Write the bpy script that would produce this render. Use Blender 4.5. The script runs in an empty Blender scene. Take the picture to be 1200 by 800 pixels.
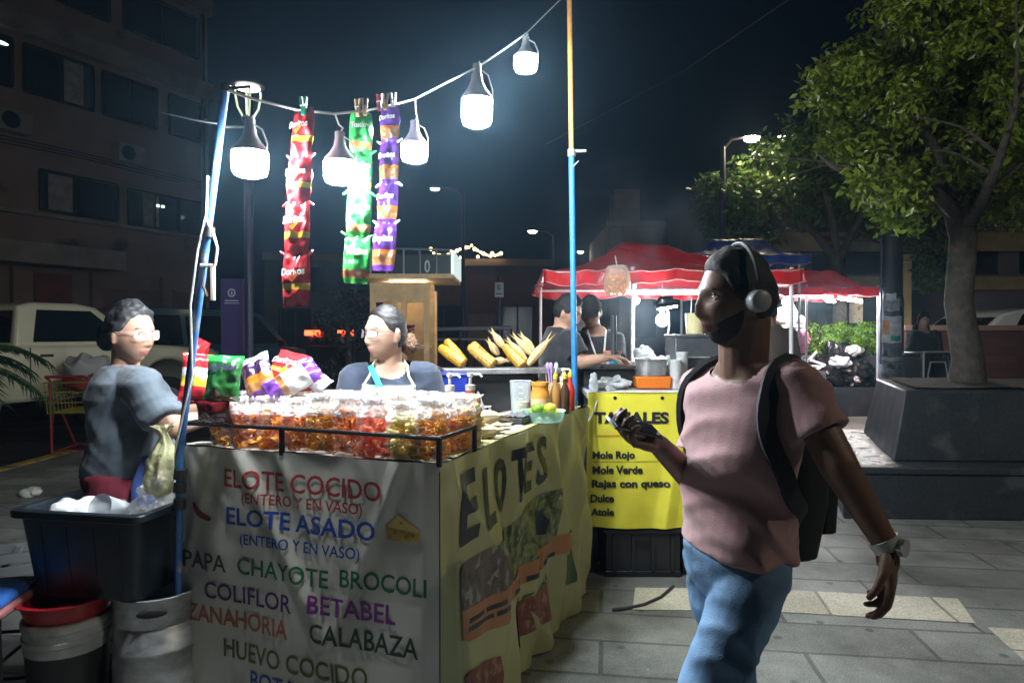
import bpy, bmesh, math, random
import numpy as np
from mathutils import Vector, Matrix, Quaternion, noise as mnoise
R = math.radians
scene = bpy.context.scene
col = scene.collection

# ------------------------------------------------------------------ camera, sky, exposure
CAMZ = 1.5
cam_d = bpy.data.cameras.new('camera'); cam_d.lens = 24.0; cam_d.sensor_width = 36.0
cam_d.clip_start = 0.05; cam_d.clip_end = 600.0
cam = bpy.data.objects.new('camera', cam_d); col.objects.link(cam)
cam.location = (0, 0, CAMZ); cam.rotation_euler = (R(90 - 0.716), 0, 0)
scene.camera = cam
world = bpy.data.worlds.new('World'); scene.world = world; world.use_nodes = True
wn = world.node_tree; bg = wn.nodes['Background']
bg.inputs['Color'].default_value = (0.10, 0.21, 0.52, 1); bg.inputs['Strength'].default_value = 0.007
scene.view_settings.view_transform = 'Standard'; scene.view_settings.look = 'None'
scene.view_settings.exposure = 0.3; scene.view_settings.gamma = 1.0
scene.view_settings.use_curve_mapping = False
scene.render.engine = 'CYCLES'
scene.cycles.use_denoising = True
scene.cycles.max_bounces = 8; scene.cycles.diffuse_bounces = 5; scene.cycles.glossy_bounces = 3
scene.cycles.transmission_bounces = 6; scene.cycles.transparent_max_bounces = 24; scene.cycles.volume_bounces = 0
scene.cycles.sample_clamp_indirect = 4.0
scene.cycles.caustics_reflective = False; scene.cycles.caustics_refractive = False
BULB_E = 480.0        # stall bulbs
ASSUMED_LAMP_W = 430.0        # assumed street lamp out of view
HAZE = 0.0024  # density of the volume added to give the lamps halos

# ------------------------------------------------------------------ helpers
def lin(c):
    def f(u): return u / 12.92 if u <= 0.04045 else ((u + 0.055) / 1.055) ** 2.4
    return tuple(f(u) for u in c)
def hexc(h):
    h = h.lstrip('#'); return lin(tuple(int(h[i:i + 2], 16) / 255 for i in (0, 2, 4)))
def P(px, py, d):
    """photo pixel (1200x800) at depth d metres -> world point"""
    return Vector(((px - 600) / 800 * d, d, CAMZ + (390 - py) / 800 * d))

MATS = {}
def mat(name, c=(0.5, 0.5, 0.5), rough=0.6, metal=0.0, var=None, bump=None, emit=None, alpha=1.0,
        trans=0.0, spec=0.5, island=0.0, sheen=0.0, coat=0.0, rvar=None, stain=None, transl=0.0, cell=None):
    """var=(scale,amount) value mottling, bump=(scale,strength), stain=(colour,scale,threshold)"""
    if name in MATS: return MATS[name]
    if isinstance(c, str): c = hexc(c)
    m = bpy.data.materials.new(name); m.use_nodes = True
    nt = m.node_tree; N = nt.nodes; L = nt.links; b = N['Principled BSDF']
    b.inputs['Base Color'].default_value = (*c, 1); b.inputs['Roughness'].default_value = rough
    b.inputs['Metallic'].default_value = metal; b.inputs['Specular IOR Level'].default_value = spec
    b.inputs['Alpha'].default_value = alpha; b.inputs['Transmission Weight'].default_value = trans
    if coat: b.inputs['Coat Weight'].default_value = coat; b.inputs['Coat Roughness'].default_value = 0.1
    if sheen: b.inputs['Sheen Weight'].default_value = sheen
    tc = N.new('ShaderNodeTexCoord')
    src = None
    if var:
        nz = N.new('ShaderNodeTexNoise'); nz.inputs['Scale'].default_value = var[0]; nz.inputs['Detail'].default_value = 6
        nz.inputs['Roughness'].default_value = 0.65
        L.new(tc.outputs['Object'], nz.inputs['Vector'])
        mr = N.new('ShaderNodeMapRange'); mr.inputs[1].default_value = 0.3; mr.inputs[2].default_value = 0.7
        mr.inputs[3].default_value = 1 - var[1]; mr.inputs[4].default_value = 1 + var[1]
        L.new(nz.outputs['Fac'], mr.inputs[0]); src = mr.outputs[0]
    if island:
        g = N.new('ShaderNodeNewGeometry'); mi = N.new('ShaderNodeMapRange')
        mi.inputs[3].default_value = 1 - island; mi.inputs[4].default_value = 1 + island
        L.new(g.outputs['Random Per Island'], mi.inputs[0])
        if src:
            mm = N.new('ShaderNodeMath'); mm.operation = 'MULTIPLY'; L.new(src, mm.inputs[0]); L.new(mi.outputs[0], mm.inputs[1]); src = mm.outputs[0]
        else: src = mi.outputs[0]
    colsock = None
    if src:
        vm = N.new('ShaderNodeVectorMath'); vm.operation = 'SCALE'; vm.inputs[0].default_value = c
        L.new(src, vm.inputs['Scale']); colsock = vm.outputs[0]
    if stain:
        nz = N.new('ShaderNodeTexNoise'); nz.inputs['Scale'].default_value = stain[1]; nz.inputs['Detail'].default_value = 7
        L.new(tc.outputs['Object'], nz.inputs['Vector'])
        mr = N.new('ShaderNodeMapRange'); mr.inputs[1].default_value = stain[2]; mr.inputs[2].default_value = stain[2] + 0.08
        L.new(nz.outputs['Fac'], mr.inputs[0])
        mx = N.new('ShaderNodeMix'); mx.data_type = 'RGBA'
        L.new(mr.outputs[0], mx.inputs[0])
        sc_ = hexc(stain[0]) if isinstance(stain[0], str) else stain[0]
        mx.inputs[6].default_value = (*c, 1); mx.inputs[7].default_value = (*sc_, 1)
        if colsock: L.new(colsock, mx.inputs[6])
        colsock = mx.outputs[2]
    if cell:
        vo = N.new('ShaderNodeTexVoronoi'); vo.inputs['Scale'].default_value = cell[0]; L.new(tc.outputs['Object'], vo.inputs['Vector'])
        mr = N.new('ShaderNodeMapRange'); mr.inputs[1].default_value = .25; mr.inputs[2].default_value = .75; mr.inputs[3].default_value = 1.1; mr.inputs[4].default_value = cell[1]; L.new(vo.outputs['Distance'], mr.inputs[0])
        vm = N.new('ShaderNodeVectorMath'); vm.operation = 'SCALE'; vm.inputs[0].default_value = c; L.new(mr.outputs[0], vm.inputs['Scale'])
        if colsock: L.new(colsock, vm.inputs[0])
        colsock = vm.outputs[0]
    if colsock: L.new(colsock, b.inputs['Base Color'])
    if rvar:
        nz = N.new('ShaderNodeTexNoise'); nz.inputs['Scale'].default_value = rvar[0]; nz.inputs['Detail'].default_value = 5
        L.new(tc.outputs['Object'], nz.inputs['Vector'])
        mr = N.new('ShaderNodeMapRange'); mr.inputs[1].default_value = 0.35; mr.inputs[2].default_value = 0.65
        mr.inputs[3].default_value = rvar[1]; mr.inputs[4].default_value = rvar[2]
        L.new(nz.outputs['Fac'], mr.inputs[0]); L.new(mr.outputs[0], b.inputs['Roughness'])
    if bump:
        nz = N.new('ShaderNodeTexNoise'); nz.inputs['Scale'].default_value = bump[0]; nz.inputs['Detail'].default_value = 5
        L.new(tc.outputs['Object'], nz.inputs['Vector'])
        bp = N.new('ShaderNodeBump'); bp.inputs['Strength'].default_value = bump[1]; bp.inputs['Distance'].default_value = 0.02
        L.new(nz.outputs['Fac'], bp.inputs['Height']); L.new(bp.outputs[0], b.inputs['Normal'])
    if emit:
        ec = hexc(emit[0]) if isinstance(emit[0], str) else emit[0]
        b.inputs['Emission Color'].default_value = (*ec, 1); b.inputs['Emission Strength'].default_value = emit[1]
    if transl:
        out = N['Material Output']; tr = N.new('ShaderNodeBsdfTranslucent'); ms = N.new('ShaderNodeMixShader')
        ms.inputs[0].default_value = transl; tr.inputs[0].default_value = (*c, 1)
        if colsock: L.new(colsock, tr.inputs[0])
        L.new(b.outputs[0], ms.inputs[1]); L.new(tr.outputs[0], ms.inputs[2]); L.new(ms.outputs[0], out.inputs[0])
    MATS[name] = m
    return m

def hair_mat(name, c, rough=.4, streak=None):
    if name in MATS: return MATS[name]
    m = bpy.data.materials.new(name); m.use_nodes = True; nt = m.node_tree; N = nt.nodes; L = nt.links; b = N['Principled BSDF']
    tc = N.new('ShaderNodeTexCoord'); mp = N.new('ShaderNodeMapping'); mp.inputs['Scale'].default_value = (60, 60, 260); L.new(tc.outputs['Object'], mp.inputs[0])
    nz = N.new('ShaderNodeTexNoise'); nz.inputs['Scale'].default_value = 1.0; nz.inputs['Detail'].default_value = 4; L.new(mp.outputs[0], nz.inputs['Vector'])
    cr = N.new('ShaderNodeMapRange'); cr.inputs[1].default_value = .35; cr.inputs[2].default_value = .7; L.new(nz.outputs['Fac'], cr.inputs[0])
    mx = N.new('ShaderNodeMix'); mx.data_type = 'RGBA'; mx.inputs[6].default_value = (*[k * .6 for k in c], 1); mx.inputs[7].default_value = (*(streak or [k * 1.7 for k in c]), 1)
    L.new(cr.outputs[0], mx.inputs[0]); L.new(mx.outputs[2], b.inputs['Base Color']); b.inputs['Roughness'].default_value = rough; b.inputs['Specular IOR Level'].default_value = .5
    bp = N.new('ShaderNodeBump'); bp.inputs['Strength'].default_value = .35; bp.inputs['Distance'].default_value = .004; L.new(nz.outputs['Fac'], bp.inputs['Height']); L.new(bp.outputs[0], b.inputs['Normal'])
    MATS[name] = m; return m
def film(name, c=(0.9, 0.93, 0.95), opac=0.18, rough=0.12, bump=None, edge=0.5):
    """thin clear plastic: see-through with a glossy skin"""
    if name in MATS: return MATS[name]
    m = bpy.data.materials.new(name); m.use_nodes = True
    nt = m.node_tree; N = nt.nodes; L = nt.links; b = N['Principled BSDF']; out = N['Material Output']
    b.inputs['Base Color'].default_value = (*c, 1); b.inputs['Roughness'].default_value = rough
    t = N.new('ShaderNodeBsdfTransparent'); ms = N.new('ShaderNodeMixShader')
    lw = N.new('ShaderNodeLayerWeight'); lw.inputs['Blend'].default_value = 0.35
    mr = N.new('ShaderNodeMapRange'); mr.inputs[3].default_value = opac; mr.inputs[4].default_value = min(1, opac + edge)
    L.new(lw.outputs['Facing'], mr.inputs[0]); L.new(mr.outputs[0], ms.inputs[0])
    L.new(t.outputs[0], ms.inputs[1]); L.new(b.outputs[0], ms.inputs[2]); L.new(ms.outputs[0], out.inputs[0])
    if bump:
        tc = N.new('ShaderNodeTexCoord'); nz = N.new('ShaderNodeTexNoise'); nz.inputs['Scale'].default_value = bump[0]
        L.new(tc.outputs['Object'], nz.inputs['Vector']); bp = N.new('ShaderNodeBump')
        bp.inputs['Strength'].default_value = bump[1]; bp.inputs['Distance'].default_value = 0.02
        L.new(nz.outputs['Fac'], bp.inputs['Height']); L.new(bp.outputs[0], b.inputs['Normal'])
        L.new(bp.outputs[0], lw.inputs['Normal'])
    MATS[name] = m
    return m

def frame_of(d):
    d = Vector(d).normalized(); a = Vector((0, 0, 1)) if abs(d.z) < 0.9 else Vector((1, 0, 0))
    u = d.cross(a).normalized(); return u, d.cross(u).normalized()

class MB:
    def __init__(s): s.v = []; s.f = []; s.m = []
    def add(s, vs, fs, m=0):
        o = len(s.v); s.v.extend([tuple(v) for v in vs]); s.f.extend([tuple(i + o for i in f) for f in fs]); s.m.extend([m] * len(fs)); return s
    def box(s, c, d, rot=None, m=0, taper=(1, 1)):
        """centre c, full size d; taper scales the top"""
        c = Vector(c); h = [x / 2 for x in d]; vs = []
        for z in (-1, 1):
            tx, ty = (taper if z > 0 else (1, 1))
            for x, y in ((-1, -1), (1, -1), (1, 1), (-1, 1)):
                p = Vector((x * h[0] * tx, y * h[1] * ty, z * h[2]))
                if rot is not None: p = rot @ p
                vs.append(c + p)
        return s.add(vs, [(3, 2, 1, 0), (4, 5, 6, 7), (0, 1, 5, 4), (1, 2, 6, 5), (2, 3, 7, 6), (3, 0, 4, 7)], m)
    def bar(s, a, b, w, t=None, m=0, up=None):
        a = Vector(a); b = Vector(b); d = b - a; L_ = d.length; d.normalize()
        upv = Vector(up) if up else (Vector((0, 0, 1)) if abs(d.z) < 0.9 else Vector((0, 1, 0)))
        u = d.cross(upv).normalized(); w2 = u.cross(d).normalized()
        rot = Matrix((u, d, w2)).transposed()
        return s.box((a + b) / 2, (w, L_, t or w), rot, m)
    def tube(s, pts, r, n=10, m=0, cap=True):
        pts = [Vector(p) for p in pts]; k = len(pts)
        rs = [r] * k if isinstance(r, (int, float)) else list(r)
        u = None; vs = []
        for i, p in enumerate(pts):
            d = (pts[min(i + 1, k - 1)] - pts[max(i - 1, 0)])
            if d.length < 1e-9: d = Vector((0, 0, 1))
            d.normalize()
            if u is None: u, w = frame_of(d)
            else:
                u = (u - d * u.dot(d)); 
                if u.length < 1e-6: u, w = frame_of(d)
                u.normalize(); w = d.cross(u)
            for j in range(n):
                a = 2 * math.pi * j / n; vs.append(p + (u * math.cos(a) + w * math.sin(a)) * rs[i])
        fs = []
        for i in range(k - 1):
            for j in range(n):
                j2 = (j + 1) % n; fs.append((i * n + j, i * n + j2, (i + 1) * n + j2, (i + 1) * n + j))
        if cap: fs.append(tuple(range(n - 1, -1, -1))); fs.append(tuple((k - 1) * n + j for j in range(n)))
        return s.add(vs, fs, m)
    def lathe(s, prof, n=24, o=(0, 0, 0), m=0, sx=1, sy=1, close=True):
        o = Vector(o); vs = []; k = len(prof)
        for r, z in prof:
            for j in range(n):
                a = 2 * math.pi * j / n; vs.append(o + Vector((r * sx * math.cos(a), r * sy * math.sin(a), z)))
        fs = []
        for i in range(k - 1):
            for j in range(n):
                j2 = (j + 1) % n; fs.append((i * n + j, i * n + j2, (i + 1) * n + j2, (i + 1) * n + j))
        if close:
            if prof[0][0] > 1e-6: fs.append(tuple(range(n - 1, -1, -1)))
            if prof[-1][0] > 1e-6: fs.append(tuple((k - 1) * n + j for j in range(n)))
        return s.add(vs, fs, m)
    def sphere(s, c, r, nu=16, nv=10, rot=None, m=0):
        c = Vector(c); r = (r, r, r) if isinstance(r, (int, float)) else r; vs = []
        for i in range(1, nv):
            t = math.pi * i / nv
            for j in range(nu):
                a = 2 * math.pi * j / nu
                p = Vector((r[0] * math.sin(t) * math.cos(a), r[1] * math.sin(t) * math.sin(a), r[2] * math.cos(t)))
                if rot is not None: p = rot @ p
                vs.append(c + p)
        top = Vector((0, 0, r[2])); top = rot @ top if rot is not None else top
        vs.append(c + top); vs.append(c - top); T = len(vs) - 2; B = T + 1; fs = []
        for i in range(nv - 2):
            for j in range(nu):
                j2 = (j + 1) % nu; fs.append((i * nu + j, (i + 1) * nu + j, (i + 1) * nu + j2, i * nu + j2))
        for j in range(nu):
            j2 = (j + 1) % nu; fs.append((T, j, j2)); fs.append((B, (nv - 2) * nu + j2, (nv - 2) * nu + j))
        return s.add(vs, fs, m)
    def capsule(s, a, b, ra, rb, n=14, m=0, flat=False):
        a = Vector(a); b = Vector(b); d = b - a; L_ = d.length
        if L_ < 1e-6: return s.sphere(a, ra, m=m)
        d.normalize(); pts = []; rs = []
        if not flat:
            for t in (-0.97, -0.8, -0.5): pts.append(a + d * ra * t); rs.append(ra * math.sqrt(1 - t * t))
        for t in (0, 0.33, 0.66, 1): pts.append(a.lerp(b, t)); rs.append(ra + (rb - ra) * t)
        if not flat:
            for t in (0.5, 0.8, 0.97): pts.append(b + d * rb * t); rs.append(rb * math.sqrt(1 - t * t))
        return s.tube(pts, rs, n, m)
    def loft(s, rings, n=28, m=0, e=2.3):
        """rings: (centre, right, fwd, rx, ry)"""
        vs = []; k = len(rings)
        for c, r_, f_, rx, ry in rings:
            for j in range(n):
                a = 2 * math.pi * j / n; ca, sa = math.cos(a), math.sin(a)
                x = math.copysign(abs(ca) ** (2 / e), ca) * rx; y = math.copysign(abs(sa) ** (2 / e), sa) * ry
                vs.append(Vector(c) + r_ * x + f_ * y)
        fs = []
        for i in range(k - 1):
            for j in range(n):
                j2 = (j + 1) % n; fs.append((i * n + j, i * n + j2, (i + 1) * n + j2, (i + 1) * n + j))
        fs.append(tuple(range(n - 1, -1, -1))); fs.append(tuple((k - 1) * n + j for j in range(n)))
        return s.add(vs, fs, m)
    def prism(s, poly, fn, m=0):
        """poly: 2D points; fn(x, y, k) -> point, k in (0, 1) the two faces"""
        n = len(poly); vs = [fn(x, y, 0) for x, y in poly] + [fn(x, y, 1) for x, y in poly]
        fs = [tuple(range(n - 1, -1, -1)), tuple(range(n, 2 * n))]
        for i in range(n): j = (i + 1) % n; fs.append((i, j, n + j, n + i))
        return s.add(vs, fs, m)
    def grid(s, fn, nu, nv, m=0):
        vs = [fn(i / nu, j / nv) for i in range(nu + 1) for j in range(nv + 1)]
        fs = [(i * (nv + 1) + j, (i + 1) * (nv + 1) + j, (i + 1) * (nv + 1) + j + 1, i * (nv + 1) + j + 1) for i in range(nu) for j in range(nv)]
        return s.add(vs, fs, m)
    def mesh(s, name):
        me = bpy.data.meshes.new(name); me.from_pydata([tuple(v) for v in s.v], [], s.f); me.update(); return me
    def build(s, name, mats, parent=None, smooth=True, bevel=0, fixn=True, angle=40, sub=0, solid=0):
        me = s.mesh(name)
        if not isinstance(mats, (list, tuple)): mats = [mats]
        for m in mats: me.materials.append(m)
        if len(mats) > 1: me.polygons.foreach_set('material_index', s.m)
        if fixn:
            bm = bmesh.new(); bm.from_mesh(me); bmesh.ops.recalc_face_normals(bm, faces=bm.faces[:]); bm.to_mesh(me); bm.free()
        if smooth: me.shade_smooth(); me.set_sharp_from_angle(angle=R(angle))
        o = bpy.data.objects.new(name, me); col.objects.link(o)
        if parent is not None: o.parent = parent
        if solid:
            md = o.modifiers.new('solid', 'SOLIDIFY'); md.thickness = solid; md.offset = 0
        if bevel:
            md = o.modifiers.new('bevel', 'BEVEL'); md.width = bevel; md.segments = 2; md.limit_method = 'ANGLE'; md.angle_limit = R(45)
        if sub:
            md = o.modifiers.new('sub', 'SUBSURF'); md.levels = sub; md.render_levels = sub
        return o

def tag(o, label=None, cat=None, group=None, kind=None):
    if label: o['label'] = label
    if cat: o['category'] = cat
    if group: o['group'] = group
    if kind: o['kind'] = kind
    return o
def thing(name, label, cat, loc=(0, 0, 0), rz=0.0, group=None):
    o = bpy.data.objects.new(name, None); col.objects.link(o); o.empty_display_size = 0.1
    o.location = loc; o.rotation_euler = (0, 0, rz); return tag(o, label, cat, group)
def kids(o): return [c for c in bpy.data.objects if c.parent == o]
def copy_tree(o, parent=None):
    c = o.copy(); col.objects.link(c); c.parent = parent
    for ch in kids(o): copy_tree(ch, c)
    return c

def text_mb(s, fit=None, bold=0.0, space=1.0):
    """string as triangles in the x-y plane: returns verts (N,2 list) and faces, scaled to the box fit=(w,h)"""
    cu = bpy.data.curves.new('t', 'FONT'); cu.body = s; cu.size = 1.0; cu.offset = bold; cu.resolution_u = 3; cu.space_character = space
    o = bpy.data.objects.new('t', cu); col.objects.link(o)
    dg = bpy.context.evaluated_depsgraph_get(); me = bpy.data.meshes.new_from_object(o.evaluated_get(dg))
    bm = bmesh.new(); bm.from_mesh(me); bmesh.ops.triangulate(bm, faces=bm.faces[:])
    vs = [(v.co.x, v.co.y) for v in bm.verts]; fs = [tuple(v.index for v in f.verts) for f in bm.faces]
    bm.free(); bpy.data.objects.remove(o); bpy.data.curves.remove(cu); bpy.data.meshes.remove(me)
    if fit:
        x0 = min(v[0] for v in vs); x1 = max(v[0] for v in vs); y0 = min(v[1] for v in vs); y1 = max(v[1] for v in vs)
        # parentheses and g/j/q/y hang below the baseline: keep their share
        vs = [((x - x0) / (x1 - x0) * fit[0], (y - y0) / (y1 - y0) * fit[1]) for x, y in vs]
    return vs, fs
def dense(vs, fs, mx):
    """split triangles until no edge is longer than mx (2D)"""
    bm = bmesh.new(); bv = [bm.verts.new((x, y, 0)) for x, y in vs]
    for f in fs:
        try: bm.faces.new([bv[i] for i in f])
        except ValueError: pass
    for _ in range(5):
        es = [e for e in bm.edges if e.calc_length() > mx]
        if not es: break
        bmesh.ops.subdivide_edges(bm, edges=es, cuts=1); bmesh.ops.triangulate(bm, faces=bm.faces[:])
    bm.verts.index_update()
    out = [(v.co.x, v.co.y) for v in bm.verts], [tuple(v.index for v in f.verts) for f in bm.faces]
    bm.free(); return out
def poly_tris(poly):
    bm = bmesh.new(); f = bm.faces.new([bm.verts.new((x, y, 0)) for x, y in poly]); bmesh.ops.triangulate(bm, faces=[f])
    bm.verts.index_update(); out = [(v.co.x, v.co.y) for v in bm.verts], [tuple(v.index for v in f.verts) for f in bm.faces]
    bm.free(); return out
def N3(p, s=1.0): return mnoise.noise(Vector(p) * s)
rnd = random.Random(7)
# ------------------------------------------------------------------ ground
def paving_mat(name, c, w, h, ang, joint=0.012, amt=0.62):
    m = bpy.data.materials.new(name); m.use_nodes = True; nt = m.node_tree; N = nt.nodes; L = nt.links; b = N['Principled BSDF']
    tc = N.new('ShaderNodeTexCoord'); mp = N.new('ShaderNodeMapping'); mp.inputs['Rotation'].default_value = (0, 0, ang)
    nzw = N.new('ShaderNodeTexNoise'); nzw.inputs['Scale'].default_value = 3.0; L.new(tc.outputs['Object'], nzw.inputs['Vector'])
    wv = N.new('ShaderNodeVectorMath'); wv.operation = 'MULTIPLY_ADD'; wv.inputs[1].default_value = (0.016, 0.016, 0); L.new(nzw.outputs['Color'], wv.inputs[0]); L.new(tc.outputs['Object'], wv.inputs[2])
    L.new(wv.outputs[0], mp.inputs['Vector'])
    br = N.new('ShaderNodeTexBrick'); br.inputs['Scale'].default_value = 1.0; br.inputs['Brick Width'].default_value = w
    br.inputs['Row Height'].default_value = h; br.inputs['Mortar Size'].default_value = joint; br.inputs['Mortar Smooth'].default_value = 0.3
    br.inputs['Color1'].default_value = (0.78, 0.78, 0.78, 1); br.inputs['Color2'].default_value = (1.15, 1.15, 1.15, 1); br.inputs['Mortar'].default_value = (0.5, 0.5, 0.5, 1)
    br.offset = 0.37; br.squash = 1.0; L.new(mp.outputs[0], br.inputs['Vector'])
    n1 = N.new('ShaderNodeTexNoise'); n1.inputs['Scale'].default_value = 1.3; n1.inputs['Detail'].default_value = 9; n1.inputs['Roughness'].default_value = 0.72; L.new(tc.outputs['Object'], n1.inputs['Vector'])
    r1 = N.new('ShaderNodeMapRange'); r1.inputs[1].default_value = 0.3; r1.inputs[2].default_value = 0.7; r1.inputs[3].default_value = 1 - amt; r1.inputs[4].default_value = 1 + amt; L.new(n1.outputs['Fac'], r1.inputs[0])
    n2 = N.new('ShaderNodeTexNoise'); n2.inputs['Scale'].default_value = 120; n2.inputs['Detail'].default_value = 3; L.new(tc.outputs['Object'], n2.inputs['Vector'])
    r2 = N.new('ShaderNodeMapRange'); r2.inputs[1].default_value = 0.35; r2.inputs[2].default_value = 0.65; r2.inputs[3].default_value = 0.75; r2.inputs[4].default_value = 1.25; L.new(n2.outputs['Fac'], r2.inputs[0])
    # gum spots and drips
    vo = N.new('ShaderNodeTexVoronoi'); vo.inputs['Scale'].default_value = 5.0; L.new(tc.outputs['Object'], vo.inputs['Vector'])
    rs = N.new('ShaderNodeMapRange'); rs.inputs[1].default_value = 0.08; rs.inputs[2].default_value = 0.13; rs.inputs[3].default_value = 0.5; rs.inputs[4].default_value = 1.0; L.new(vo.outputs['Distance'], rs.inputs[0])
    vo2 = N.new('ShaderNodeTexVoronoi'); vo2.inputs['Scale'].default_value = 9.0; L.new(tc.outputs['Object'], vo2.inputs['Vector'])
    rs2 = N.new('ShaderNodeMapRange'); rs2.inputs[1].default_value = 0.04; rs2.inputs[2].default_value = 0.06; rs2.inputs[3].default_value = 1.7; rs2.inputs[4].default_value = 1.0; L.new(vo2.outputs['Distance'], rs2.inputs[0])
    x = None
    for sck in (r1.outputs[0], r2.outputs[0], rs.outputs[0], rs2.outputs[0]):
        if x is None: x = sck
        else:
            mm = N.new('ShaderNodeMath'); mm.operation = 'MULTIPLY'; L.new(x, mm.inputs[0]); L.new(sck, mm.inputs[1]); x = mm.outputs[0]
    v1 = N.new('ShaderNodeVectorMath'); v1.operation = 'SCALE'; L.new(br.outputs['Color'], v1.inputs[0]); L.new(x, v1.inputs['Scale'])
    v2 = N.new('ShaderNodeVectorMath'); v2.operation = 'MULTIPLY'; v2.inputs[1].default_value = c; L.new(v1.outputs[0], v2.inputs[0])
    L.new(v2.outputs[0], b.inputs['Base Color'])
    n3 = N.new('ShaderNodeTexNoise'); n3.inputs['Scale'].default_value = 0.9; n3.inputs['Detail'].default_value = 6; L.new(tc.outputs['Object'], n3.inputs['Vector'])
    rr = N.new('ShaderNodeMapRange'); rr.inputs[1].default_value = 0.38; rr.inputs[2].default_value = 0.62; rr.inputs[3].default_value = 0.42; rr.inputs[4].default_value = 0.8; L.new(n3.outputs['Fac'], rr.inputs[0])
    L.new(rr.outputs[0], b.inputs['Roughness'])
    ad = N.new('ShaderNodeMath'); ad.operation = 'MULTIPLY_ADD'; ad.inputs[1].default_value = 0.12; L.new(n2.outputs['Fac'], ad.inputs[0])
    inv = N.new('ShaderNodeMath'); inv.operation = 'SUBTRACT'; inv.inputs[0].default_value = 1.0; L.new(br.outputs['Fac'], inv.inputs[1]); L.new(inv.outputs[0], ad.inputs[2])
    bp = N.new('ShaderNodeBump'); bp.inputs['Strength'].default_value = 0.5; bp.inputs['Distance'].default_value = 0.01; L.new(ad.outputs[0], bp.inputs['Height']); L.new(bp.outputs[0], b.inputs['Normal'])
    return m

m_asph = mat('asphalt', (0.05, 0.05, 0.052), 0.7, var=(2.5, 0.35), bump=(150, 0.4), rvar=(1.5, 0.35, 0.8))
b = MB(); b.grid(lambda u, v: (-120 + 240 * u, -40 + 240 * v, -0.12), 24, 24); tag(b.build('ground', m_asph, smooth=False), kind='structure')
PAVA = R(7.6)
m_pav = paving_mat('paving', (0.20, 0.205, 0.19), 0.95, 0.335, PAVA)
plaza = [(-5.7, -12), (30, -12), (30, 15.2), (3.0, 15.2), (0.6, 9.4), (-5.0, 9.4), (-5.7, 8.6)]
b = MB(); b.prism(plaza, lambda x, y, k: (x, y, 0.0 if k else -0.2)); tag(b.build('plaza_paving', m_pav, smooth=False), kind='structure')
# pale band of stone slabs
m_band = paving_mat('pale_paving', (0.50, 0.46, 0.36), 0.62, 0.9, PAVA + R(3), joint=0.01, amt=0.25)
ca, sa = math.cos(-PAVA), math.sin(-PAVA)
def pv(x, y): return (x * ca - y * sa, x * sa + y * ca)
def band(x0, y0, x1, y1, skew=0.0):
    b = MB(); q = [pv(x0, y0), pv(x1, y0), pv(x1 - skew, y1), pv(x0, y1)]
    b.add([(x, y, 0.004) for x, y in q], [(0, 1, 2, 3)]); tag(b.build('pale_paving', m_band, smooth=False), kind='structure')
# photo px -> paving frame
def gpt(px, py):
    d = CAMZ * 800 / (py - 390); return Vector(((px - 600) / 800 * d, d))
A = gpt(1125, 703); Bq = gpt(905, 692); C = gpt(900, 718); D_ = gpt(1146, 732); E = gpt(745, 690); F = gpt(742, 716)
b = MB(); b.add([(p.x, p.y, 0.004) for p in (F, C, D_, A, Bq, E)], [(0, 1, 2, 3, 4, 5)]); tag(b.build('pale_paving', m_band, smooth=False), kind='structure')
qs = [gpt(1160, 737), gpt(1300, 745), gpt(1330, 790), gpt(1205, 778)]
b = MB(); b.add([(p.x, p.y, 0.004) for p in (qs[3], qs[2], qs[1], qs[0])], [(0, 1, 2, 3)]); tag(b.build('pale_paving', m_band, smooth=False), kind='structure')
# yellow kerb along the left edge of the plaza
m_kerb = mat('kerb_paint', (0.42, 0.28, 0.05), 0.7, var=(6, 0.4), stain=((0.12, 0.11, 0.09), 4, 0.52))
b = MB()
for i in range(16):
    y0 = -6 + i * 0.92; b.box((-5.62, y0 + 0.45, -0.055), (0.16, 0.9, 0.13))
tag(b.build('kerb', m_kerb, bevel=0.012), kind='structure')
m_wet = mat('wet_patch', (0.07, 0.075, 0.08), 0.2, var=(5, 0.5), bump=(30, 0.9), spec=0.9, rvar=(7, .08, .5))

# ------------------------------------------------------------------ left office building
D = Vector((0.447, 0.894, 0)).normalized(); FO = Vector((-12, 16, 0)); NRM = Vector((D.y, -D.x, 0))
m_bwall = mat('building_wall', (0.28, 0.185, 0.145), 0.85, var=(0.6, 0.25), bump=(30, 0.2), stain=((0.09, 0.075, 0.07), 0.7, 0.6))
m_bwall2 = mat('pale_ledge', (0.30, 0.26, 0.21), 0.8, var=(1.5, 0.3))
m_glass_d = mat('dark_glass', (0.012, 0.018, 0.022), 0.06, spec=0.8)
m_frame_d = mat('dark_metal', (0.03, 0.03, 0.035), 0.45, metal=0.6)
m_red_panel = mat('red_panel', (0.20, 0.055, 0.045), 0.7, var=(2, 0.3))
m_shutter = mat('shutter', (0.20, 0.12, 0.10), 0.6, var=(3, 0.2))
bld = thing('office_building', 'tall dark office building with long window bands, left behind the parked pickup', 'building', FO)
rz_b = math.atan2(D.y, D.x); bld.rotation_euler = (0, 0, rz_b)
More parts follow.
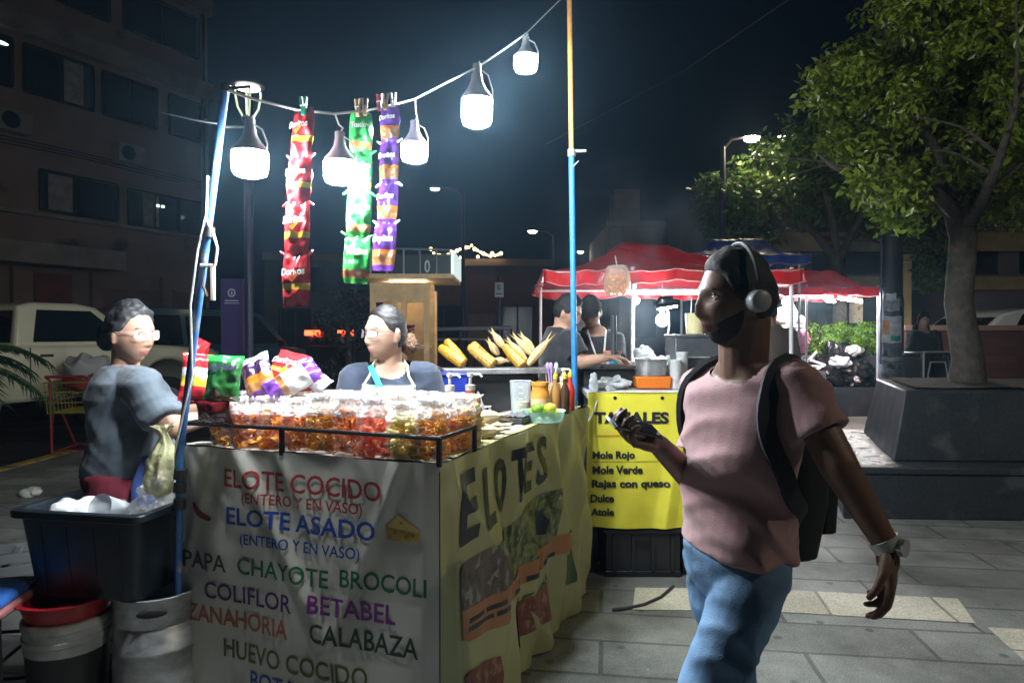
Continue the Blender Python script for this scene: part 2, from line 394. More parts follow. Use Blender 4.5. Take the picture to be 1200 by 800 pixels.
# local frame: x along the facade, +y into the building (away from street = -NRM)
XE = 5.97
b = MB()
b.box((XE / 2 - 9, 4.2, 8), (XE + 18, 8, 16)); b.build('wall', m_bwall, bld, smooth=False)
def ledge(z, h, pr, x0=-18, x1=XE, m=m_bwall2, nm='ledge'):
    b = MB(); b.box(((x0 + x1) / 2, 0.2 - pr / 2 - 0.003, z), (x1 - x0, pr, h)); b.build(nm, m, bld, bevel=0.01)
ledge(3.38, 0.5, 1.0, -10, 2.6, nm='canopy'); ledge(8.95, 0.5, 0.28, -18, XE); ledge(11.6, 0.6, 0.25, -18, XE, m_bwall); ledge(4.42, 0.1, 0.2, -18, XE)
def window(x, z, w, h, lit=None, mull=1):
    f = MB(); t = 0.06
    f.box((x, 0.165, z + h / 2), (w, 0.07, t)); f.box((x, 0.165, z - h / 2), (w, 0.07, t))
    for k in range(mull + 2): f.box((x - w / 2 + k * w / (mull + 1), 0.16, z), (t * 0.8, 0.06, h - t))
    fo = f.build('window', m_frame_d, bld, smooth=False)
    p = MB(); p.box((x, 0.188, z), (w - 0.02, 0.02, h - 0.02)); p.build('pane', lit or m_glass_d, fo, smooth=False)
m_lit_dim = mat('lit_blind', (0.2, 0.17, 0.1), 0.6, var=(9, 0.3), emit=((1.0, 0.8, 0.45), 0.1))
window(-1.55, 5.05, 2.6, 1.0, m_lit_dim, 1); window(2.0, 5.05, 2.0, 1.0, None, 1); window(4.5, 5.0, 2.4, 1.0, None, 2)
window(-6, 5.05, 3.4, 1.0, None, 2); window(-11, 5.05, 3.4, 1.0, None, 2)
for x, w, k in ((-10.5, 4, 3), (-5.4, 3.6, 2), (-0.9, 2.6, 1), (1.5, 1.7, 1), (3.4, 1.6, 1), (5.2, 1.2, 0)): window(x, 7.95, w, 1.15, None, k)
for x, w, k in ((-9, 4, 3), (-4, 4, 2), (1.2, 3.2, 2), (4.4, 2.4, 1)): window(x, 10.5, w, 1.2, None, k)
for x, w, h, m_ in ((-0.2, 0.55, 2.9, m_red_panel), (1.3, 0.9, 3.0, m_red_panel), (3.35, 1.7, 2.7, m_shutter), (5.1, 0.9, 2.7, m_shutter), (-3.4, 4.6, 2.9, m_glass_d)):
    b = MB(); b.box((x, 0.17, h / 2), (w, 0.06, h)); b.build('door', m_, bld, smooth=False)
for x in (2.35, 4.4, 0.45): b = MB(); b.box((x, 0.12, 1.55), (0.28, 0.2, 3.1)); b.build('pilaster', m_bwall, bld, smooth=False)
for x, z, w in ((0.15, 8.35, 0.34), (4.2, 5.18, 0.12), (4.36, 5.18, 0.12)):  # one small lamp, then two glowing dots for lights reflected in the glass
    b = MB(); b.sphere((x, 0.15, z), (w / 2, 0.02, 0.045)); b.build('lamp_and_reflection', mat('cool_lamp_and_reflection', (0.8, 0.9, 0.9), emit=((0.75, 1.0, 0.92), 1.6)), bld)

for x, z in ((-2.9, 4.1), (3.2, 6.4), (-4.6, 6.55), (0.3, 6.5)):
    b = MB(); b.box((x, .0, z), (.75, .38, .5)); ac = b.build('air_conditioner', m_bwall2, bld, bevel=.02); b = MB(); b.lathe([(.0, 0), (.19, 0), (.2, .012), (0, .014)], 20); b.v = [(x - .12 + v[0], -.193 - v[2], z + v[1]) for v in b.v]; b.build('fan_grille', m_frame_d, ac)
for x in (-2.75, 5.72): b = MB(); b.tube([(x, .12, 0), (x, .12, 9.5), (x, .12, 14)], .055, 8); b.build('drain_pipe', m_frame_d, bld)
for k in range(3): b = MB(); b.tube([(-12, .13, 6.0 + .09 * k), (-3, .1, 5.9 + .1 * k), (2, .13, 6.05 + .07 * k), (5.9, .12, 5.95 + .09 * k)], .014, 5); b.build('wall_cable', m_frame_d, bld)
m_curt = mat('curtain', (.30, .27, .23), .8, var=(5, .4))
for x, z, w, h in ((-.6, 7.95, .7, 1.05), (1.85, 7.95, .5, 1.05), (1.5, 5.05, .6, .9), (-5.0, 7.95, 1.1, 1.05), (4.0, 5.0, .5, .9)): b = MB(); b.grid(lambda u, v: (x + (u - .5) * w, .174 + .004 * math.sin(40 * u), z + (v - .5) * h), 24, 2); b.build('curtain', m_curt, bld)
# ------------------------------------------------------------------ dark street fronts behind the kiosk
m_dkwall = mat('far_wall', (0.13, 0.11, 0.12), 0.85, var=(0.8, 0.3))
m_maroon = mat('far_maroon', (0.17, 0.07, 0.075), 0.8, var=(0.8, 0.3))
m_fwin = mat('far_window', (0.02, 0.03, 0.035), 0.2)
m_awn = mat('awning_cloth', (0.07, 0.09, 0.11), 0.7)
def shopfront(label, c, w, dpt, h, rz, m, wins, door=None):
    t = thing('shop_building', label, 'building', c, rz)
    b = MB(); b.box((0, dpt / 2, h / 2), (w, dpt, h)); b.build('wall', m, t, smooth=False)
    b = MB(); b.box((0, -0.09, h - 0.12), (w + 0.1, 0.2, 0.25)); b.build('cornice', m_bwall, t, smooth=False)
    for x, z, ww, hh in wins:
        f = MB()
        f.box((x, -0.03, z + hh / 2), (ww, 0.06, 0.07)); f.box((x, -0.03, z - hh / 2), (ww, 0.06, 0.07))
        for k in (-1, 0, 1): f.box((x + k * (ww / 2 - 0.035), -0.033, z), (0.07, 0.05, hh - 0.07))
        fo = f.build('window', m_frame_d, t, smooth=False)
        p = MB(); p.box((x, -0.008, z), (ww - 0.02, 0.01, hh - 0.02)); p.build('pane', m_fwin, fo, smooth=False)
    if door:
        b = MB(); b.box((door[0], -0.02, door[2] / 2), (door[1], 0.05, door[2])); b.build('door', m_shutter, t, smooth=False)
    return t
s1 = shopfront('low dark shop with a maroon front beyond the wooden kiosk', (-1.2, 25, -0.12), 5.2, 6, 4.3, 0, m_maroon, [(-1.3, 1.8, 1.5, 1.6), (1.4, 1.8, 1.2, 1.6)], (0.1, 1.0, 2.3))
s2 = shopfront('grey unlit shop between the office building and the kiosk', (-6.6, 26, -0.12), 5.4, 6, 4.6, 0.15, m_dkwall, [(-1.6, 1.6, 1.2, 1.8), (1.3, 1.6, 1.5, 1.8), (-1.2, 3.6, 1.0, 0.9), (1.2, 3.6, 1.0, 0.9)], (0, 0.9, 2.2))
s3 = shopfront('unlit dark shop behind the smoke of the grill', (3.1, 27, -0.12), 3.2, 6, 3.6, 0, m_dkwall, [(0, 1.7, 1.8, 1.5)])
# pale building whose wall carries a painted name
m_pale = mat('pale_wall', (0.34, 0.32, 0.31), 0.85, var=(0.8, 0.25), stain=((0.2, 0.18, 0.17), 1.2, 0.58))
cv = thing('corner_building', 'pale flat roofed building with dark painted lettering above the red canopy', 'building', (6.0, 24.0, -0.12))
b = MB(); b.box((1.0, 3, 2.75), (7.2, 6, 5.5)); b.build('wall', m_pale, cv, smooth=False)
b = MB(); b.box((1.0, -0.07, 5.42), (7.4, 0.16, 0.2)); b.build('cornice', m_bwall2, cv, smooth=False)
b = MB(); b.box((-1.95, 0.7, 6.1), (0.9, 1.2, 1.15)); b.build('roof_tank', m_pale, cv, smooth=False)
b = MB(); vs, fs = text_mb('Covo', (1.35, 0.72), 0.012); b.add([(-0.35 + x, -0.02, 4.45 + y + 0.03 * math.sin(9 * x)) for x, y in vs], fs)
b.build('lettering', mat('sign_black', (0.02, 0.02, 0.02), 0.6), cv, smooth=False, fixn=False)
for x in (-1.6, 0.6, 2.8): b = MB(); b.box((x, -0.02, 2.2), (1.3, 0.05, 1.5)); b.build('window', m_fwin, cv, smooth=False)

# ------------------------------------------------------------------ building and low wall at the right
m_cream = mat('cream_band', (0.36, 0.28, 0.13), 0.8, var=(2, 0.3))
m_brick = None
def brick_mat():
    m = bpy.data.materials.new('red_brick'); m.use_nodes = True; nt = m.node_tree; N = nt.nodes; L = nt.links; b = N['Principled BSDF']
    tc = N.new('ShaderNodeTexCoord'); mp = N.new('ShaderNodeMapping'); mp.inputs['Rotation'].default_value = (R(90), 0, 0); L.new(tc.outputs['Object'], mp.inputs[0])
    br = N.new('ShaderNodeTexBrick'); br.inputs['Scale'].default_value = 1; br.inputs['Brick Width'].default_value = 0.6; br.inputs['Row Height'].default_value = 0.14; br.inputs['Mortar Size'].default_value = 0.012
    br.inputs['Color1'].default_value = (0.12, 0.05, 0.036, 1); br.inputs['Color2'].default_value = (0.085, 0.036, 0.03, 1); br.inputs['Mortar'].default_value = (0.06, 0.05, 0.045, 1)
    L.new(mp.outputs[0], br.inputs[0]); L.new(br.outputs[0], b.inputs['Base Color']); b.inputs['Roughness'].default_value = 0.85
    return m
m_brick = brick_mat()
rb = thing('brick_building', 'dark two storey building with cream bands behind the large tree', 'building', (9.8, 15.5, 0))
b = MB(); b.box((2.0, 4, 2.7), (13, 8, 5.4)); b.build('wall', m_dkwall, rb, smooth=False)
for z, h in ((2.62, 0.3), (3.55, 0.42)): b = MB(); b.box((2.0, -0.06, z), (13.1, 0.16, h)); b.build('cream_band', m_cream, rb, smooth=False)
for x, z, w, h in ((-2.2, 3.08, 1.6, 0.5), (0.2, 3.08, 2.0, 0.5), (2.8, 3.08, 2.2, 0.5), (5.6, 3.08, 2.2, 0.5), (0.5, 4.5, 2.2, 1.1), (3.4, 4.5, 2.2, 1.1)):
    f = MB(); f.box((x, -0.03, z + h / 2 - 0.03), (w, 0.05, 0.06)); f.box((x, -0.03, z - h / 2 + 0.03), (w, 0.05, 0.06)); f.box((x, -0.033, z), (0.06, 0.05, h - 0.12))
    fo = f.build('window', m_frame_d, rb, smooth=False)
    p = MB(); p.box((x, -0.008, z), (w, 0.01, h)); p.build('pane', m_fwin, fo, smooth=False)
b = MB(); b.sphere((1.62, -0.05, 4.35), (0.07, 0.02, 0.05)); b.build('wall_lamp', mat('white_lamp', (0.9, 0.9, 0.9), emit=((1, 0.97, 0.9), 1.2)), rb)
lw = thing('brick_wall', 'low red brick wall to the right of the tree trunk', 'wall', (8.9, 11.6, 0))
b = MB(); b.box((0.6, 0.15, 0.77), (5.6, 0.3, 1.54)); b.build('wall', m_brick, lw, smooth=False)
b = MB(); b.box((0.6, 0.15, 1.585), (5.7, 0.38, 0.09)); b.build('coping', m_bwall, lw, bevel=0.01)
fence_col = thing('cream_pillar', 'cream painted pillar beside the person in black', 'pillar', (8.1, 14.3, 0))
b = MB(); b.box((0, 0, 1.5), (0.35, 0.35, 3.0)); b.build('shaft', m_cream, fence_col, bevel=0.02); b = MB(); b.box((0, 0, 3.06), (0.45, 0.45, 0.12)); b.build('cap', m_cream, fence_col, bevel=0.01)

# ------------------------------------------------------------------ granite planters
m_gran = mat('grey_granite', (0.035, 0.041, 0.05), 0.42, var=(40, 0.35), rvar=(2, 0.3, 0.55), bump=(8, 0.08), stain=((0.085, 0.09, 0.095), 2.5, 0.6))
m_soil = mat('planter_soil', (0.04, 0.03, 0.02), 0.95, var=(8, 0.5), bump=(30, 1.0))
pl = thing('granite_planter', 'large two tier dark granite planter round the big tree', 'planter', (0, 0, 0))
X0, Y0, Y1, HT = 2.68, 5.5, 7.6, 0.42
skb = lambda v: (v[0] + .36 * (v[1] - 5.5), v[1] - .05 * (v[0] - 2.7), v[2])
b = MB(); b.box(((X0 + 8.4) / 2, (Y0 + Y1) / 2, HT / 2 - 0.03), (8.4 - X0, Y1 - Y0, HT - 0.06)); b.v = [skb(v) for v in b.v]; b.build('bench_base', m_gran, pl, bevel=0.012)
for i, (xa, xb) in enumerate(((X0, 4.22), (4.228, 5.9), (5.908, 8.4))):
    b = MB(); b.box(((xa + xb) / 2, (Y0 + Y1) / 2, HT - 0.026), (xb - xa, Y1 - Y0 + 0.04, 0.06)); b.v = [skb(v) for v in b.v]; b.build('bench_slab', m_gran, pl, bevel=0.012)
def frustum(x0, x1, y0, y1, z0, z1, bx, by):
    return [(x0, y0, z0), (x1, y0, z0), (x1, y1, z0), (x0, y1, z0), (x0 + bx, y0 + by, z1), (x1 - bx, y0 + by, z1), (x1 - bx, y1 - by, z1), (x0 + bx, y1 - by, z1)]
BOXF = [(3, 2, 1, 0), (4, 5, 6, 7), (0, 1, 5, 4), (1, 2, 6, 5), (2, 3, 7, 6), (3, 0, 4, 7)]
xs = [3.2, 4.74, 6.2, 8.3]
for i in range(3):
    sk = lambda v: (v[0] + .36 * (v[1] - 5.72), v[1] - .05 * (v[0] - 3.2), v[2])
    b = MB(); vs = frustum(xs[i] + (0.004 if i else 0), xs[i + 1], 5.72, 7.35, HT + 0.006, 1.01, 0.0, 0.1)
    if i == 0: vs[4] = (vs[4][0] + 0.12, vs[4][1], vs[4][2]); vs[7] = (vs[7][0] + 0.12, vs[7][1], vs[7][2])
    vs = [sk(v) for v in vs]; b.add(vs, BOXF); b.build('planter_panel', m_gran, pl, bevel=0.014)
b = MB(); b.grid(lambda u, v: sk((3.42 + 4.7 * u, 5.95 + 1.25 * v, 0))[:2] + (1.03 + 0.03 * N3((u * 6, v * 3, 1)),), 20, 8); b.build('soil', m_soil, pl)
b = MB()
def puddle(u, v):
    a = 2 * math.pi * u; r = v * (1 + 0.3 * math.sin(3 * a) + 0.2 * math.cos(5 * a + 1)); return skb((2.93 + 0.2 * r * math.cos(a), 6.45 + 0.8 * r * math.sin(a), HT + 0.0085))
b.grid(lambda u, v: skb((2.70 + .40 * u + .05 * math.sin(9 * v), 5.58 + 1.85 * v, HT + .0065 + .001 * N3((u * 9, v * 30, 0)))), 12, 60); b.build('wet_patch', m_wet, pl)
pl2 = thing('low_planter', 'low grey granite planter holding the bright green bush', 'planter', (6.0, 13.0, 0))
b = MB(); b.box((-0.1, 0, 0.26), (3.4, 1.5, 0.52)); b.build('bench_base', m_gran, pl2, bevel=0.02)
b = MB(); b.box((0.42, 0.2, 0.80), (2.0, 0.8, 0.56), taper=(0.98, 0.95)); b.build('planter_panel', mat('blue_granite', (0.10, 0.115, 0.14), 0.5, var=(30, 0.25)), pl2, bevel=0.02)
b = MB(); b.box((0.42, 0.2, 1.085), (1.8, 0.6, 0.03)); b.build('soil', m_soil, pl2)

# ------------------------------------------------------------------ trees
m_bark = mat('bark', (0.085, 0.074, 0.06), 0.85, var=(9, 0.45), bump=(22, 0.9), stain=((0.07, 0.06, 0.05), 11, 0.58))
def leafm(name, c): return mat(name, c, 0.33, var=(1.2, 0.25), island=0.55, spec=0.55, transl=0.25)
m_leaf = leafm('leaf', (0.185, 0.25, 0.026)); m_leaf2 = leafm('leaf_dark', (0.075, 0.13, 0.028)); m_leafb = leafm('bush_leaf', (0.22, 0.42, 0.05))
def leaves(mb, pts, size, rr, droop=0.5, m=0):
    for c in pts:
        c = Vector(c); d = Vector((rr.gauss(0, 1), rr.gauss(0, 1), rr.gauss(-droop, 0.8))).normalized(); u, w = frame_of(d)
        a = rr.uniform(0, 6.283); s = u * math.cos(a) + w * math.sin(a); n = d.cross(s)
        L_ = size * rr.uniform(0.65, 1.3); W = L_ * 0.24
        mb.add([c, c + d * L_ * 0.5 + s * W + n * W * 0.35, c + d * L_, c + d * L_ * 0.5 - s * W + n * W * 0.35], [(0, 1, 2), (0, 2, 3)], m)
def clump_pts(rr, c, r, n, shell=0.45):
    out = []
    for _ in range(n):
        d = Vector((rr.gauss(0, 1), rr.gauss(0, 1), rr.gauss(0, 1))).normalized(); q = rr.uniform(shell, 1.0) ** 0.6
        out.append(Vector(c) + Vector((d.x * r[0], d.y * r[1], d.z * r[2])) * q)
    return out
def limb(mb, pts, r0, r1, n=9, wob=0.05, rr=rnd, steps=5):
    """smooth crooked limb through control points"""
    pts = [Vector(p) for p in pts]; out = []
    for i in range(len(pts) - 1):
        for k in range(steps): out.append(pts[i].lerp(pts[i + 1], k / steps))
    out.append(pts[-1])
    for _ in range(2): out = [out[0]] + [(out[i - 1] + out[i] * 2 + out[i + 1]) / 4 for i in range(1, len(out) - 1)] + [out[-1]]
    out = [p + Vector((N3(p, 2.3), N3(p + Vector((5, 1, 2)), 2.3), 0)) * wob for p in out]; k = len(out) - 1
    mb.tube(out, [r0 + (r1 - r0) * (i / k) ** 0.8 for i in range(k + 1)], n)
    return out
rr = random.Random(11)
tx, ty = 4.36, 6.55
tree = thing('street_tree', 'large leafy tree with a thick trunk rising from the granite planter', 'tree', (tx, ty, 1.0))
b = MB()
def T3(px, py, d): return P(px, py, d) - Vector((tx, ty, 1.0))
tr = [(0.02, 0, -0.12), (0.0, 0, 0.25), (-0.07, 0, 0.8), (-0.03, 0, 1.4), (-0.08, 0.02, 1.75)]
b.tube([Vector(p) + Vector((0.015 * math.sin(7 * p[2]), 0, 0)) for p in tr], [0.18, 0.135, 0.12, 0.118, 0.135], 18)
br_ends = []
for pts, r0, r1 in (
    ([T3(1120, 250, 6.55), T3(1105, 200, 6.5), T3(1080, 150, 6.4), T3(1050, 80, 6.2)], 0.11, 0.03),
    ([T3(1125, 255, 6.55), T3(1085, 222, 6.3), T3(1030, 200, 6.0), T3(985, 204, 5.8), T3(960, 180, 5.7)], 0.075, 0.014),
    ([T3(1130, 250, 6.6), T3(1150, 190, 6.7), T3(1140, 110, 6.6), T3(1150, 20, 6.5)], 0.12, 0.04),
    ([T3(1135, 250, 6.6), T3(1175, 190, 6.9), T3(1220, 120, 7.1), T3(1260, 60, 7.2)], 0.1, 0.03),
    ([T3(1120, 245, 6.6), T3(1090, 190, 7.1), T3(1060, 120, 7.6)], 0.08, 0.02),
    ([T3(1132, 262, 6.5), T3(1150, 230, 6.0), T3(1180, 170, 5.6), T3(1190, 110, 5.4)], 0.06, 0.02)):
    br_ends.append(limb(b, pts, r0, r1))
for k in range(40):
    src = rr.choice(br_ends); p = src[rr.randrange(len(src) // 3, len(src))]
    q = p + Vector((rr.gauss(0, .5), rr.gauss(0, .5), rr.uniform(0, .7))); limb(b, [p, (p + q) / 2 + Vector((0, 0, .1)), q], 0.018, 0.005, 5, 0.04, rr, 3)
b.build('trunk', m_bark, tree)
b = MB(); pts = []
clumps = []
for px, py, r_ in ((985, 105, .46), (1000, 160, .42), (1040, 60, .5), (1090, 30, .5), (1065, 130, .55), (1120, 90, .6), (1150, 30, .55), (1190, 70, .6), (1170, 140, .55), (1215, 140, .6), (1045, 200, .38), (1090, 190, .42), (975, 140, .28), (950, 100, .26), (960, 175, .22), (1200, 200, .45), (1160, 205, .36), (1010, 120, .42), (1140, -20, .6), (1080, -10, .5), (1230, 20, .7), (1240, 210, .5), (1005, 225, .25), (1185, 245, .25), (1060, 245, .22), (1215, -40, .7), (1280, 100, .8)):
    if px < 1030: px += 28
    clumps.append((T3(px, py, 6.3 + rr.uniform(-0.75, 0.8)), r_))
    if r_ > .4: clumps.append((T3(px + rr.uniform(-25, 25), py + rr.uniform(-20, 20), 7.2 + rr.uniform(-.4, .5)), r_))
for c, r_ in clumps:
    for k in range(int(26 * r_ / .4)):
        d = Vector((rr.gauss(0, 1), rr.gauss(0, 1), rr.gauss(0.1, 1))).normalized() * r_ * rr.uniform(.5, 1.05); cc = c + d
        rs = rr.uniform(.09, .2); pts += clump_pts(rr, cc, (rs, rs, rs * .7), int(40 * (rs / .14) ** 1.3), .1)
leaves(b, pts, 0.076, rr, .6)
b.build('crown', m_leaf, tree, smooth=False, fixn=False)

def small_tree(label, base, fork_z, limbs, clump, n, size, seed, m):
    q = random.Random(seed); base = Vector(base); t = thing('street_tree', label, 'tree', base); b = MB()
    for pts, r0, r1 in limbs: limb(b, [Vector(p) - base for p in pts], r0, r1, 9, 0.05, q)
    b.build('trunk', m_bark, t); b = MB(); pp = []
    for c, r_ in clump:
        c = Vector(c) - base
        for k in range(int(n * r_)):
            d = Vector((q.gauss(0, 1), q.gauss(0, 1), q.gauss(0, .9))).normalized() * r_ * q.uniform(.3, 1.05)
            rs = q.uniform(.12, .26); pp += clump_pts(q, c + d, (rs, rs, rs * .7), 24, .1)
    leaves(b, pp, size, q, .5); b.build('crown', m, t, smooth=False, fixn=False); return t
d2 = 13.4
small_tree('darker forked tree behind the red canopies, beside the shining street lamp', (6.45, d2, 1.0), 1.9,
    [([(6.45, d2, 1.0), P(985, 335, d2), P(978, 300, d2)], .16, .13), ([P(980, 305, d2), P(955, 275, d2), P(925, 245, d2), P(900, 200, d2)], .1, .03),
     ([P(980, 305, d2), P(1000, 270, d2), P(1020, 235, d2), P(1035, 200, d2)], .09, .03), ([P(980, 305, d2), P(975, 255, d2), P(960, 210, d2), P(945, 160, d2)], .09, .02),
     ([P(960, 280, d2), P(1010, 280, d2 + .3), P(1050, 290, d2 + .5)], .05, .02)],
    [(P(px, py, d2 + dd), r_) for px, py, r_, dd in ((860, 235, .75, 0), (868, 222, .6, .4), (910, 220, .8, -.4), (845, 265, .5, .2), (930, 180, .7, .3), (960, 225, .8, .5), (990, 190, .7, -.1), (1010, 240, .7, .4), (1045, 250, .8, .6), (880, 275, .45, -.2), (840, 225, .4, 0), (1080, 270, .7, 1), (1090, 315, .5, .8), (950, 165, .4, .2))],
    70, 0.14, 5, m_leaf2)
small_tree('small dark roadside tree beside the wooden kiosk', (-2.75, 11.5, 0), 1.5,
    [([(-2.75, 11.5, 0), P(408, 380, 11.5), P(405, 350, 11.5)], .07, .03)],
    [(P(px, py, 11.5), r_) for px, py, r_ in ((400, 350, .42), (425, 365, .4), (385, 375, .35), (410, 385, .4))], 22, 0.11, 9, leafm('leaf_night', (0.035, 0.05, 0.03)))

# bush in the low planter
q = random.Random(3); bush = thing('green_bush', 'bright green leafy bush in the low granite planter', 'bush', (6.36, 12.95, 1.08)); bush.scale = (1.2, 1.1, 1.25)
b = MB()
for k in range(26): x = q.uniform(-.55, .55); b.tube([(x * .6, q.uniform(-.12, .12), 0), (x * .8, 0, .25), (x, q.uniform(-.2, .2), .45)], [.012, .009, .004], 5)
b.build('stems', m_bark, bush); b = MB(); pp = []
for k in range(120): c = Vector((q.uniform(-.62, .48), q.uniform(-.28, .28), q.uniform(.12, .5) - .06)); pp += clump_pts(q, c, (.1, .1, .09), 24, .1)
leaves(b, pp, .062, q, -.2); b.build('foliage', m_leafb, bush, smooth=False, fixn=False)

# palm at the left edge
pb = Vector((-5.75, 6.9, 0)); palm = thing('palm_plant', 'dark green feathery palm at the left edge before the pickup', 'plant', pb)
q = random.Random(4); b = MB(); b.tube([(0, 0, 0), (.02, 0, .6), (0, 0, 1.1)], [.09, .07, .06], 10); b.build('stem', m_bark, palm); b = MB()
for k in range(17):
    a = q.uniform(-0.9, 1.2) if k < 11 else q.uniform(0, 6.28); e = q.uniform(.35, 1.2); Lf = q.uniform(.8, 1.15); pts = []
    for i in range(9):
        s = i / 8; pts.append(Vector((math.cos(a) * Lf * s * math.cos(e * .6), math.sin(a) * Lf * s * .8, 1.1 + Lf * (math.sin(e) * s - .75 * s * s))))
    b.tube(pts, [.012 - .001 * i for i in range(9)], 5)
    for i in range(1, 9):
        for sgn in (-1, 1):
            for hh in (0, .5):
                p = pts[i - 1].lerp(pts[i], .5 + hh * .5); d = (pts[i] - pts[i - 1]).normalized(); sd = d.cross(Vector((0, 0, 1))).normalized() * sgn
                ln = .26 * (1 - .5 * abs(i / 8 - .4)); t_ = p + sd * ln * .7 + d * ln * .6 + Vector((0, 0, -.09)); w_ = d * .011
                b.add([p - w_, p + w_, (p + t_) / 2 + w_ + Vector((0, 0, .02)), t_, (p + t_) / 2 - w_ + Vector((0, 0, .02))], [(0, 1, 2, 3, 4)])
b.build('fronds', leafm('palm_leaf', (0.05, 0.10, 0.035)), palm, smooth=False, fixn=False)

# ------------------------------------------------------------------ lamps and posts
m_pole_d = mat('post_paint', (0.06, 0.05, 0.10), 0.45, metal=0.3)
d = 9.0; lx = P(292, 0, d).x
ln = thing('lantern_post', 'tall dark post with a ring lantern behind the left blue pole', 'street lamp', (lx, d, 0))
b = MB(); b.tube([(0, 0, 0), (0, 0, .9)], .085, 16); b.tube([(0, 0, .9), (0, 0, 1.0)], [.085, .055], 16); b.tube([(0, 0, 1.0), (0, 0, 4.25)], .055, 14); b.build('post', m_pole_d, ln)
b = MB(); b.lathe([(.055, 4.25), (.09, 4.3), (.07, 4.34)], 14); b.build('collar', m_pole_d, ln)
for k in range(4):
    a = k * math.pi / 2 + .5; b = MB(); b.tube([(.06 * math.cos(a), .06 * math.sin(a), 4.32), (.13 * math.cos(a), .13 * math.sin(a), 4.45), (.16 * math.cos(a), .16 * math.sin(a), 4.62), (.155 * math.cos(a), .155 * math.sin(a), 4.68)], .014, 8)
    b.build('rib', mat('lantern_rib', (0.55, 0.6, 0.45), 0.3, emit=((0.85, 1.0, 0.6), 0.5)), ln)
b = MB(); b.lathe([(.10, 4.69), (.15, 4.70), (.15, 4.715), (.1, 4.72)], 20); b.build('lamp_disc', mat('lantern_light', (0.9, 0.9, 0.8), emit=((1, 0.98, 0.75), 6)), ln)
b = MB(); b.lathe([(.21, 4.725), (.2, 4.76), (.08, 4.8), (.0, 4.81)], 24); b.build('cap', m_pole_d, ln)

def street_lamp(label, x, y, h, arm, glow, headw=0.5, group=None, power=None):
    t = thing('street_lamp', label, 'street lamp', (x, y, 0), 0, group)
    b = MB(); b.tube([(0, 0, 0), (0, 0, h * .5), (0, 0, h)], [.09, .07, .05], 12); b.build('post', m_pole_d, t)
    b = MB(); b.tube([(0, 0, h - .05), (arm * .3, 0, h + .14), (arm, 0, h + .2)], [.04, .035, .03], 8); b.build('arm', m_pole_d, t)
    b = MB(); b.box((arm, 0, h + .21), (headw, .2, .08), taper=(.8, .7)); hd = b.build('head', m_frame_d, t, bevel=.015)
    b = MB(); b.lathe([(0, -.09), (.5, -.075), (.8, -.04), (.85, 0)], 16, (arm, 0, h + .165), sx=headw * .5, sy=.14); b.build('lens', glow, hd)
    if power:
        ld = bpy.data.lights.new('street_light', 'SPOT'); ld.energy = power[0]; ld.spot_size = R(power[1]); ld.spot_blend = .5; ld.shadow_soft_size = .12; ld.color = power[2]
        lo = bpy.data.objects.new('street_light', ld); col.objects.link(lo); lo.parent = t; lo.location = (arm, 0, h + .08); lo.rotation_euler = power[3]
    return t
m_warm = mat('warm_lamp', (0.9, 0.85, 0.7), emit=((1.0, 0.86, 0.52), 130))
m_warm2 = mat('warm_lamp_far', (0.9, 0.85, 0.7), emit=((1.0, 0.92, 0.68), 30))
p = P(880, 160, 13); street_lamp('glaring warm street lamp above the darker forked tree', p.x - .55, 13, p.z - .2, .55, m_warm, .34, 'lamps along the plaza', (80, 150, (1, .86, .55), (0, 0, 0)))
p = P(914, 160, 16); street_lamp('fainter street lamp just right of the glaring one', p.x - .5, 16, p.z - .2, .5, m_warm2, .3, 'lamps along the plaza')
p = P(510, 220, 22); street_lamp('distant street lamp high above the wooden kiosk', p.x + .9, 22, p.z - .2, -.9, mat('cool_lamp_far', (0.9, 0.9, 0.9), emit=((.8, 1, 1), 2.5)), .38, 'lamps along the plaza')
p = P(624, 270, 26); street_lamp('distant street lamp above the left end of the red canopy', p.x + .8, 26, p.z - .2, -.8, m_warm2, .4, 'lamps along the plaza')
p = P(680, 294, 30); street_lamp('farthest tiny street lamp seen over the red canopy', p.x + .6, 30, p.z - .2, -.6, m_warm2, .3, 'lamps along the plaza')
# assumed lamp out of view, added to light the near plaza from the right
street_lamp('tall plaza street lamp at the right end of the row', 6.2, -0.6, 6.2, -.6, m_warm2, .5, 'lamps along the plaza', (ASSUMED_LAMP_W, 172, (1.0, 0.93, 0.72), (R(32), 0, 0)))

# post with stickers
d = 10.2; x = P(1044, 0, d).x
up = thing('utility_post', 'dark post wrapped in pale stickers between canopy and planter', 'post', (x, d, 0)); up.scale = (1.22, 1.22, 1.04)
b = MB(); b.tube([(0, 0, 0), (0, 0, 6.2)], [.135, .11], 20); b.build('post', mat('post_black', (0.018, 0.018, 0.02), 0.5, var=(6, .4)), up)
b = MB(); b.tube([(0, 0, .15), (0, 0, 1.95)], .139, 24, cap=False); b.build('paper_wrap', mat('post_grey', (0.11, 0.13, 0.16), 0.6, var=(5, .6), stain=((0.02, 0.02, 0.025), 7, .55)), up)
def sticker(z0, z1, a0, a1, m, r=.1425):
    b = MB(); b.grid(lambda u, v: (r * math.cos(a0 + (a1 - a0) * u), r * math.sin(a0 + (a1 - a0) * u), z0 + (z1 - z0) * v + .006 * math.sin(9 * u)), 10, 3); b.build('sticker', m, up, fixn=False)
m_st = mat('sticker_white', (0.62, 0.64, 0.64), 0.5, var=(14, .3)); m_st2 = mat('sticker_teal', (0.05, 0.33, 0.33), 0.5, var=(10, .3)); m_st3 = mat('sticker_orange', (0.6, 0.3, 0.15), 0.5, var=(12, .3)); m_st4 = mat('sticker_grey', (0.3, 0.32, 0.36), 0.5, var=(20, .5))
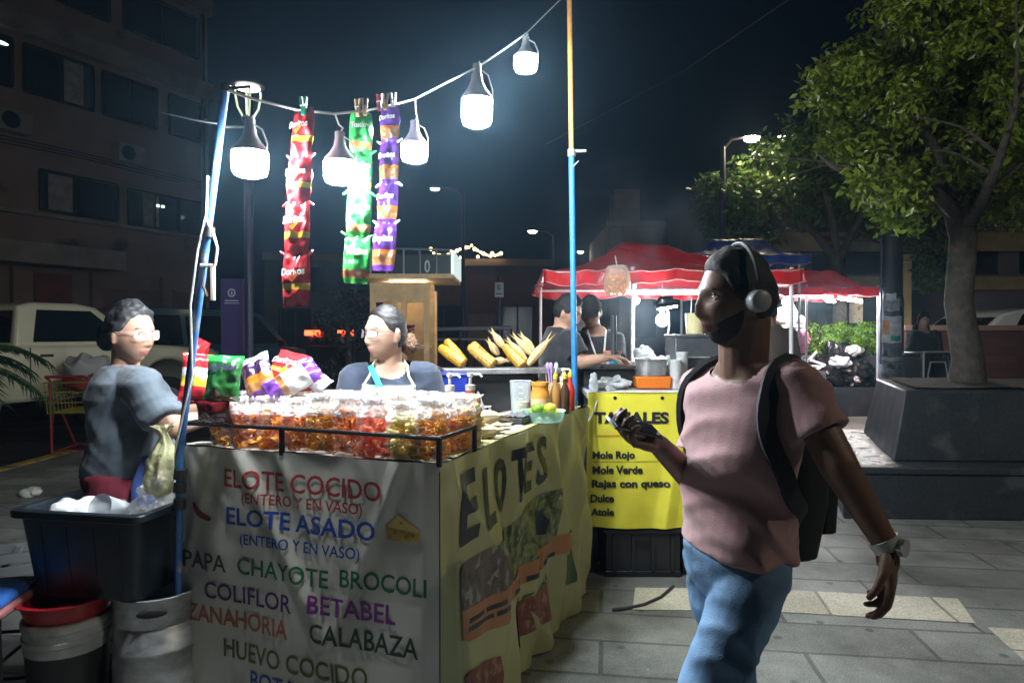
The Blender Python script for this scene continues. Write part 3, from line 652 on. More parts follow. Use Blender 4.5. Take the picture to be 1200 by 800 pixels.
sticker(1.3, 1.68, 3.3, 5.1, m_st); sticker(1.42, 1.62, 3.5, 4.1, m_st3, .1435); sticker(1.33, 1.40, 4.2, 5.0, m_st2, .1435); sticker(1.75, 1.92, 3.4, 4.9, m_st4); sticker(1.05, 1.1, 3.3, 5.2, m_st4); sticker(.6, .64, 3.2, 5.2, m_st4); sticker(1.9, 2.0, 3.8, 4.6, m_st)
b = MB(); b.tube([(-.15, -.05, 1.0), (-.152, -.05, 4)], .012, 6); b.build('conduit', m_pole_d, up)

# purple information totem
d = 9.6; t = thing('information_totem', 'slim purple information totem with a white round emblem', 'sign', (P(273, 0, d).x, d, 0), .1)
b = MB(); b.box((0, 0, 1.13), (.30, .1, 2.26)); b.build('panel', mat('totem_purple', (0.11, 0.07, 0.26), 0.4), t, bevel=.01)
b = MB()
n = 22; vs = []
for k in range(n): a = 2 * math.pi * k / n; vs += [(.055 * math.cos(a), -.053, 2.06 + .06 * math.sin(a)), (.035 * math.cos(a), -.053, 2.06 + .04 * math.sin(a))]
b.add(vs, [(2 * k, (2 * k + 2) % (2 * n), (2 * k + 3) % (2 * n), 2 * k + 1) for k in range(n)])
b.box((0, -.052, 2.06), (.02, .004, .05)); b.box((0, -.052, 1.95), (.18, .004, .018)); b.box((0, -.052, 1.915), (.2, .004, .012))
b.build('emblem', mat('totem_white', (0.7, 0.7, 0.75), 0.5), t, smooth=False)
# black and white traffic sign behind the corn
d = 14; t = thing('traffic_sign', 'small white panel sign on a thin post behind the grilled corn', 'sign', (P(585, 0, d).x, d, 0))
b = MB(); b.tube([(0, 0, -.1), (0, 0, 2.65)], .028, 8); b.build('post', m_pole_d, t)
b = MB(); b.box((0, -.04, 2.38), (.18, .02, .3)); b.build('panel', mat('sign_grey', (0.5, 0.52, 0.55), 0.5), t, bevel=.004)
b = MB(); vs, fs = text_mb('E', (.07, .1), .02); b.add([(-.035 + x, -.054, 2.38 + y) for x, y in vs], fs); b.box((0, -.053, 2.3), (.12, .004, .02)); b.build('lettering', mat('sign_black'), t, smooth=False, fixn=False)

# fairy lights on the far shop
fl = thing('fairy_lights', 'string of small warm fairy lights along the far shop front', 'string lights', (0, 24.6, 0))
b = MB(); w = MB(); q = random.Random(2); prev = None; last = []
for i in range(25):
    u = i / 24; px = 505 + 82 * u; py = 295 + 5 * math.sin(u * 9) - (3 if i % 7 == 0 else 0); p_ = P(px, py, 24.6); p_.y = 0; b.sphere(p_, .05 if i % 3 else .07, 8, 5); last.append(p_ + Vector((0, 0, .07)))
for px, py in ((540, 302), (541, 308), (512, 303), (560, 301), (575, 300)): p_ = P(px, py, 24.6); p_.y = 0; b.sphere(p_, .06, 8, 5)
b.build('bulbs', mat('fairy_glow', (1, .9, .6), emit=((1.0, 0.8, 0.4), 3.5)), fl); w.tube(last, .012, 4); w.build('wire', m_frame_d, fl)
sb = thing('wall_floodlight', 'single white flood light on the far maroon shop', 'lamp', P(523, 304, 24.7)); b = MB(); b.box((0, .06, .02), (.34, .1, .3)); b.build('housing', m_frame_d, sb, bevel=.01); b = MB(); b.box((0, -.005, 0), (.26, .03, .18)); b.build('lens', mat('flood_glow', (1, 1, 1), emit=((.9, 1, 1), 4)), sb)

# dark overhead cable
oc = MB(); oc.tube([P(640, 170, 20), P(800, 85, 14), P(940, -10, 11)], .012, 5); tag(oc.build('overhead_cable', mat('cable_grey', (.08, .08, .09), .6)), 'thin dark cable crossing the night sky above the lamp', 'cable')

# metal railing behind the corn grill
d = 10.6; rl = thing('metal_railing', 'long grey metal railing with thin bars behind the corn', 'railing', (0, d, 0))
b = MB(); x0, x1 = P(478, 0, d).x, P(600, 0, d).x
b.tube([(x0, 0, 1.55), (x1, 0, 1.58)], .03, 8); b.tube([(x0, 0, 1.4), (x1, 0, 1.4)], .02, 8); b.tube([(x0, 0, .2), (x1, 0, .2)], .02, 8); b.build('rails', mat('rail_steel', (.25, .26, .27), .4, metal=.5), rl)
b = MB()
for k in range(15): x = x0 + (x1 - x0) * k / 14; b.tube([(x, 0, 0 if k % 7 == 0 else .2), (x, 0, 1.55 if k % 7 == 0 else 1.4)], .012 if k % 7 else .03, 6)
b.build('bars', m_frame_d, rl)
# planting bed of roadside shrubs behind the young woman
q = random.Random(8); sh = thing('roadside_hedge', 'dark low hedge at the roadside behind the seated chips bags', 'hedge', P(380, 420, 9.2) * Vector((1, 1, 0)) if False else (P(375, 0, 9.2).x, 9.2, 0))
sh['label'] = 'dark low hedge at the roadside under the red tail lights'
b = MB(); pp = []
for k in range(110): pp += clump_pts(q, (q.uniform(-.9, .7), q.uniform(-.25, .25), q.uniform(.1, 1.05)), (.14, .14, .12), 14, .1)
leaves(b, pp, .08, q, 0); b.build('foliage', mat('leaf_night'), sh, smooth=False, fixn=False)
b = MB(); b.box((-.1, .0, .25), (2.0, .7, .5)); b.build('bed_wall', m_bwall, sh, bevel=.02)
# ------------------------------------------------------------------ vehicles (x forward, z up)
m_tyre = mat('tyre', (0.02, 0.02, 0.02), 0.85); m_rim = mat('rim', (0.3, 0.3, 0.32), 0.35, metal=0.8)
m_vglass = mat('car_glass', (0.01, 0.014, 0.018), 0.05, spec=0.9)
m_tail_off = mat('tail_lens', (0.25, 0.01, 0.01), 0.3); m_tail_on = mat('tail_lit', (0.6, 0.02, 0.01), 0.3, emit=((1, 0.06, 0.02), 7))
m_headl = mat('head_lens', (0.5, 0.5, 0.5), 0.1); m_trim = mat('black_trim', (0.02, 0.02, 0.022), 0.5)
def arch(cx, r, zb, n=9):
    return [(cx + r * math.cos(a), zb + r * math.sin(a)) for a in [math.pi * (1 - k / n) for k in range(n + 1)]]
def vehicle(name, label, cat, loc, rz, W, prof, cab, wins, wheels, wr, paint, tail, rear=None, extra=None, roofin=0.14):
    """prof: lower side outline; cab: cabin outline (first and last on the belt line); wins: side window quads"""
    t = thing(name, label, cat, loc, rz)
    b = MB(); b.prism(prof, lambda x, y, k: (x, (-W / 2 if k == 0 else W / 2), y)); b.build('body', paint, t, bevel=.05, angle=35)
    zb, zt = min(p[1] for p in cab), max(p[1] for p in cab)
    def cy(z): return W / 2 - .035 - roofin * (z - zb) / (zt - zb)
    b = MB(); b.prism(cab, lambda x, y, k: (x, (-1 if k == 0 else 1) * cy(y), y)); b.build('cabin', paint, t, bevel=.04, angle=35)
    for sgn in (-1, 1):
        for qd in wins:
            b = MB(); b.prism(qd, lambda x, y, k: (x, sgn * (cy(y) + (.004 if k else -.02)), y)); b.build('side_window', m_vglass, t, smooth=False)
    # screens at both cabin ends
    for (xa, za), (xb, zb2) in ((cab[0], cab[1]), (cab[-1], cab[-2])):
        s_ = 1 if xa == max(cab[0][0], cab[-1][0]) else -1
        n_ = Vector((abs(zb2 - za), 0, abs(xb - xa))).normalized() * .006; n_.x *= s_
        p0 = Vector((xa, 0, za)).lerp(Vector((xb, 0, zb2)), .1); p1 = Vector((xa, 0, za)).lerp(Vector((xb, 0, zb2)), .88)
        b = MB(); y0, y1 = cy(p0.z) - .1, cy(p1.z) - .08
        vs = [p0 + n_ + Vector((0, -y0, 0)), p0 + n_ + Vector((0, y0, 0)), p1 + n_ + Vector((0, y1, 0)), p1 + n_ + Vector((0, -y1, 0))]
        vs += [v - n_ * 3 for v in vs]; b.add(vs, BOXF[:0] + [(0, 1, 2, 3), (7, 6, 5, 4), (0, 4, 5, 1), (1, 5, 6, 2), (2, 6, 7, 3), (3, 7, 4, 0)])
        b.build('windscreen' if s_ > 0 else 'rear_window', m_vglass, t, smooth=False)
    for x in wheels:
        for sgn in (-1, 1):
            y = sgn * (W / 2 - .13)
            b = MB(); b.tube([(x, y - .11, wr), (x, y - .1, wr), (x, y + .1, wr), (x, y + .11, wr)], [wr * .93, wr, wr, wr * .93], 24)
            wh = b.build('wheel', m_tyre, t); b = MB(); b.tube([(x, y + sgn * .08, wr), (x, y + sgn * .118, wr)], [wr * .62, wr * .58], 18); b.build('rim', m_rim, wh)
    xf, xr = max(p[0] for p in prof), min(p[0] for p in prof)
    zl = zb - .22
    for sgn in (-1, 1):
        b = MB(); b.box((xf - .03, sgn * (W / 2 - .24), zl), (.1, .34, .17)); b.build('headlight', m_headl, t, bevel=.02)
        th, tw, tz = (rear or (.3, .16, zl)); b = MB(); b.box((xr + .02, sgn * (W / 2 - tw / 2 - .03), tz), (.08, tw, th)); b.build('tail_light', tail, t, bevel=.015)
        b = MB(); b.box((cab[-1][0] - .35 if cab[-1][0] > cab[0][0] else cab[0][0] - .35, sgn * (W / 2 + .1), zb + .08), (.1, .18, .14)); b.build('mirror', m_trim, t, bevel=.02)
        for qd in wins:
            xh = min(p[0] for p in qd) + .14; b = MB(); b.box((xh, sgn * (W / 2 + .012), zb - .12), (.16, .03, .035)); b.build('door_handle', m_trim, t, bevel=.008)
    for x, n_ in ((xf + .02, 'front_bumper'), (xr - .02, 'rear_bumper')):
        b = MB(); b.box((x, 0, wr + .12), (.12, W - .04, .2)); b.build(n_, m_trim, t, bevel=.03)
    if extra: extra(t)
    return t
rzD = math.atan2(D.y, D.x)
m_cream_p = mat('pickup_paint', (0.72, 0.69, 0.50), 0.35, coat=.4)
# pickup, front at the right end
zs, zbelt, zr = 0.66, 1.34, 1.93; wr = .42
prof = [(-5.4, 0.62)] + [(-5.0, .62)] + arch(-4.3, .5, .62) + [(-3.7, .62), (-1.5, .62)] + arch(-.95, .5, .62) + [(-.4, .62), (0, .7), (.02, 1.12), (-.12, 1.26), (-1.45, 1.36), (-3.2, zbelt), (-3.25, zbelt - .02), (-5.4, zbelt - .02)]
cab = [(-3.15, zbelt), (-3.05, zr - .05), (-2.85, zr), (-2.25, zr), (-2.0, zr - .05), (-1.35, zbelt)]
m_pk = vehicle('pickup_truck', 'cream pickup truck parked behind the woman in grey at the left', 'pickup truck', P(212, 390, 12.0) * Vector((1, 1, 0)) + Vector((0, 0, -.02)), rzD, 1.95, prof, cab,
    [[(-2.92, zbelt + .06), (-1.62, zbelt + .06), (-2.1, zr - .1), (-2.82, zr - .1)]], (-4.3, -.95), wr, m_cream_p, m_tail_off, extra=lambda t: (lambda b: b.build('door_seam', m_trim, t, smooth=False))(MB().box((-2.98, -.978, 1.0), (.012, .006, .66)).box((-1.55, -.978, 1.0), (.012, .006, .66)).box((-2.26, -.978, .66), (1.44, .006, .012))))
# tall dark estate car further on
prof = [(-4.7, .45), (-4.2, .45)] + arch(-3.75, .44, .45) + [(-3.2, .45), (-1.4, .45)] + arch(-.9, .44, .45) + [(-.4, .45), (0, .55), (.02, 1.05), (-.2, 1.2), (-1.2, 1.32), (-4.7, 1.32)]
cab = [(-4.65, 1.32), (-4.5, 2.0), (-4.3, 2.1), (-2.0, 2.1), (-1.75, 2.04), (-1.1, 1.32)]
wn_ = [[(-4.45, 1.4), (-3.75, 1.4), (-3.75, 1.95), (-4.35, 1.95)], [(-3.65, 1.4), (-2.6, 1.4), (-2.6, 1.95), (-3.65, 1.95)], [(-2.5, 1.4), (-1.35, 1.4), (-1.9, 1.95), (-2.5, 1.95)]]
vehicle('parked_car', 'dark teal tall car parked behind the purple totem', 'car', P(345, 390, 16.5) * Vector((1, 1, 0)) + Vector((0, 0, -.12)), rzD, 1.9, prof, cab, wn_, (-3.75, -.9), .37, mat('teal_paint', (0.03, 0.085, 0.12), 0.25, coat=.6), m_tail_off)
# car seen from behind with its tail lights on
vehicle('parked_car', 'dark car seen from behind with two lit red tail lights', 'car', Vector((P(386, 390, 15.5).x + .65, 15.5 + 4.6, -.12)) , R(82), 1.15 * 1.05, prof, cab, wn_, (-3.75, -.9), .37, mat('dark_paint', (0.012, 0.012, 0.014), 0.3, coat=.4), m_tail_on, rear=(.12, .36, 1.62))
# pale car beyond the brick wall
prof2 = [(-4.3, .35), (-3.9, .35)] + arch(-3.45, .38, .35) + [(-3.0, .35), (-1.3, .35)] + arch(-.85, .38, .35) + [(-.4, .35), (0, .45), (.02, .75), (-.2, .9), (-1.15, 1.02), (-4.2, 1.02), (-4.3, .8)]
cab2 = [(-4.1, 1.02), (-3.6, 1.42), (-3.2, 1.5), (-2.3, 1.5), (-1.95, 1.44), (-1.2, 1.02)]
vehicle('parked_car', 'pale car whose arched roof shows above the brick wall', 'car', (13.4, 13.4, 0.0), R(2), 1.75, prof2, cab2, [[(-3.55, 1.08), (-2.75, 1.08), (-2.75, 1.42), (-3.3, 1.42)], [(-2.65, 1.08), (-1.5, 1.08), (-2.05, 1.42), (-2.65, 1.42)]], (-3.45, -.85), .32, mat('silver_paint', (0.6, 0.6, 0.58), 0.35, coat=.3), m_tail_off, roofin=.12).scale = (1.25, 1.1, 1.3)

# loaded shopping trolley on the street, next to the pickup
d = 8.9; cx = P(97, 0, d).x; ct = thing('shopping_trolley', 'red shopping trolley heaped with bundles between pickup and woman in grey', 'trolley', (cx, d, -.12), R(100))
m_tr = mat('trolley_red', (0.30, 0.03, 0.03), 0.45); b = MB()
for y in (-.22, .22):
    b.tube([(-.35, y, .12), (.35, y, .12)], .016, 8); b.tube([(-.35, y, .12), (-.38, y, 1.02), (-.5, y, 1.08)], .016, 8); b.tube([(.3, y, .12), (-.1, y, .62)], .014, 8)
b.tube([(-.5, -.22, 1.08), (-.5, .22, 1.08)], .018, 8); b.tube([(-.35, -.22, .12), (-.35, .22, .12)], .014, 8); b.tube([(.35, -.22, .12), (.35, .22, .12)], .014, 8)
b.build('frame', m_tr, ct); b = MB()
for k in range(9):
    u = k / 8; b.tube([(-.36 + .76 * u, -.26, .62), (-.38 + .82 * u, -.29, 1.0)], .006, 5); b.tube([(-.36 + .76 * u, .26, .62), (-.38 + .82 * u, .29, 1.0)], .006, 5); b.tube([(-.36 + .76 * u, -.26, .62), (-.36 + .76 * u, .26, .62)], .006, 5)
for z, g in ((.62, 0), (.75, .01), (.88, .02), (1.0, .03)): b.tube([(-.37 - g, -.26 - g, z), (.4 + g * 2, -.26 - g, z), (.4 + g * 2, .26 + g, z), (-.37 - g, .26 + g, z), (-.37 - g, -.26 - g, z)], .008, 6)
b.build('basket', mat('trolley_yellow', (0.28, 0.22, 0.03), 0.5), ct)
for x in (-.33, .33):
    for y in (-.22, .22): b = MB(); b.tube([(x, y - .015, .055), (x, y + .015, .055)], .055, 14); b.build('wheel', m_tyre, ct)
q = random.Random(1)
def lumps(spec, name, label, cat_, loc, m, seed):
    q = random.Random(seed); t = MB()
    for c, r in spec:
        t2 = MB(); t2.sphere(c, r, 20, 12); t.add([Vector(v) * (1 + .12 * N3(Vector(v) * 7 + Vector((seed, 0, 0)))) for v in t2.v], t2.f)
    o = t.build(name, m, None); o.location = loc; o['label'] = label; o['category'] = cat_; return o
L0 = Vector((cx, d, -.12))
lumps([((0, 0, .98), (.2, .3, .1)), ((-.1, .12, 1.02), (.15, .16, .09))], 'cloth_bundle', 'red cloth bundle in the heaped shopping trolley', 'bundle', L0, mat('bundle_red', (.35, .05, .03), .8), 3)
lumps([((.05, 0, 1.18), (.25, .3, .14))], 'white_sack', 'whitish sack on top of the shopping trolley heap', 'sack', L0, mat('sack_white', (.4, .4, .38), .8), 4)
lumps([((.1, .28, .88), (.3, .42, .05))], 'folded_tarp', 'grey folded sheet sticking out of the shopping trolley', 'tarp', L0, mat('tarp_grey', (.2, .24, .24), .6), 5)
# ------------------------------------------------------------------ people
def head_pts(d):
    x, y, z = d[:, 0], d[:, 1], d[:, 2]
    px = .0765 * x; py = .097 * y; pz = .119 * z; t = np.clip(-z, 0, 1); sm = t * t * (3 - 2 * t)
    px = px * (1 - .30 * t ** 1.5) * (1 - .05 * np.clip(z, 0, 1)); py = np.where(y > 0, py * (.95 + .03 * t), py)
    py = np.where(y < 0, py * (1 - .6 * sm), py)
    w = np.clip(y * 2.0, 0, 1)
    def g(cx, cz, sx, sz): return np.exp(-((px - cx) / sx) ** 2 - ((pz - cz) / sz) ** 2)
    def g2(cx, cz, sx, sz): return g(cx, cz, sx, sz) + g(-cx, cz, sx, sz)
    f = (.009 * g(0, .002, .009, .022) + .0135 * g(0, -.022, .0105, .018) + .011 * g(0, -.036, .013, .010) + .006 * g2(.014, -.038, .008, .008)
         + .006 * g2(.03, .028, .024, .009) - .011 * g2(.031, .007, .015, .011) + .005 * g2(.046, -.026, .02, .02)
         + .008 * g(0, -.060, .020, .0055) + .008 * g(0, -.0735, .018, .0065) - .003 * g(0, -.0665, .022, .002)
         + .004 * g(0, -.066, .034, .022) + .010 * g(0, -.100, .022, .015))
    return np.stack([px, py + w * f, pz], 1)
def sph_dirs(nu, nv):
    out = []
    for i in range(1, nv):
        t = math.pi * i / nv
        for j in range(nu):
            a = 2 * math.pi * j / nu; out.append((math.sin(t) * math.cos(a), math.sin(t) * math.sin(a), math.cos(t)))
    out += [(0, 0, 1), (0, 0, -1)]; d = np.array(out); T = len(out) - 2; B = T + 1; fs = []
    for i in range(nv - 2):
        for j in range(nu): j2 = (j + 1) % nu; fs.append((i * nu + j, (i + 1) * nu + j, (i + 1) * nu + j2, i * nu + j2))
    for j in range(nu): j2 = (j + 1) % nu; fs.append((T, j, j2)); fs.append((B, (nv - 2) * nu + j2, (nv - 2) * nu + j))
    return d, fs
HD, HF = sph_dirs(72, 56); HP = head_pts(HD)
def remesh(mb, vox, smooth=3, name='m'):
    me = mb.mesh(name); o = bpy.data.objects.new(name, me); col.objects.link(o)
    md = o.modifiers.new('r', 'REMESH'); md.mode = 'VOXEL'; md.voxel_size = vox
    if smooth: ms = o.modifiers.new('s', 'SMOOTH'); ms.factor = .5; ms.iterations = smooth
    dg = bpy.context.evaluated_depsgraph_get(); r = bpy.data.meshes.new_from_object(o.evaluated_get(dg))
    n = len(r.vertices); co = np.empty(n * 3); r.vertices.foreach_get('co', co); fs = [tuple(p.vertices) for p in r.polygons]
    nr = np.empty(n * 3); r.vertices.foreach_get('normal', nr)
    bpy.data.objects.remove(o); bpy.data.meshes.remove(me); bpy.data.meshes.remove(r)
    return co.reshape(-1, 3), fs, nr.reshape(-1, 3)
def head_frame(f, up=(0, 0, 1)):
    f = Vector(f).normalized(); r = f.cross(Vector(up)).normalized(); u = r.cross(f); return Matrix((r, f, u)).transposed()
def hand(mb, wr, dv, nrm, thumb, curl=(25, 30, 35, 40), s=1.0, spread=2.5, tcurl=25):
    """wr wrist, dv direction of the hand, nrm out of the palm, thumb: +1/-1 side of dv x nrm"""
    wr = Vector(wr); dv = Vector(dv).normalized(); nrm = Vector(nrm); nrm = (nrm - dv * nrm.dot(dv)).normalized(); ac = dv.cross(nrm) * thumb
    M = Matrix((ac, dv, nrm)).transposed()
    mb.sphere(wr + dv * .05 * s, (.040 * s, .055 * s, .016 * s), 14, 10, M)
    mb.capsule(wr - dv * .01 * s, wr + dv * .04 * s, .024 * s, .024 * s, 10)
    Ls = (.072, .080, .074, .058)
    for k in range(4):
        o = (.030 - .020 * k) * s; root = wr + dv * (.092 - .004 * abs(k - 1)) * s + ac * o; a = R(spread * (1.5 - k)); d = (dv * math.cos(a) + ac * math.sin(a)).normalized()
        p = root - d * .03 * s; mb.capsule(p, root, .0105 * s, .0098 * s, 8); p = root; ax = d.cross(nrm)
        for j, fr in enumerate((.44, .32, .24)):
            ang = R(curl[k]) * (.8 if j == 0 else 1.0); d = (Quaternion(ax, ang) @ d); q_ = p + d * Ls[k] * fr * s * 1.05; mb.capsule(p, q_, (.0106 - .0010 * j) * s, (.0100 - .0012 * j) * s, 8); p = q_
    root = wr + dv * .022 * s + ac * .026 * s; d = (dv * .62 + ac * .7 + nrm * .25).normalized(); q_ = root + d * .042 * s; mb.capsule(root, q_, .015 * s, .0115 * s, 8)
    d = (d * .8 + dv * .6 + nrm * math.sin(R(tcurl)) - ac * .15).normalized(); q2 = q_ + d * .032 * s; mb.capsule(q_, q2, .011 * s, .0095 * s, 8); d = (d + nrm * .25 - ac * .25).normalized(); mb.capsule(q2, q2 + d * .024 * s, .0095 * s, .008 * s, 8)
SKIN = {}
def skin_mat(name, c): return mat(name, c, .5, var=(40, .1), bump=(180, .06), spec=.4)
def human(label, J, o):
    """J world joints; o options. Returns the thing."""
    pel, neck = J['pel'], J['neck']; base = Vector((pel.x, pel.y, o.get('floor', 0)))
    t = thing('person', label, 'person', base, 0)
    g = lambda k: J[k] - base
    up = (neck - pel).normalized(); f = Vector(o['face']).normalized(); f = (f - up * f.dot(up)).normalized(); rt = f.cross(up)
    vox = o.get('vox', .005); fat = o.get('fat', 1.0); k_ = o.get('size', 1.0)
    H = (neck - pel).length; hw, ww, cw, dp = [x * k_ for x in o.get('torso', (.17, .14, .165, .105))]
    sl, sr = J['shL'], J['shR']; r2 = (sr - sl).normalized() if (sr - sl).dot(rt) > 0 else rt; r2 = (r2 - up * r2.dot(up)).normalized(); f2 = up.cross(r2)
    def ring(u, rx, ry, sh=0, rr_=None, ff=None):
        c = pel + (neck - pel) * u - base; r_ = (rt * (1 - min(1, max(0, u))) + r2 * min(1, max(0, u))).normalized(); f_ = up.cross(r_); return (c + f_ * sh, r_, f_, rx, ry)
    bel = o.get('belly', 0.0)
    def torso(g_, u0=-.2, u1=1.0, neckr=.06):
        rs = []
        for u, rx, ry, sh in ((-.22, hw * .55, dp * .8, -.005), (-.12, hw * .93, dp * 1.05, -.008), (.05, hw * 1.0, dp * 1.12, -.008 + bel * .3), (.22, ww * 1.04, dp * 1.0 + bel * .5, bel * .6), (.4, ww, dp * .95 + bel * .4, bel * .5), (.58, cw * .95, dp * 1.05 + o.get('bust', 0) * .4, o.get('bust', 0) * .5), (.74, cw * 1.02, dp * 1.05 + o.get('bust', 0) * .4, o.get('bust', 0) * .4), (.88, cw * .98, dp * .85, -.005), (.96, cw * .62, dp * .66, -.01), (1.03, neckr * 1.15, neckr * 1.1, -.008)):
            if u < u0 or u > u1 + .05: continue
            rs.append(ring(u, rx + g_, ry + g_, sh))
        return rs
    sh_r = .052 * k_ * fat; el_r = .042 * k_ * fat; wr_r = .027 * k_; th_r = o.get('thigh', .085) * k_ * fat; kn_r = o.get('thigh', .085) * .66 * k_; an_r = .040 * k_
    b = MB(); b.loft(torso(0)); hc = g('head'); HM = head_frame(o['look'], o.get('headup', (0, 0, 1))); hs = o.get('hs', 1.0)
    b.capsule(g('neck') - up * .05, hc + HM @ Vector((0, -.02, -.05)) * hs, .058 * k_, o.get('neckr', .054) * k_, 16)
    hv = [hc + HM @ (Vector(p) * hs) for p in HP]; b.add(hv, HF)
    for sx in (-1, 1):
        er = HM @ Matrix.Rotation(R(-18) * sx, 3, 'Z'); b.sphere(hc + HM @ Vector((sx * .0765, -.008, -.006)) * hs, (.009 * hs, .019 * hs, .031 * hs), 12, 10, er); b.sphere(hc + HM @ Vector((sx * .076, -.004, -.03)) * hs, (.008 * hs, .010 * hs, .012 * hs), 10, 8, er)
    for s_ in 'LR':
        if 'el' + s_ not in J: continue
        S, E, W = g('sh' + s_), g('el' + s_), g('wr' + s_); mid = ring(.86, 0, 0)[0]
        b.capsule(mid.lerp(S, .45), S - up * .012, .05 * k_, sh_r * .92, 14); b.capsule(S, E, sh_r * .88, el_r, 14); b.capsule(E, W, el_r * .97, wr_r, 14)
        hd = o.get('hand' + s_)
        if hd: hand(b, W, hd[0], hd[1], hd[2], hd[3] if len(hd) > 3 else (25, 30, 35, 40), o.get('hands', 1.0) * k_)
    for s_ in 'LR':
        if 'kn' + s_ not in J: continue
        Hh, K, A_ = g('hip' + s_), g('kn' + s_), g('an' + s_); b.capsule(Hh, K, th_r, kn_r, 14); b.capsule(K, A_, kn_r * .98, an_r, 14)
        fd = Vector(o.get('foot' + s_, o['face'])); fd.z = 0; fd.normalize(); b.capsule(A_ + Vector((0, 0, -.03)), A_ + fd * .13 + Vector((0, 0, -.05)), .036, .03, 10)
    co, fs, nr = remesh(b, vox, o.get('smooth', 3)); sk = skin_mat(*o['skin']); mats = [sk, skin_mat(o['skin'][0] + '_lips', o.get('lips', tuple(c * k for c, k in zip(o['skin'][1], (1.0, .55, .55))))), mat('eye_white', (.5, .47, .45), .3), mat('eye_iris', (.03, .018, .01), .15), mat('brow_' + o['hairm'][0], tuple(c * .8 for c in o['hairm'][1]), .8)]
    out = MB(); MI = np.array(HM.inverted()); loc = (co - np.array(hc)) @ MI.T / hs
    lip = (np.abs(loc[:, 0]) < .024) & (np.abs(loc[:, 2] + .0665) < .0115 * np.clip(1 - (np.abs(loc[:, 0]) / .027) ** 2, 0, 1)) & (loc[:, 1] > .06) & (loc[:, 1] < .13)
    out.v = [tuple(v) for v in co]; out.f = list(fs); out.m = [1 if lip[list(p)].mean() > .5 else 0 for p in fs]
    beard = o.get('beard')
    if o.get('eyes', True):
        for sx in (-1, 1):
            i = int(np.argmin((HP[:, 0] - sx * .031) ** 2 + (HP[:, 2] - .007) ** 2 + (HP[:, 1] < 0) * 9)); ys = HP[i, 1]
            c = Vector((sx * .031, ys - .0075, .0065)); gz = o.get('gaze', (0, 0)); fx, fz = gz
            out.sphere(hc + HM @ c * hs, (.0125 * hs, .0115 * hs, .0095 * hs), 14, 10, HM, 2)
            out.sphere(hc + HM @ (c + Vector((fx * .006, .0072, fz * .004))) * hs, (.0062 * hs, .005 * hs, .0062 * hs), 10, 8, HM, 3)
            lid = [hc + HM @ (c + Vector((.0145 * math.cos(a), .0085 + .003 * math.sin(a), .0105 * math.sin(a) + .0005))) * hs for a in np.linspace(.1, math.pi - .1, 9)]; out.tube(lid, .0022 * hs, 6, 0)
            lid = [hc + HM @ (c + Vector((.0145 * math.cos(a), .0080, -.0085 * math.sin(a)))) * hs for a in np.linspace(.1, math.pi - .1, 9)]; out.tube(lid, .0018 * hs, 6, 0)
            br_ = [hc + HM @ Vector((sx * (.014 + .034 * u), ys + .0105 - .010 * u * u, .0255 + .006 * math.sin(u * 2.4) - .004 * u)) * hs for u in np.linspace(0, 1, 8)]; out.tube(br_, [.0022, .0034, .0036, .0034, .003, .0026, .002, .0012], 6, 4)
    body = out.build('body', mats, t, fixn=False, angle=180)
    # hair
    hm = hair_mat(o['hairm'][0], o['hairm'][1], *o['hairm'][2:])
    st = o.get('hair')
    if st:
        zt = np.interp(np.arccos(np.clip(HP[:, 1] / np.maximum(np.hypot(HP[:, 0], HP[:, 1]), 1e-6), -1, 1)), st['az'], st['zt'])
        m_ = np.clip((HP[:, 2] - zt + .010) / .02, 0, 1); m_ = m_ * m_ * (3 - 2 * m_); th = st.get('th', .10); vs = []
        for p, mk, dd in zip(HP, m_, HD):
            p = Vector(p); wv = st.get('wave', .006); n_ = wv * (N3((p.x * 26, p.y * 26, p.z * 60 if st.get('swept') else p.z * 26)) + .5 * N3(p * 70))
            lift = th * (.55 + .45 * max(0, dd[2])) * st.get('vol', 1.0)
            vs.append(hc + HM @ (p * (1 + mk * lift + (mk - 1) * .07) + p.normalized() * n_ * mk) * hs)
        b = MB(); b.add(vs, HF)
        for c, r in st.get('bun', []):
            bb = MB(); bb.sphere(c, r, 20, 14); b.add([hc + HM @ ((Vector(v) + Vector(v).normalized() * .006 * N3(Vector(v) * 60)) * hs) for v in bb.v], bb.f)
        hr = b.build('hair', hm, t, angle=180)
        if 'bunm' in st:
            b = MB(); 
            for c, r in st['bunm']:
                bb = MB(); bb.sphere(c, r, 22, 16); b.add([hc + HM @ ((Vector(v) * (1 + .10 * N3(Vector(v) * 55) + .05 * math.sin(v[2] * 300 + v[0] * 150))) * hs) for v in bb.v], bb.f)
            b.build('hair_bun', mat('hair_tips', (.20, .10, .05), .5, var=(60, .5), bump=(90, .9)), t, angle=180)
    if beard:
        m_ = np.clip((-.060 + .045 * np.clip((.095 - HP[:, 1]) / .08, 0, 1) - HP[:, 2]) / .014, 0, 1) * np.clip((HP[:, 1] - .004) / .012, 0, 1); lipm = np.exp(-(HP[:, 0] / .024) ** 2 - ((HP[:, 2] + .067) / .011) ** 2)
        m_ = m_ * np.clip(1 - 1.6 * lipm, 0, 1); vs = [hc + HM @ (Vector(p) * (1 + .020 * mk - .06 * (1 - mk)) + Vector(p).normalized() * .001 * mk * N3(Vector(p) * 150)) * hs for p, mk in zip(HP, m_)]
        b = MB(); b.add(vs, HF); b.build('beard', hm, t, angle=180)
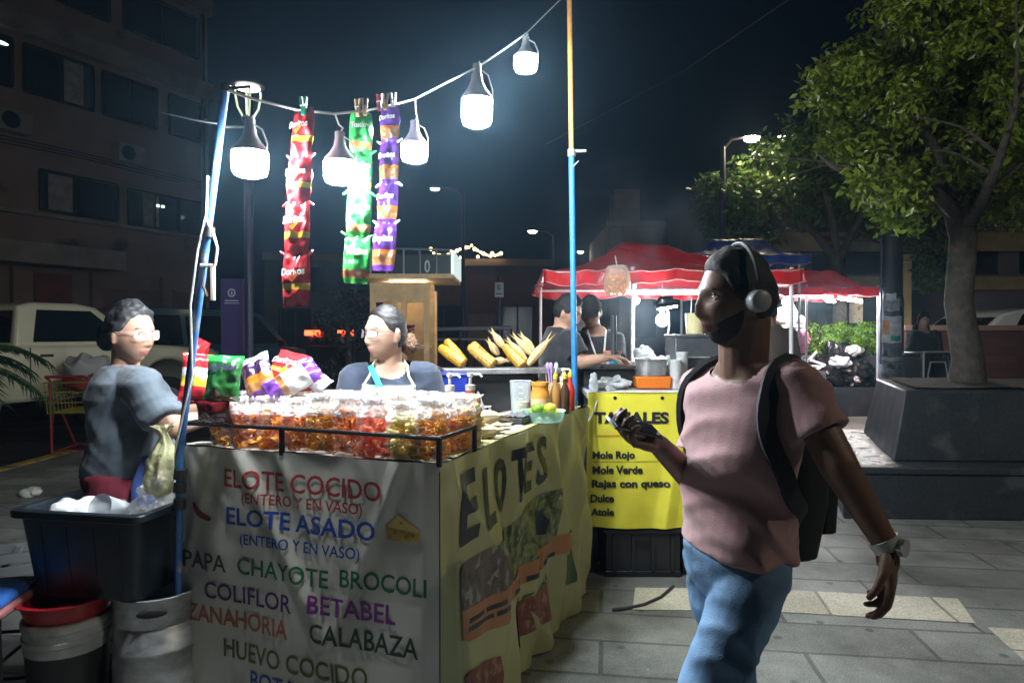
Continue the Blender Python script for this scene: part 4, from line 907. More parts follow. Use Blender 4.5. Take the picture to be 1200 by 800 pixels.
    # clothes
    def fold(co, nr, amp, sd, fr=1.0):
        p = co * fr * 1.25; x, y, z = p[:, 0], p[:, 1], p[:, 2]
        rd = lambda q: 1.5 * (.5 + .5 * np.cos(2 * q)) ** 2.5 - .45
        a = (rd(11 * z + 6 * x + 3 * np.sin(4 * y + sd) + sd) * (.5 + .5 * np.sin(6 * x + 4 * z + 2 * sd)) + .8 * rd(17 * z - 9 * x - 7 * y + 2.5 * np.sin(5 * x + sd)) * (.5 + .5 * np.sin(7 * y - 5 * z + sd))
             + .5 * rd(26 * z + 15 * y + 3 * np.sin(9 * x)) * (.5 + .5 * np.sin(9 * x + 8 * z + 3 * sd)) + .35 * np.sin(9 * x + 7 * y + 6 * z + sd))
        return co + nr * (amp * np.clip(a, -1.2, 1.2))[:, None]
    cv_ = o.get('shirt')
    if cv_:
        b = MB(); ease = cv_.get('ease', .016); rs = torso(ease, cv_.get('hem', -.2)); b.loft(rs)
        for s_ in 'LR':
            if 'el' + s_ not in J: continue
            S, E, W = g('sh' + s_), g('el' + s_), g('wr' + s_); mid = ring(.84, 0, 0)[0]; L_ = cv_.get('sleeve', .72)
            nk_ = ring(.90, 0, 0)[0]; b.capsule(nk_.lerp(S, .25), S - up * .008, .062 * k_ + ease * .5, sh_r * 1.02 + ease * .55, 16); b.capsule(ring(.78, 0, 0)[0].lerp(S, .5), S - up * .03, .085 * k_, sh_r + ease * .5, 16)
            if L_ <= 1: b.tube([S - (E - S) * .02, S.lerp(E, L_ * .5), S.lerp(E, L_)], [sh_r * 1.02 + ease * .6, sh_r * .98 + ease * 1.0, sh_r * .94 + ease * 1.35], 18)
            else: b.capsule(S, E, sh_r + ease, el_r + ease * 1.1, 16); b.tube([E, E.lerp(W, .5), E.lerp(W, .94)], [el_r + ease * 1.1, el_r + ease, wr_r + ease * .9], 16)
            if cv_.get('hood'): pass
        if cv_.get('hood'): b.sphere(hc + HM @ Vector((0, -.08, -.11)), (.12, .09, .08), 16, 10, HM)
        co, fs, nr = remesh(b, max(vox, .007), 4); co = fold(co, nr, cv_.get('fold', .006), cv_.get('seed', 1))
        # open neckline: cut everything above the collar plane
        nb = g('neck'); pl_ = nb + up * cv_.get('collar', .005); keep = []
        upn = (up + f2 * cv_.get('collar_tilt', .55)).normalized(); pn = np.array(upn); dist = (co - np.array(pl_)) @ pn; rad = np.linalg.norm(np.cross(co - np.array(nb), np.array(up)), axis=1)
        bad = (dist > 0) & (rad < cv_.get('crad', .088) * k_); bm = bmesh.new(); bv = [bm.verts.new(v) for v in co]; near = rad < cv_.get('crad', .088) * k_ * 1.6; gf = []
        for p in fs:
            fc = bm.faces.new([bv[i] for i in p])
            if near[list(p)].all(): gf.append(fc)
        ge = list({e for fc in gf for e in fc.edges}); gv = list({v for fc in gf for v in fc.verts})
        bmesh.ops.bisect_plane(bm, geom=gf + ge + gv, plane_co=pl_, plane_no=upn, dist=1e-5)
        kill = []; cr_ = cv_.get('crad', .088) * k_ * 1.15
        for fc in bm.faces:
            c_ = fc.calc_center_median()
            if (c_ - pl_).dot(upn) > 1e-4 and (c_ - nb).cross(up).length < cr_: kill.append(fc)
        bmesh.ops.delete(bm, geom=kill, context='FACES'); bm.verts.index_update()
        b = MB(); b.v = [tuple(v.co) for v in bm.verts]; b.f = [tuple(v.index for v in fc.verts) for fc in bm.faces]; b.m = [0] * len(b.f); bm.free()
        so = b.build('shirt', mat(*cv_['mat'][:2], rough=.85, var=cv_.get('var', (7, .18)), bump=(260, .15), sheen=.2), t, fixn=False, angle=180); o['_shirt'] = so
    tr = o.get('trousers')
    if tr and 'knL' in J:
        b = MB(); ease = tr.get('ease', .014); rs = [r_ for r_ in torso(ease * .8, -.3, tr.get('rise', .15))]; b.loft(rs)
        for s_ in 'LR':
            Hh, K, A_ = g('hip' + s_), g('kn' + s_), g('an' + s_); b.capsule(Hh, K, th_r + ease, kn_r + ease * 1.3, 18); b.tube([K - (A_ - K).normalized() * .03, K.lerp(A_, .5), A_.lerp(K, .04)], [kn_r + ease * 1.3, kn_r + ease * 1.1, an_r + ease * 1.6], 18)
        co, fs, nr = remesh(b, max(vox, .007), 4); co = fold(co, nr, tr.get('fold', .005), tr.get('seed', 2), 1.2); b = MB(); b.v = [tuple(v) for v in co]; b.f = fs; b.m = [0] * len(fs)
        b.build('trousers', mat(*tr['mat'][:2], rough=.85, var=tr.get('var', (5, .3)), bump=(300, .2)), t, fixn=False, angle=180)
        sm_ = mat('shoe_' + o.get('shoe', ('dark', (.03, .03, .03)))[0], o.get('shoe', ('dark', (.03, .03, .03)))[1], .5)
        for s_ in 'LR':
            A_ = g('an' + s_); fd = Vector(o.get('foot' + s_, o['face'])); fd.z = 0; fd.normalize(); zf = A_.z - .085
            b = MB(); rt_ = fd.cross(Vector((0, 0, 1)))
            b.loft([(A_ + fd * x + Vector((0, 0, -.085 + hgt / 2)), rt_, Vector((0, 0, 1)), wx, hgt / 2) for x, wx, hgt in ((-.075, .02, .05), (-.06, .034, .09), (0, .04, .11), (.07, .045, .075), (.13, .046, .055), (.175, .035, .045), (.19, .015, .03))], 16, e=2.8); b.build('shoe', sm_, t, angle=60)
    if o.get('glasses'):
        gm = mat(*o['glasses']); b = MB(); G = lambda x, y, z: hc + HM @ Vector((x, y, z)) * hs
        for sx in (-1, 1):
            pts = []
            for a in np.linspace(0, 2 * math.pi, 21):
                ca_, sa_ = math.cos(a), math.sin(a); x = sx * .034 + .0245 * math.copysign(abs(ca_) ** .6, ca_); z = .002 + .018 * math.copysign(abs(sa_) ** .6, sa_); pts.append(G(x, .106 - 2.2 * x * x * 3, z))
            b.tube(pts, .0017 * hs, 6, cap=False); b.tube([G(sx * .058, .084, .010), G(sx * .078, .04, .008), G(sx * .083, -.01, .006), G(sx * .08, -.025, -.006)], .0016 * hs, 6)
        b.tube([G(-.01, .1055, .006), G(0, .109, .009), G(.01, .1055, .006)], .0016 * hs, 6); gl = b.build('eyeglasses', gm, t)
        b = MB()
        for sx in (-1, 1):
            pts = [G(sx * .034 + .0235 * math.copysign(abs(math.cos(a)) ** .6, math.cos(a)), .106 - 6.6 * (sx * .034 + .0235 * math.copysign(abs(math.cos(a)) ** .6, math.cos(a))) ** 2, .002 + .017 * math.copysign(abs(math.sin(a)) ** .6, math.sin(a))) for a in np.linspace(0, 2 * math.pi, 20, endpoint=False)]
            b.add(pts, [tuple(range(20))])
        b.build('lenses', film('lens_film', (1, 1, 1), .05, .03), gl, smooth=False)
    o['_frame'] = (t, base, hc, HM, hs, up, f2, r2, g, ring)
    return t
AZ = [0, .35, .8, 1.15, 1.45, 1.7, 2.0, 3.15]
HAIR_BACK = dict(az=AZ, zt=[.082, .08, .062, .02, .004, -.035, -.06, -.085], th=.10)
HAIR_SHORT = dict(az=AZ, zt=[.076, .072, .055, .0, -.005, -.03, -.05, -.07], th=.10)

# 1 the passer-by ------------------------------------------------
dm = 1.72
J = dict(pel=P(862, 650, 1.76), neck=P(872, 432, 1.72), head=P(862, 351, 1.70), shL=P(930, 443, 1.60), elL=P(985, 548, 1.50), wrL=P(1040, 638, 1.46),
         shR=P(822, 452, 1.92), elR=P(818, 568, 1.90), wrR=P(772, 521, 1.72))
Lr = (J['shL'] - J['shR']); Lr.z = 0; Lr.normalize(); fm = Vector((-Lr.y, Lr.x, 0)); fm = -fm if fm.x > 0 else fm
pel = J['pel']
J['hipL'] = pel + Lr * .085 + Vector((0, 0, -.02)); J['hipR'] = pel - Lr * .085 + Vector((0, 0, -.02))
J['knL'] = J['hipL'] + fm * .22 + Vector((.0, .02, -.40)); J['anL'] = J['knL'] + fm * .16 + Vector((0, 0, -.37)); J['anL'].z = .10
J['knR'] = J['hipR'] - fm * .02 + Vector((0.05, 0, -.43)); J['anR'] = J['knR'] - fm * .22 + Vector((0, 0, -.32)); J['anR'].z = .13
SK_D = ('skin_dark', (.17, .09, .06))
om = dict(face=fm, look=(-.98, -.14, -.04), skin=SK_D, lips=(.10, .04, .035), hairm=('hair_black', (.008, .007, .007), .75), hair=dict(HAIR_SHORT, th=.12, wave=.005), beard=True,
          neckr=.064, torso=(.142, .138, .166, .098), thigh=.074, hs=1.0, handL=((.10, -.05, -1), (-.75, .4, 0), -1, (22, 25, 30, 34)), handR=((-.95, -.35, .25), (.1, -.3, .9), 1, (38, 42, 46, 50)), hands=1.0,
          shirt=dict(mat=('shirt_pink', (.36, .20, .205)), hem=-.0, ease=.014, sleeve=.64, fold=.0115, seed=1.3, collar=-.004, collar_tilt=.3, var=(2.5, .12)),
          trousers=dict(mat=('denim', (.12, .22, .36)), ease=.010, fold=.006, var=(3, .5)), shoe=('white', (.5, .5, .5)))
man = human('young man in pink T-shirt and jeans walking past, looking at his left', J, om)
man['label'] = 'man in a pink T-shirt and blue jeans striding past the stalls'
t_, base, hc, HM, hs, up, f2, r2, g, ring = om['_frame']
# headphones
hp = thing('headphones', 'white and black headphones on the head of the striding man', 'headphones', base); b = MB(); G = lambda x, y, z: hc + HM @ Vector((x, y, z)) * hs
b.tube([G(.098 * math.cos(a), -.01, .03 + .1085 * math.sin(a)) for a in np.linspace(0, math.pi, 22)], .0055, 8); b.build('headband', mat('phones_dark', (.015, .015, .018), .6), hp)
for sx in (-1, 1):
    b = MB(); b.tube([G(sx * .078, -.008, -.008), G(sx * .09, -.008, -.008), G(sx * .112, -.008, -.008), G(sx * .118, -.008, -.008)], [.025, .027, .026, .02], 22); b.build('ear_cup', mat('phones_cup', (.34, .35, .37), .4), hp, angle=50)
# backpack
bp_ = thing('backpack', 'black backpack on the back of the striding man', 'backpack', base); b = MB(); back = -f2; bc = ring(.50, 0, 0)[0] + back * .138
rs = []
for u, rx, ry in ((-.25, .06, .03), (-.235, .11, .06), (-.1, .125, .075), (.1, .125, .075), (.2, .11, .06), (.235, .06, .035)): rs.append((bc + up * u, r2, f2, rx, ry))
b.loft(rs, 24, e=3.2); b.build('bag', mat('pack_black', (.012, .013, .018), .75, bump=(200, .2)), bp_)
b = MB(); b.loft([(bc + up * u + back * .085, r2, f2, rx, ry) for u, rx, ry in ((-.2, .05, .01), (-.18, .1, .035), (-.02, .1, .035), (.0, .06, .012))], 18, e=3); b.build('pocket', mat('pack_black'), bp_)
from mathutils.bvhtree import BVHTree
BV = BVHTree.FromPolygons([v.co.copy() for v in om['_shirt'].data.vertices], [tuple(p.vertices) for p in om['_shirt'].data.polygons])
for s_, sg in (('L', -1), ('R', 1)):
    S = g('sh' + s_); b = MB(); o_ = r2 * (.132 * sg); nk = g('neck')
    pts = [ring(.80, 0, 0)[0] + o_ + back * .14, nk + o_ * 1.0 + back * .07 + up * -.005, nk + o_ * .98 + up * .008, nk + o_ * 1.1 + f2 * .06 - up * .04, ring(.72, 0, 0)[0] + r2 * (sg * .160) + f2 * .07, ring(.52, 0, 0)[0] + r2 * (sg * .17) + f2 * .015, ring(.36, 0, 0)[0] + r2 * (sg * .16) + back * .03, ring(.26, 0, 0)[0] + r2 * (sg * .12) + back * .10]
    sm = []
    for i in range(len(pts) - 1):
        for k in range(4): sm.append(pts[i].lerp(pts[i + 1], k / 4))
    sm.append(pts[-1])
    for _ in range(3): sm = [sm[0]] + [(sm[i - 1] + sm[i] * 2 + sm[i + 1]) / 4 for i in range(1, len(sm) - 1)] + [sm[-1]]
    sm = [(lambda h: h[0] + h[1] * .007 if h[0] is not None else p)(BV.find_nearest(p)) for p in sm]
    for _ in range(3): sm = [sm[0]] + [(sm[i - 1] + sm[i] * 2 + sm[i + 1]) / 4 for i in range(1, len(sm) - 1)] + [sm[-1]]
    vs = []; wd = .021; c0 = ring(.6, 0, 0)[0]
    for i, p in enumerate(sm):
        dn = (sm[min(i + 1, len(sm) - 1)] - sm[max(i - 1, 0)]).normalized(); q_ = p - c0; out_ = (q_ - up * q_.dot(up) * .6); out_ = (out_ - dn * out_.dot(dn)).normalized(); sd = dn.cross(out_)
        vs += [p + sd * wd - out_ * .008, p - sd * wd - out_ * .008, p - sd * wd + out_ * .006, p + sd * wd + out_ * .006]
    fs = []
    for i in range(len(sm) - 1):
        for k in range(4): fs.append((i * 4 + k, i * 4 + (k + 1) % 4, i * 4 + 4 + (k + 1) % 4, i * 4 + 4 + k))
    fs += [(3, 2, 1, 0), tuple(len(vs) - 4 + k for k in range(4))]
    b.add(vs, fs); b.build('strap', mat('pack_black'), bp_)
# phone and watch
wR = J['wrR'] - base; dh = Vector((-.95, -.35, .25)).normalized(); ph = thing('phone', 'dark phone in the right hand of the striding man', 'phone', base)
nn = Vector((.1, -.3, .9)); nn = (nn - dh * nn.dot(dh)).normalized(); ac = dh.cross(nn); M = Matrix((ac, dh, nn)).transposed()
b = MB(); b.box(wR + dh * .085 + nn * .030, (.068, .14, .008), M); b.build('case', mat('phone_case', (.015, .015, .017), .3), ph, bevel=.004)
b = MB(); b.box(wR + dh * .085 + nn * .0355, (.06, .128, .003), M); b.build('screen', mat('phone_screen', (.01, .01, .012), .08), ph, smooth=False)
wL = J['wrL'] - base; eL = J['elL'] - base; dd = (wL - eL).normalized(); wt = thing('wristwatch', 'pale banded wristwatch on the hanging arm of the striding man', 'watch', base)
b = MB(); b.tube([wL - dd * .012, wL + dd * .012], [.033, .031], 20); b.build('band', mat('watch_band', (.5, .5, .47), .4), wt)
b = MB(); cc = wL + Vector((.02, -.026, 0)); nv = (cc - wL).normalized(); b.tube([wL + nv * .028, wL + nv * .041], .019, 18); b.build('dial', mat('watch_dial', (.65, .65, .62), .2, metal=.5), wt)

# 2 woman in grey at the left of the stall ------------------------
dw = 2.98
J = dict(pel=P(148, 560, dw), neck=P(146, 432, dw), head=P(153, 391, 2.94), shR=P(166, 450, 2.84), elR=P(197, 500, 2.80), wrR=P(250, 488, 3.0), shL=P(138, 450, 3.16), elL=P(190, 490, 3.22), wrL=P(245, 478, 3.18))
pel = J['pel']
for s_, yy in (('R', -.09), ('L', .09)):
    J['hip' + s_] = pel + Vector((0, yy, -.03)); J['kn' + s_] = Vector((pel.x + .02, pel.y + yy, .48)); J['an' + s_] = Vector((pel.x - .02, pel.y + yy, .09))
SK_M = ('skin_tan', (.42, .24, .165))
ow = dict(face=(.96, -.12, 0), look=(.93, -.30, -.08), skin=SK_M, lips=(.36, .13, .11), hairm=('hair_grey', (.018, .018, .02), .55, (.05, .05, .053)), hair=dict(HAIR_BACK, th=.16, wave=.012, bun=[((0, -.115, -.02), (.05, .035, .06))]),
          torso=(.17, .17, .17, .135), belly=.03, bust=.04, fat=1.32, hs=1.08, handR=((.9, .2, .1), (0, 0, -1), -1), handL=((.9, -.2, .1), (0, 0, -1), 1),
          shirt=dict(mat=('shirt_slate', (.085, .105, .13)), hem=-.0, ease=.016, sleeve=.86, fold=.006, seed=4.0, collar=.016, collar_tilt=.15), trousers=dict(mat=('trousers_wine', (.22, .025, .045)), rise=.05), glasses=('specs_pale', (.75, .6, .6), .25))
human('older woman with swept back greying hair, glasses and slate T-shirt behind the blue pole', J, ow)
t_, base, hc, HM, hs, up, f2, r2, g, ring = ow['_frame']
b = MB(); rs = []
def apron_pt(u, v):
    a = (u - .5) * 1.9; c, r_, f_, rx, ry = ring(.25 - .75 * v, 0, 0); return c + f_ * (.215 * math.cos(a) + .015) + r_ * .205 * math.sin(a) - (up * 0)
b.grid(apron_pt, 16, 14); b.build('apron', mat('apron_blue', (.04, .08, .28), .8, var=(8, .2)), t_, solid=.005, fixn=False)

# 3 young woman with apron ------------------------------------------
dy = 3.12
J = dict(pel=P(452, 560, dy + .08), neck=P(457, 428, dy + .02), head=P(452, 391, dy - .02), shR=P(418, 441, dy - .02), elR=P(405, 500, dy - .08), wrR=P(430, 520, dy - .26), shL=P(497, 441, dy + .03), elL=P(511, 500, dy - .02), wrL=P(485, 520, dy - .22))
pel = J['pel']
for s_, xx in (('R', -.09), ('L', .09)):
    J['hip' + s_] = pel + Vector((xx, 0, -.03)); J['kn' + s_] = Vector((pel.x + xx, pel.y - .02, .48)); J['an' + s_] = Vector((pel.x + xx, pel.y + .03, .09))
SK_L = ('skin_light', (.44, .27, .19))
oy = dict(face=(-.12, -.99, 0), look=(-.70, -.72, -.02), skin=SK_L, lips=(.50, .20, .18), hairm=('hair_brown_black', (.012, .009, .009), .5), hair=dict(HAIR_BACK, th=.085, wave=.003, swept=True), fat=1.25, hs=1.04, torso=(.19, .165, .175, .12), bust=.045, belly=.02,
          handR=((.3, -.9, 0), (0, 0, -1), -1), handL=((-.3, -.9, 0), (0, 0, -1), 1), gaze=(.3, 0),
          shirt=dict(mat=('shirt_navy', (.025, .036, .065)), hem=-.1, ease=.016, sleeve=.9, fold=.006, seed=2.2, collar=.0, collar_tilt=.45), trousers=dict(mat=('trousers_black', (.02, .02, .025)), rise=.1), glasses=('specs_dark', (.06, .04, .05), .3))
oy['hair']['bunm'] = [((.015, -.135, -.055), (.045, .042, .042)), ((.03, -.15, -.03), (.028, .03, .03))]
human('young woman with hair bun, glasses and navy top behind the snack bags', J, oy)
t_, base, hc, HM, hs, up, f2, r2, g, ring = oy['_frame']
ap = MB()
def bib(u, v):
    zu = .89 - 1.2 * v; w = .115 + .10 * min(1, max(0, v - .25) * 2); x = (u - .5) * 2; c = ring(zu, 0, 0)[0]; bl = .045 * math.exp(-((zu - .62) / .22) ** 2)
    return c + r2 * (x * w) + f2 * (.172 + bl - .05 * x * x * (w / .2) + .004 * math.sin(14 * v + 3 * x))
ap.grid(bib, 14, 24); apo = ap.build('apron', mat('apron_print', (.44, .43, .33), .8, stain=((.12, .36, .20), 14, .52), var=(20, .15)), t_, solid=.004, fixn=False)
nk = g('neck')
for sg in (-1, 1): b = MB(); b.tube([bib(.5 + .48 * sg, .01), ring(.95, 0, 0)[0] + r2 * .085 * sg + f2 * .125, nk + r2 * .075 * sg + f2 * .05 + up * .012, nk + r2 * .06 * sg - f2 * .05 + up * .02], .0055, 8); b.build('apron_strap', mat('strap_pale', (.6, .55, .5), .8), apo)
b = MB(); a_ = nk + r2 * .085 + f2 * .10 + up * .012; z_ = bib(.66, .01) + f2 * .01; b.bar(a_, z_, .026, .008, up=tuple(f2)); b.build('green_strap', mat('strap_green', (.0, .45, .30), .5), t_, bevel=.002)
b = MB(); b.tube([ring(.62, 0, 0)[0] + r2 * .135 + f2 * .165, ring(.65, 0, 0)[0] + r2 * .165 + f2 * .16, ring(.70, 0, 0)[0] + r2 * .215 + f2 * .135], [.002, .006, .001], 6); b.build('shirt_mark', mat('mark_white', (.8, .8, .8), .6), t_)

# 4, 5 the two cooks --------------------------------------------------
dc = 4.7
J = dict(pel=P(655, 500, dc), neck=P(657, 386, dc), head=P(665, 366, dc - .02), shR=P(668, 396, dc - .16), elR=P(680, 424, dc - .2), wrR=P(712, 419, dc - .22), shL=P(648, 394, dc + .18), elL=P(675, 426, dc + .2), wrL=P(708, 424, dc + .1))
pel = J['pel']
for s_, yy in (('R', -.09), ('L', .09)):
    J['hip' + s_] = pel + Vector((0, yy, -.03)); J['kn' + s_] = Vector((pel.x + .02, pel.y + yy, .48)); J['an' + s_] = Vector((pel.x - .02, pel.y + yy, .09))
oc1 = dict(face=(.94, -.3, 0), look=(.9, -.35, -.35), skin=SK_M, hairm=('hair_black', (.008, .007, .007), .6), hair=dict(HAIR_SHORT, th=.15), vox=.008, torso=(.17, .155, .185, .125), fat=1.15, handR=((.9, 0, 0), (0, 0, -1), -1), handL=((.9, -.2, 0), (0, 0, -1), 1),
           shirt=dict(mat=('shirt_black', (.014, .014, .017)), hem=-.15, ease=.018, sleeve=.75, collar=.0), trousers=dict(mat=('trousers_black', (.02, .02, .025))))
human('cook in a black T-shirt leaning over the grill, left of the capped cook', J, oc1)
J = dict(pel=P(700, 500, dc + .35), neck=P(697, 386, dc + .33), head=P(692, 365, dc + .30), shR=P(672, 397, dc + .30), elR=P(672, 428, dc + .2), wrR=P(693, 424, dc + .02), shL=P(722, 397, dc + .33), elL=P(722, 428, dc + .2), wrL=P(704, 424, dc + .05))
pel = J['pel']
for s_, xx in (('R', -.09), ('L', .09)):
    J['hip' + s_] = pel + Vector((xx, 0, -.03)); J['kn' + s_] = Vector((pel.x + xx, pel.y, .48)); J['an' + s_] = Vector((pel.x + xx, pel.y + .03, .09))
oc2 = dict(face=(-.15, -.98, 0), look=(-.25, -.85, -.38), skin=SK_M, hairm=('hair_black', (.008, .007, .007), .6), hair=dict(HAIR_SHORT, th=.06), vox=.008, torso=(.165, .15, .175, .11), handR=((.6, -.7, 0), (0, 0, -1), -1), handL=((-.5, -.8, 0), (0, 0, -1), 1),
           shirt=dict(mat=('shirt_black', (.014, .014, .017)), hem=-.15, ease=.018, sleeve=.75, collar=.0), trousers=dict(mat=('trousers_black', (.02, .02, .025))))
human('cook in a dark cap and lanyard bending over the grill', J, oc2)
t_, base, hc, HM, hs, up, f2, r2, g, ring = oc2['_frame']
b = MB(); b.add([hc + HM @ Vector((p[0] * 1.13, p[1] * 1.12, max(p[2], .035) * 1.13 - .004)) for p in HP], HF)
b.grid(lambda u, v: hc + HM @ Vector(((u - .5) * .145, .085 + .085 * v - .09 * (u - .5) ** 2 * 2, .040 - .018 * v - .05 * (u - .5) ** 2)), 10, 6); b.build('cap', mat('cap_black', (.012, .012, .014), .8), t_)
b = MB(); nk = g('neck'); b.tube([nk + r2 * -.07 + f2 * .06, ring(.75, 0, 0)[0] + r2 * -.03 + f2 * .15, ring(.55, 0, 0)[0] + f2 * .16, ring(.75, 0, 0)[0] + r2 * .03 + f2 * .15, nk + r2 * .07 + f2 * .06], .007, 6); b.box(ring(.50, 0, 0)[0] + f2 * .165, (.06, .01, .08)); b.build('lanyard', mat('strap_pale'), t_)

# 6 customer in brown --------------------------------------------------
dk = 7.4
J = dict(pel=P(908, 470, dk), neck=P(904, 383, dk), head=P(901, 366, dk), shL=P(886, 391, dk), elL=P(880, 420, dk), wrL=P(890, 440, dk + .2), shR=P(926, 391, dk), elR=P(932, 420, dk), wrR=P(922, 440, dk + .2)); pel = J['pel']
for s_, xx in (('L', -.09), ('R', .09)):
    J['hip' + s_] = pel + Vector((xx, 0, -.03)); J['kn' + s_] = Vector((pel.x + xx, pel.y + .02, .48)); J['an' + s_] = Vector((pel.x + xx, pel.y, .09))
human('customer in a brown top seen from behind at the far stall', J, dict(face=(-.1, 1, 0), look=(-.2, 1, 0), skin=SK_M, hairm=('hair_black', (.008, .007, .007), .6), hair=dict(HAIR_SHORT, th=.13), vox=.01, eyes=False, torso=(.18, .17, .18, .12), handL=((0, .5, -.5), (1, 0, 0), -1), handR=((0, .5, -.5), (-1, 0, 0), 1),
      shirt=dict(mat=('shirt_brown', (.12, .09, .065)), hem=-.15, ease=.018, sleeve=1.2), trousers=dict(mat=('trousers_black', (.02, .02, .025)))))
# 7 far person in black ---------------------------------------------------
df = 9.9
J = dict(pel=P(1083, 440, df), neck=P(1082, 388, df), head=P(1082, 376, df), shL=P(1096, 393, df), elL=P(1099, 415, df), wrL=P(1097, 432, df), shR=P(1070, 393, df), elR=P(1066, 415, df), wrR=P(1068, 432, df)); pel = J['pel']
for s_, xx in (('R', -.09), ('L', .09)):
    J['hip' + s_] = pel + Vector((xx, 0, -.03)); J['kn' + s_] = Vector((pel.x + xx, pel.y, .48)); J['an' + s_] = Vector((pel.x + xx, pel.y + .02, .09))
human('person in a black hooded top standing left of the big tree trunk', J, dict(face=(-.1, -1, 0), look=(-.2, -1, -.05), skin=SK_M, hairm=('hair_black', (.008, .007, .007), .6), hair=dict(HAIR_SHORT, th=.16, zt=[.07, .06, .03, -.03, -.06, -.08, -.09, -.1]), vox=.01, eyes=False, torso=(.17, .155, .17, .12), handL=((0, 0, -1), (-1, 0, 0), -1), handR=((0, 0, -1), (1, 0, 0), 1),
      shirt=dict(mat=('hoodie_black', (.012, .013, .018)), hem=-.2, ease=.03, sleeve=1.2, hood=True), trousers=dict(mat=('trousers_black', (.02, .02, .025)))))
# ------------------------------------------------------------------ corn stall
C0 = Vector((-.238, 2.24, 0)); UX = Vector((.938, -.346, 0)).normalized(); UY = Vector((-UX.y, UX.x, 0)); RZ = math.atan2(UX.y, UX.x); CT = 1.06
def toL(p): d = Vector(p) - C0; return Vector((d.dot(UX), d.dot(UY), p[2]))
def toW(l): return C0 + UX * l[0] + UY * l[1] + Vector((0, 0, l[2]))
def SL(px, py, lx=None, ly=None, z=None):
    """where the sight line of a photo pixel meets a plane of the stall"""
    o = Vector((0, 0, CAMZ)); dv = Vector(((px - 600) / 800, 1, (390 - py) / 800))
    if lx is not None: k = (UX * lx + C0 - o).dot(UX) / dv.dot(UX)
    elif ly is not None: k = (UY * ly + C0 - o).dot(UY) / dv.dot(UY)
    else: k = (z - CAMZ) / dv.z
    return toL(o + dv * k)
def OnC(px, d, z=CT + .012): return toW(toL(Vector(((px - 600) / 800 * d, d, z))))
stall = thing('corn_stall', 'corn vendor stall wrapped in a printed white vinyl menu banner', 'food stall', C0, RZ)
FW, LN = 1.10, 1.84
m_top = mat('counter_top', (.55, .56, .56), .35, var=(6, .2)); m_blk = mat('black_steel', (.015, .015, .017), .4, metal=.5)
b = MB(); b.box((-FW / 2, .27, CT - .012), (FW - .02, .52, .024)); b.build('counter_top', m_top, stall, bevel=.004)
b = MB(); b.box((-.19, .53 + (LN - .53) / 2 + .003, CT - .013), (.37, LN - .55, .024)); b.build('counter_top', m_top, stall, bevel=.004)
for x, y in ((-FW + .03, .03), (-.03, .03), (-FW + .03, .5), (-.35, LN - .04), (-.03, LN - .04), (-.35, .5)):
    b = MB(); b.box((x, y, .515), (.035, .035, 1.03)); b.build('leg', m_blk, stall, bevel=.003)
b = MB(); b.box((-FW / 2, .27, .35), (FW - .08, .46, .02)); b.box((-.19, 1.18, .352), (.32, 1.2, .02)); b.build('shelf', m_blk, stall)
# banner skin: drape shape shared by cloth, print and lettering
def drF(x, z):  # front: x from the right corner (<=0)
    u = x + FW
    return (.012 * math.sin(5 * u + 2.2 * z) * math.sin(2.6 * z + 1) + .007 * math.sin(13 * u - 6 * z) * (.4 + .6 * (1 - z)) + .005 * math.sin(24 * u + 9 * z + 2 * math.sin(4 * u)) * max(0, z - .55) * 2 - .012 - .02 * (1.06 - z) * (.5 + .5 * math.sin(3.1 * u)) - .011 * max(0, 1 - abs(math.sin(3.3 * u + 2.1 * z)) * 5) - .010 * max(0, z - .75) * 3 * max(0, 1 - abs(math.sin(9 * u + 5 * z)) * 2.5) - .007 * max(0, 1 - abs(math.sin(4.1 * u - 1.7 * z + 1)) * 6))
def drS(y, z):  # side
    k = min(1, max(0, (y - .1) / .6)); ridge = lambda a: (1 - abs(math.sin(a))) ** 3
    k *= 1 - .8 * math.exp(-((y - .92) / .2) ** 2) * min(1, max(0, (z - .55) / .15))
    return .014 + .010 * math.sin(4 * y + 2 * z) + k * (.020 * math.sin(13 * y + 3.0 * z * (1 + y)) + .016 * math.sin(27 * y + 5 * (1 - z)) * (1.06 - z + .25) + .022 * ridge(6 * y - 2.6 * z + 1.2)) + .03 * (1.06 - z) * (.6 + .4 * math.sin(5 * y)) + .02 * ridge(4.2 * (y * .9 + z) - 1.2)
ZB, ZT = .045, CT + .012
def vinyl_mat(name, c, tl, dirt):
    return mat(name, c, .45, var=(2.2, .10), stain=(dirt, 3.3, .63), bump=(9, .12), transl=tl, spec=.4)
m_vin = vinyl_mat('vinyl_white', (.60, .57, .50), .02, (.47, .44, .37)); m_vinS = vinyl_mat('vinyl_backlit_yellow', (.50, .48, .22), .16, (.42, .40, .18))  # side vinyl: yellow of bulb light shining through put into its colour
def eased(x): return max(0.0, min(1.0, -x / .05))
b = MB(); b.grid(lambda u, v: (-FW + FW * u, drF(-FW + FW * u, ZB + (ZT - ZB) * v) * eased(-FW + FW * u) - .004, ZB + (ZT - ZB) * v), 90, 70)
banF = b.build('banner', m_vin, stall, fixn=False, angle=180)
b = MB(); b.grid(lambda u, v: (.004 + drS(LN * u, ZB + (ZT - ZB) * v) * min(1, LN * u / .05), -.004 + (LN + .004) * u, ZB + (ZT - ZB) * v + (.02 * math.sin(7 * u) - .02) * (1 - v)), 280, 110)
banS = b.build('banner', m_vinS, stall, fixn=False, angle=180)
b = MB(); b.grid(lambda u, v: (-FW + (FW - .0) * u, -.006 + .10 * v, ZT + .0015 - .004 * v + .003 * math.sin(16 * u)), 40, 4); b.build('banner_fold', m_vin, stall, fixn=False)
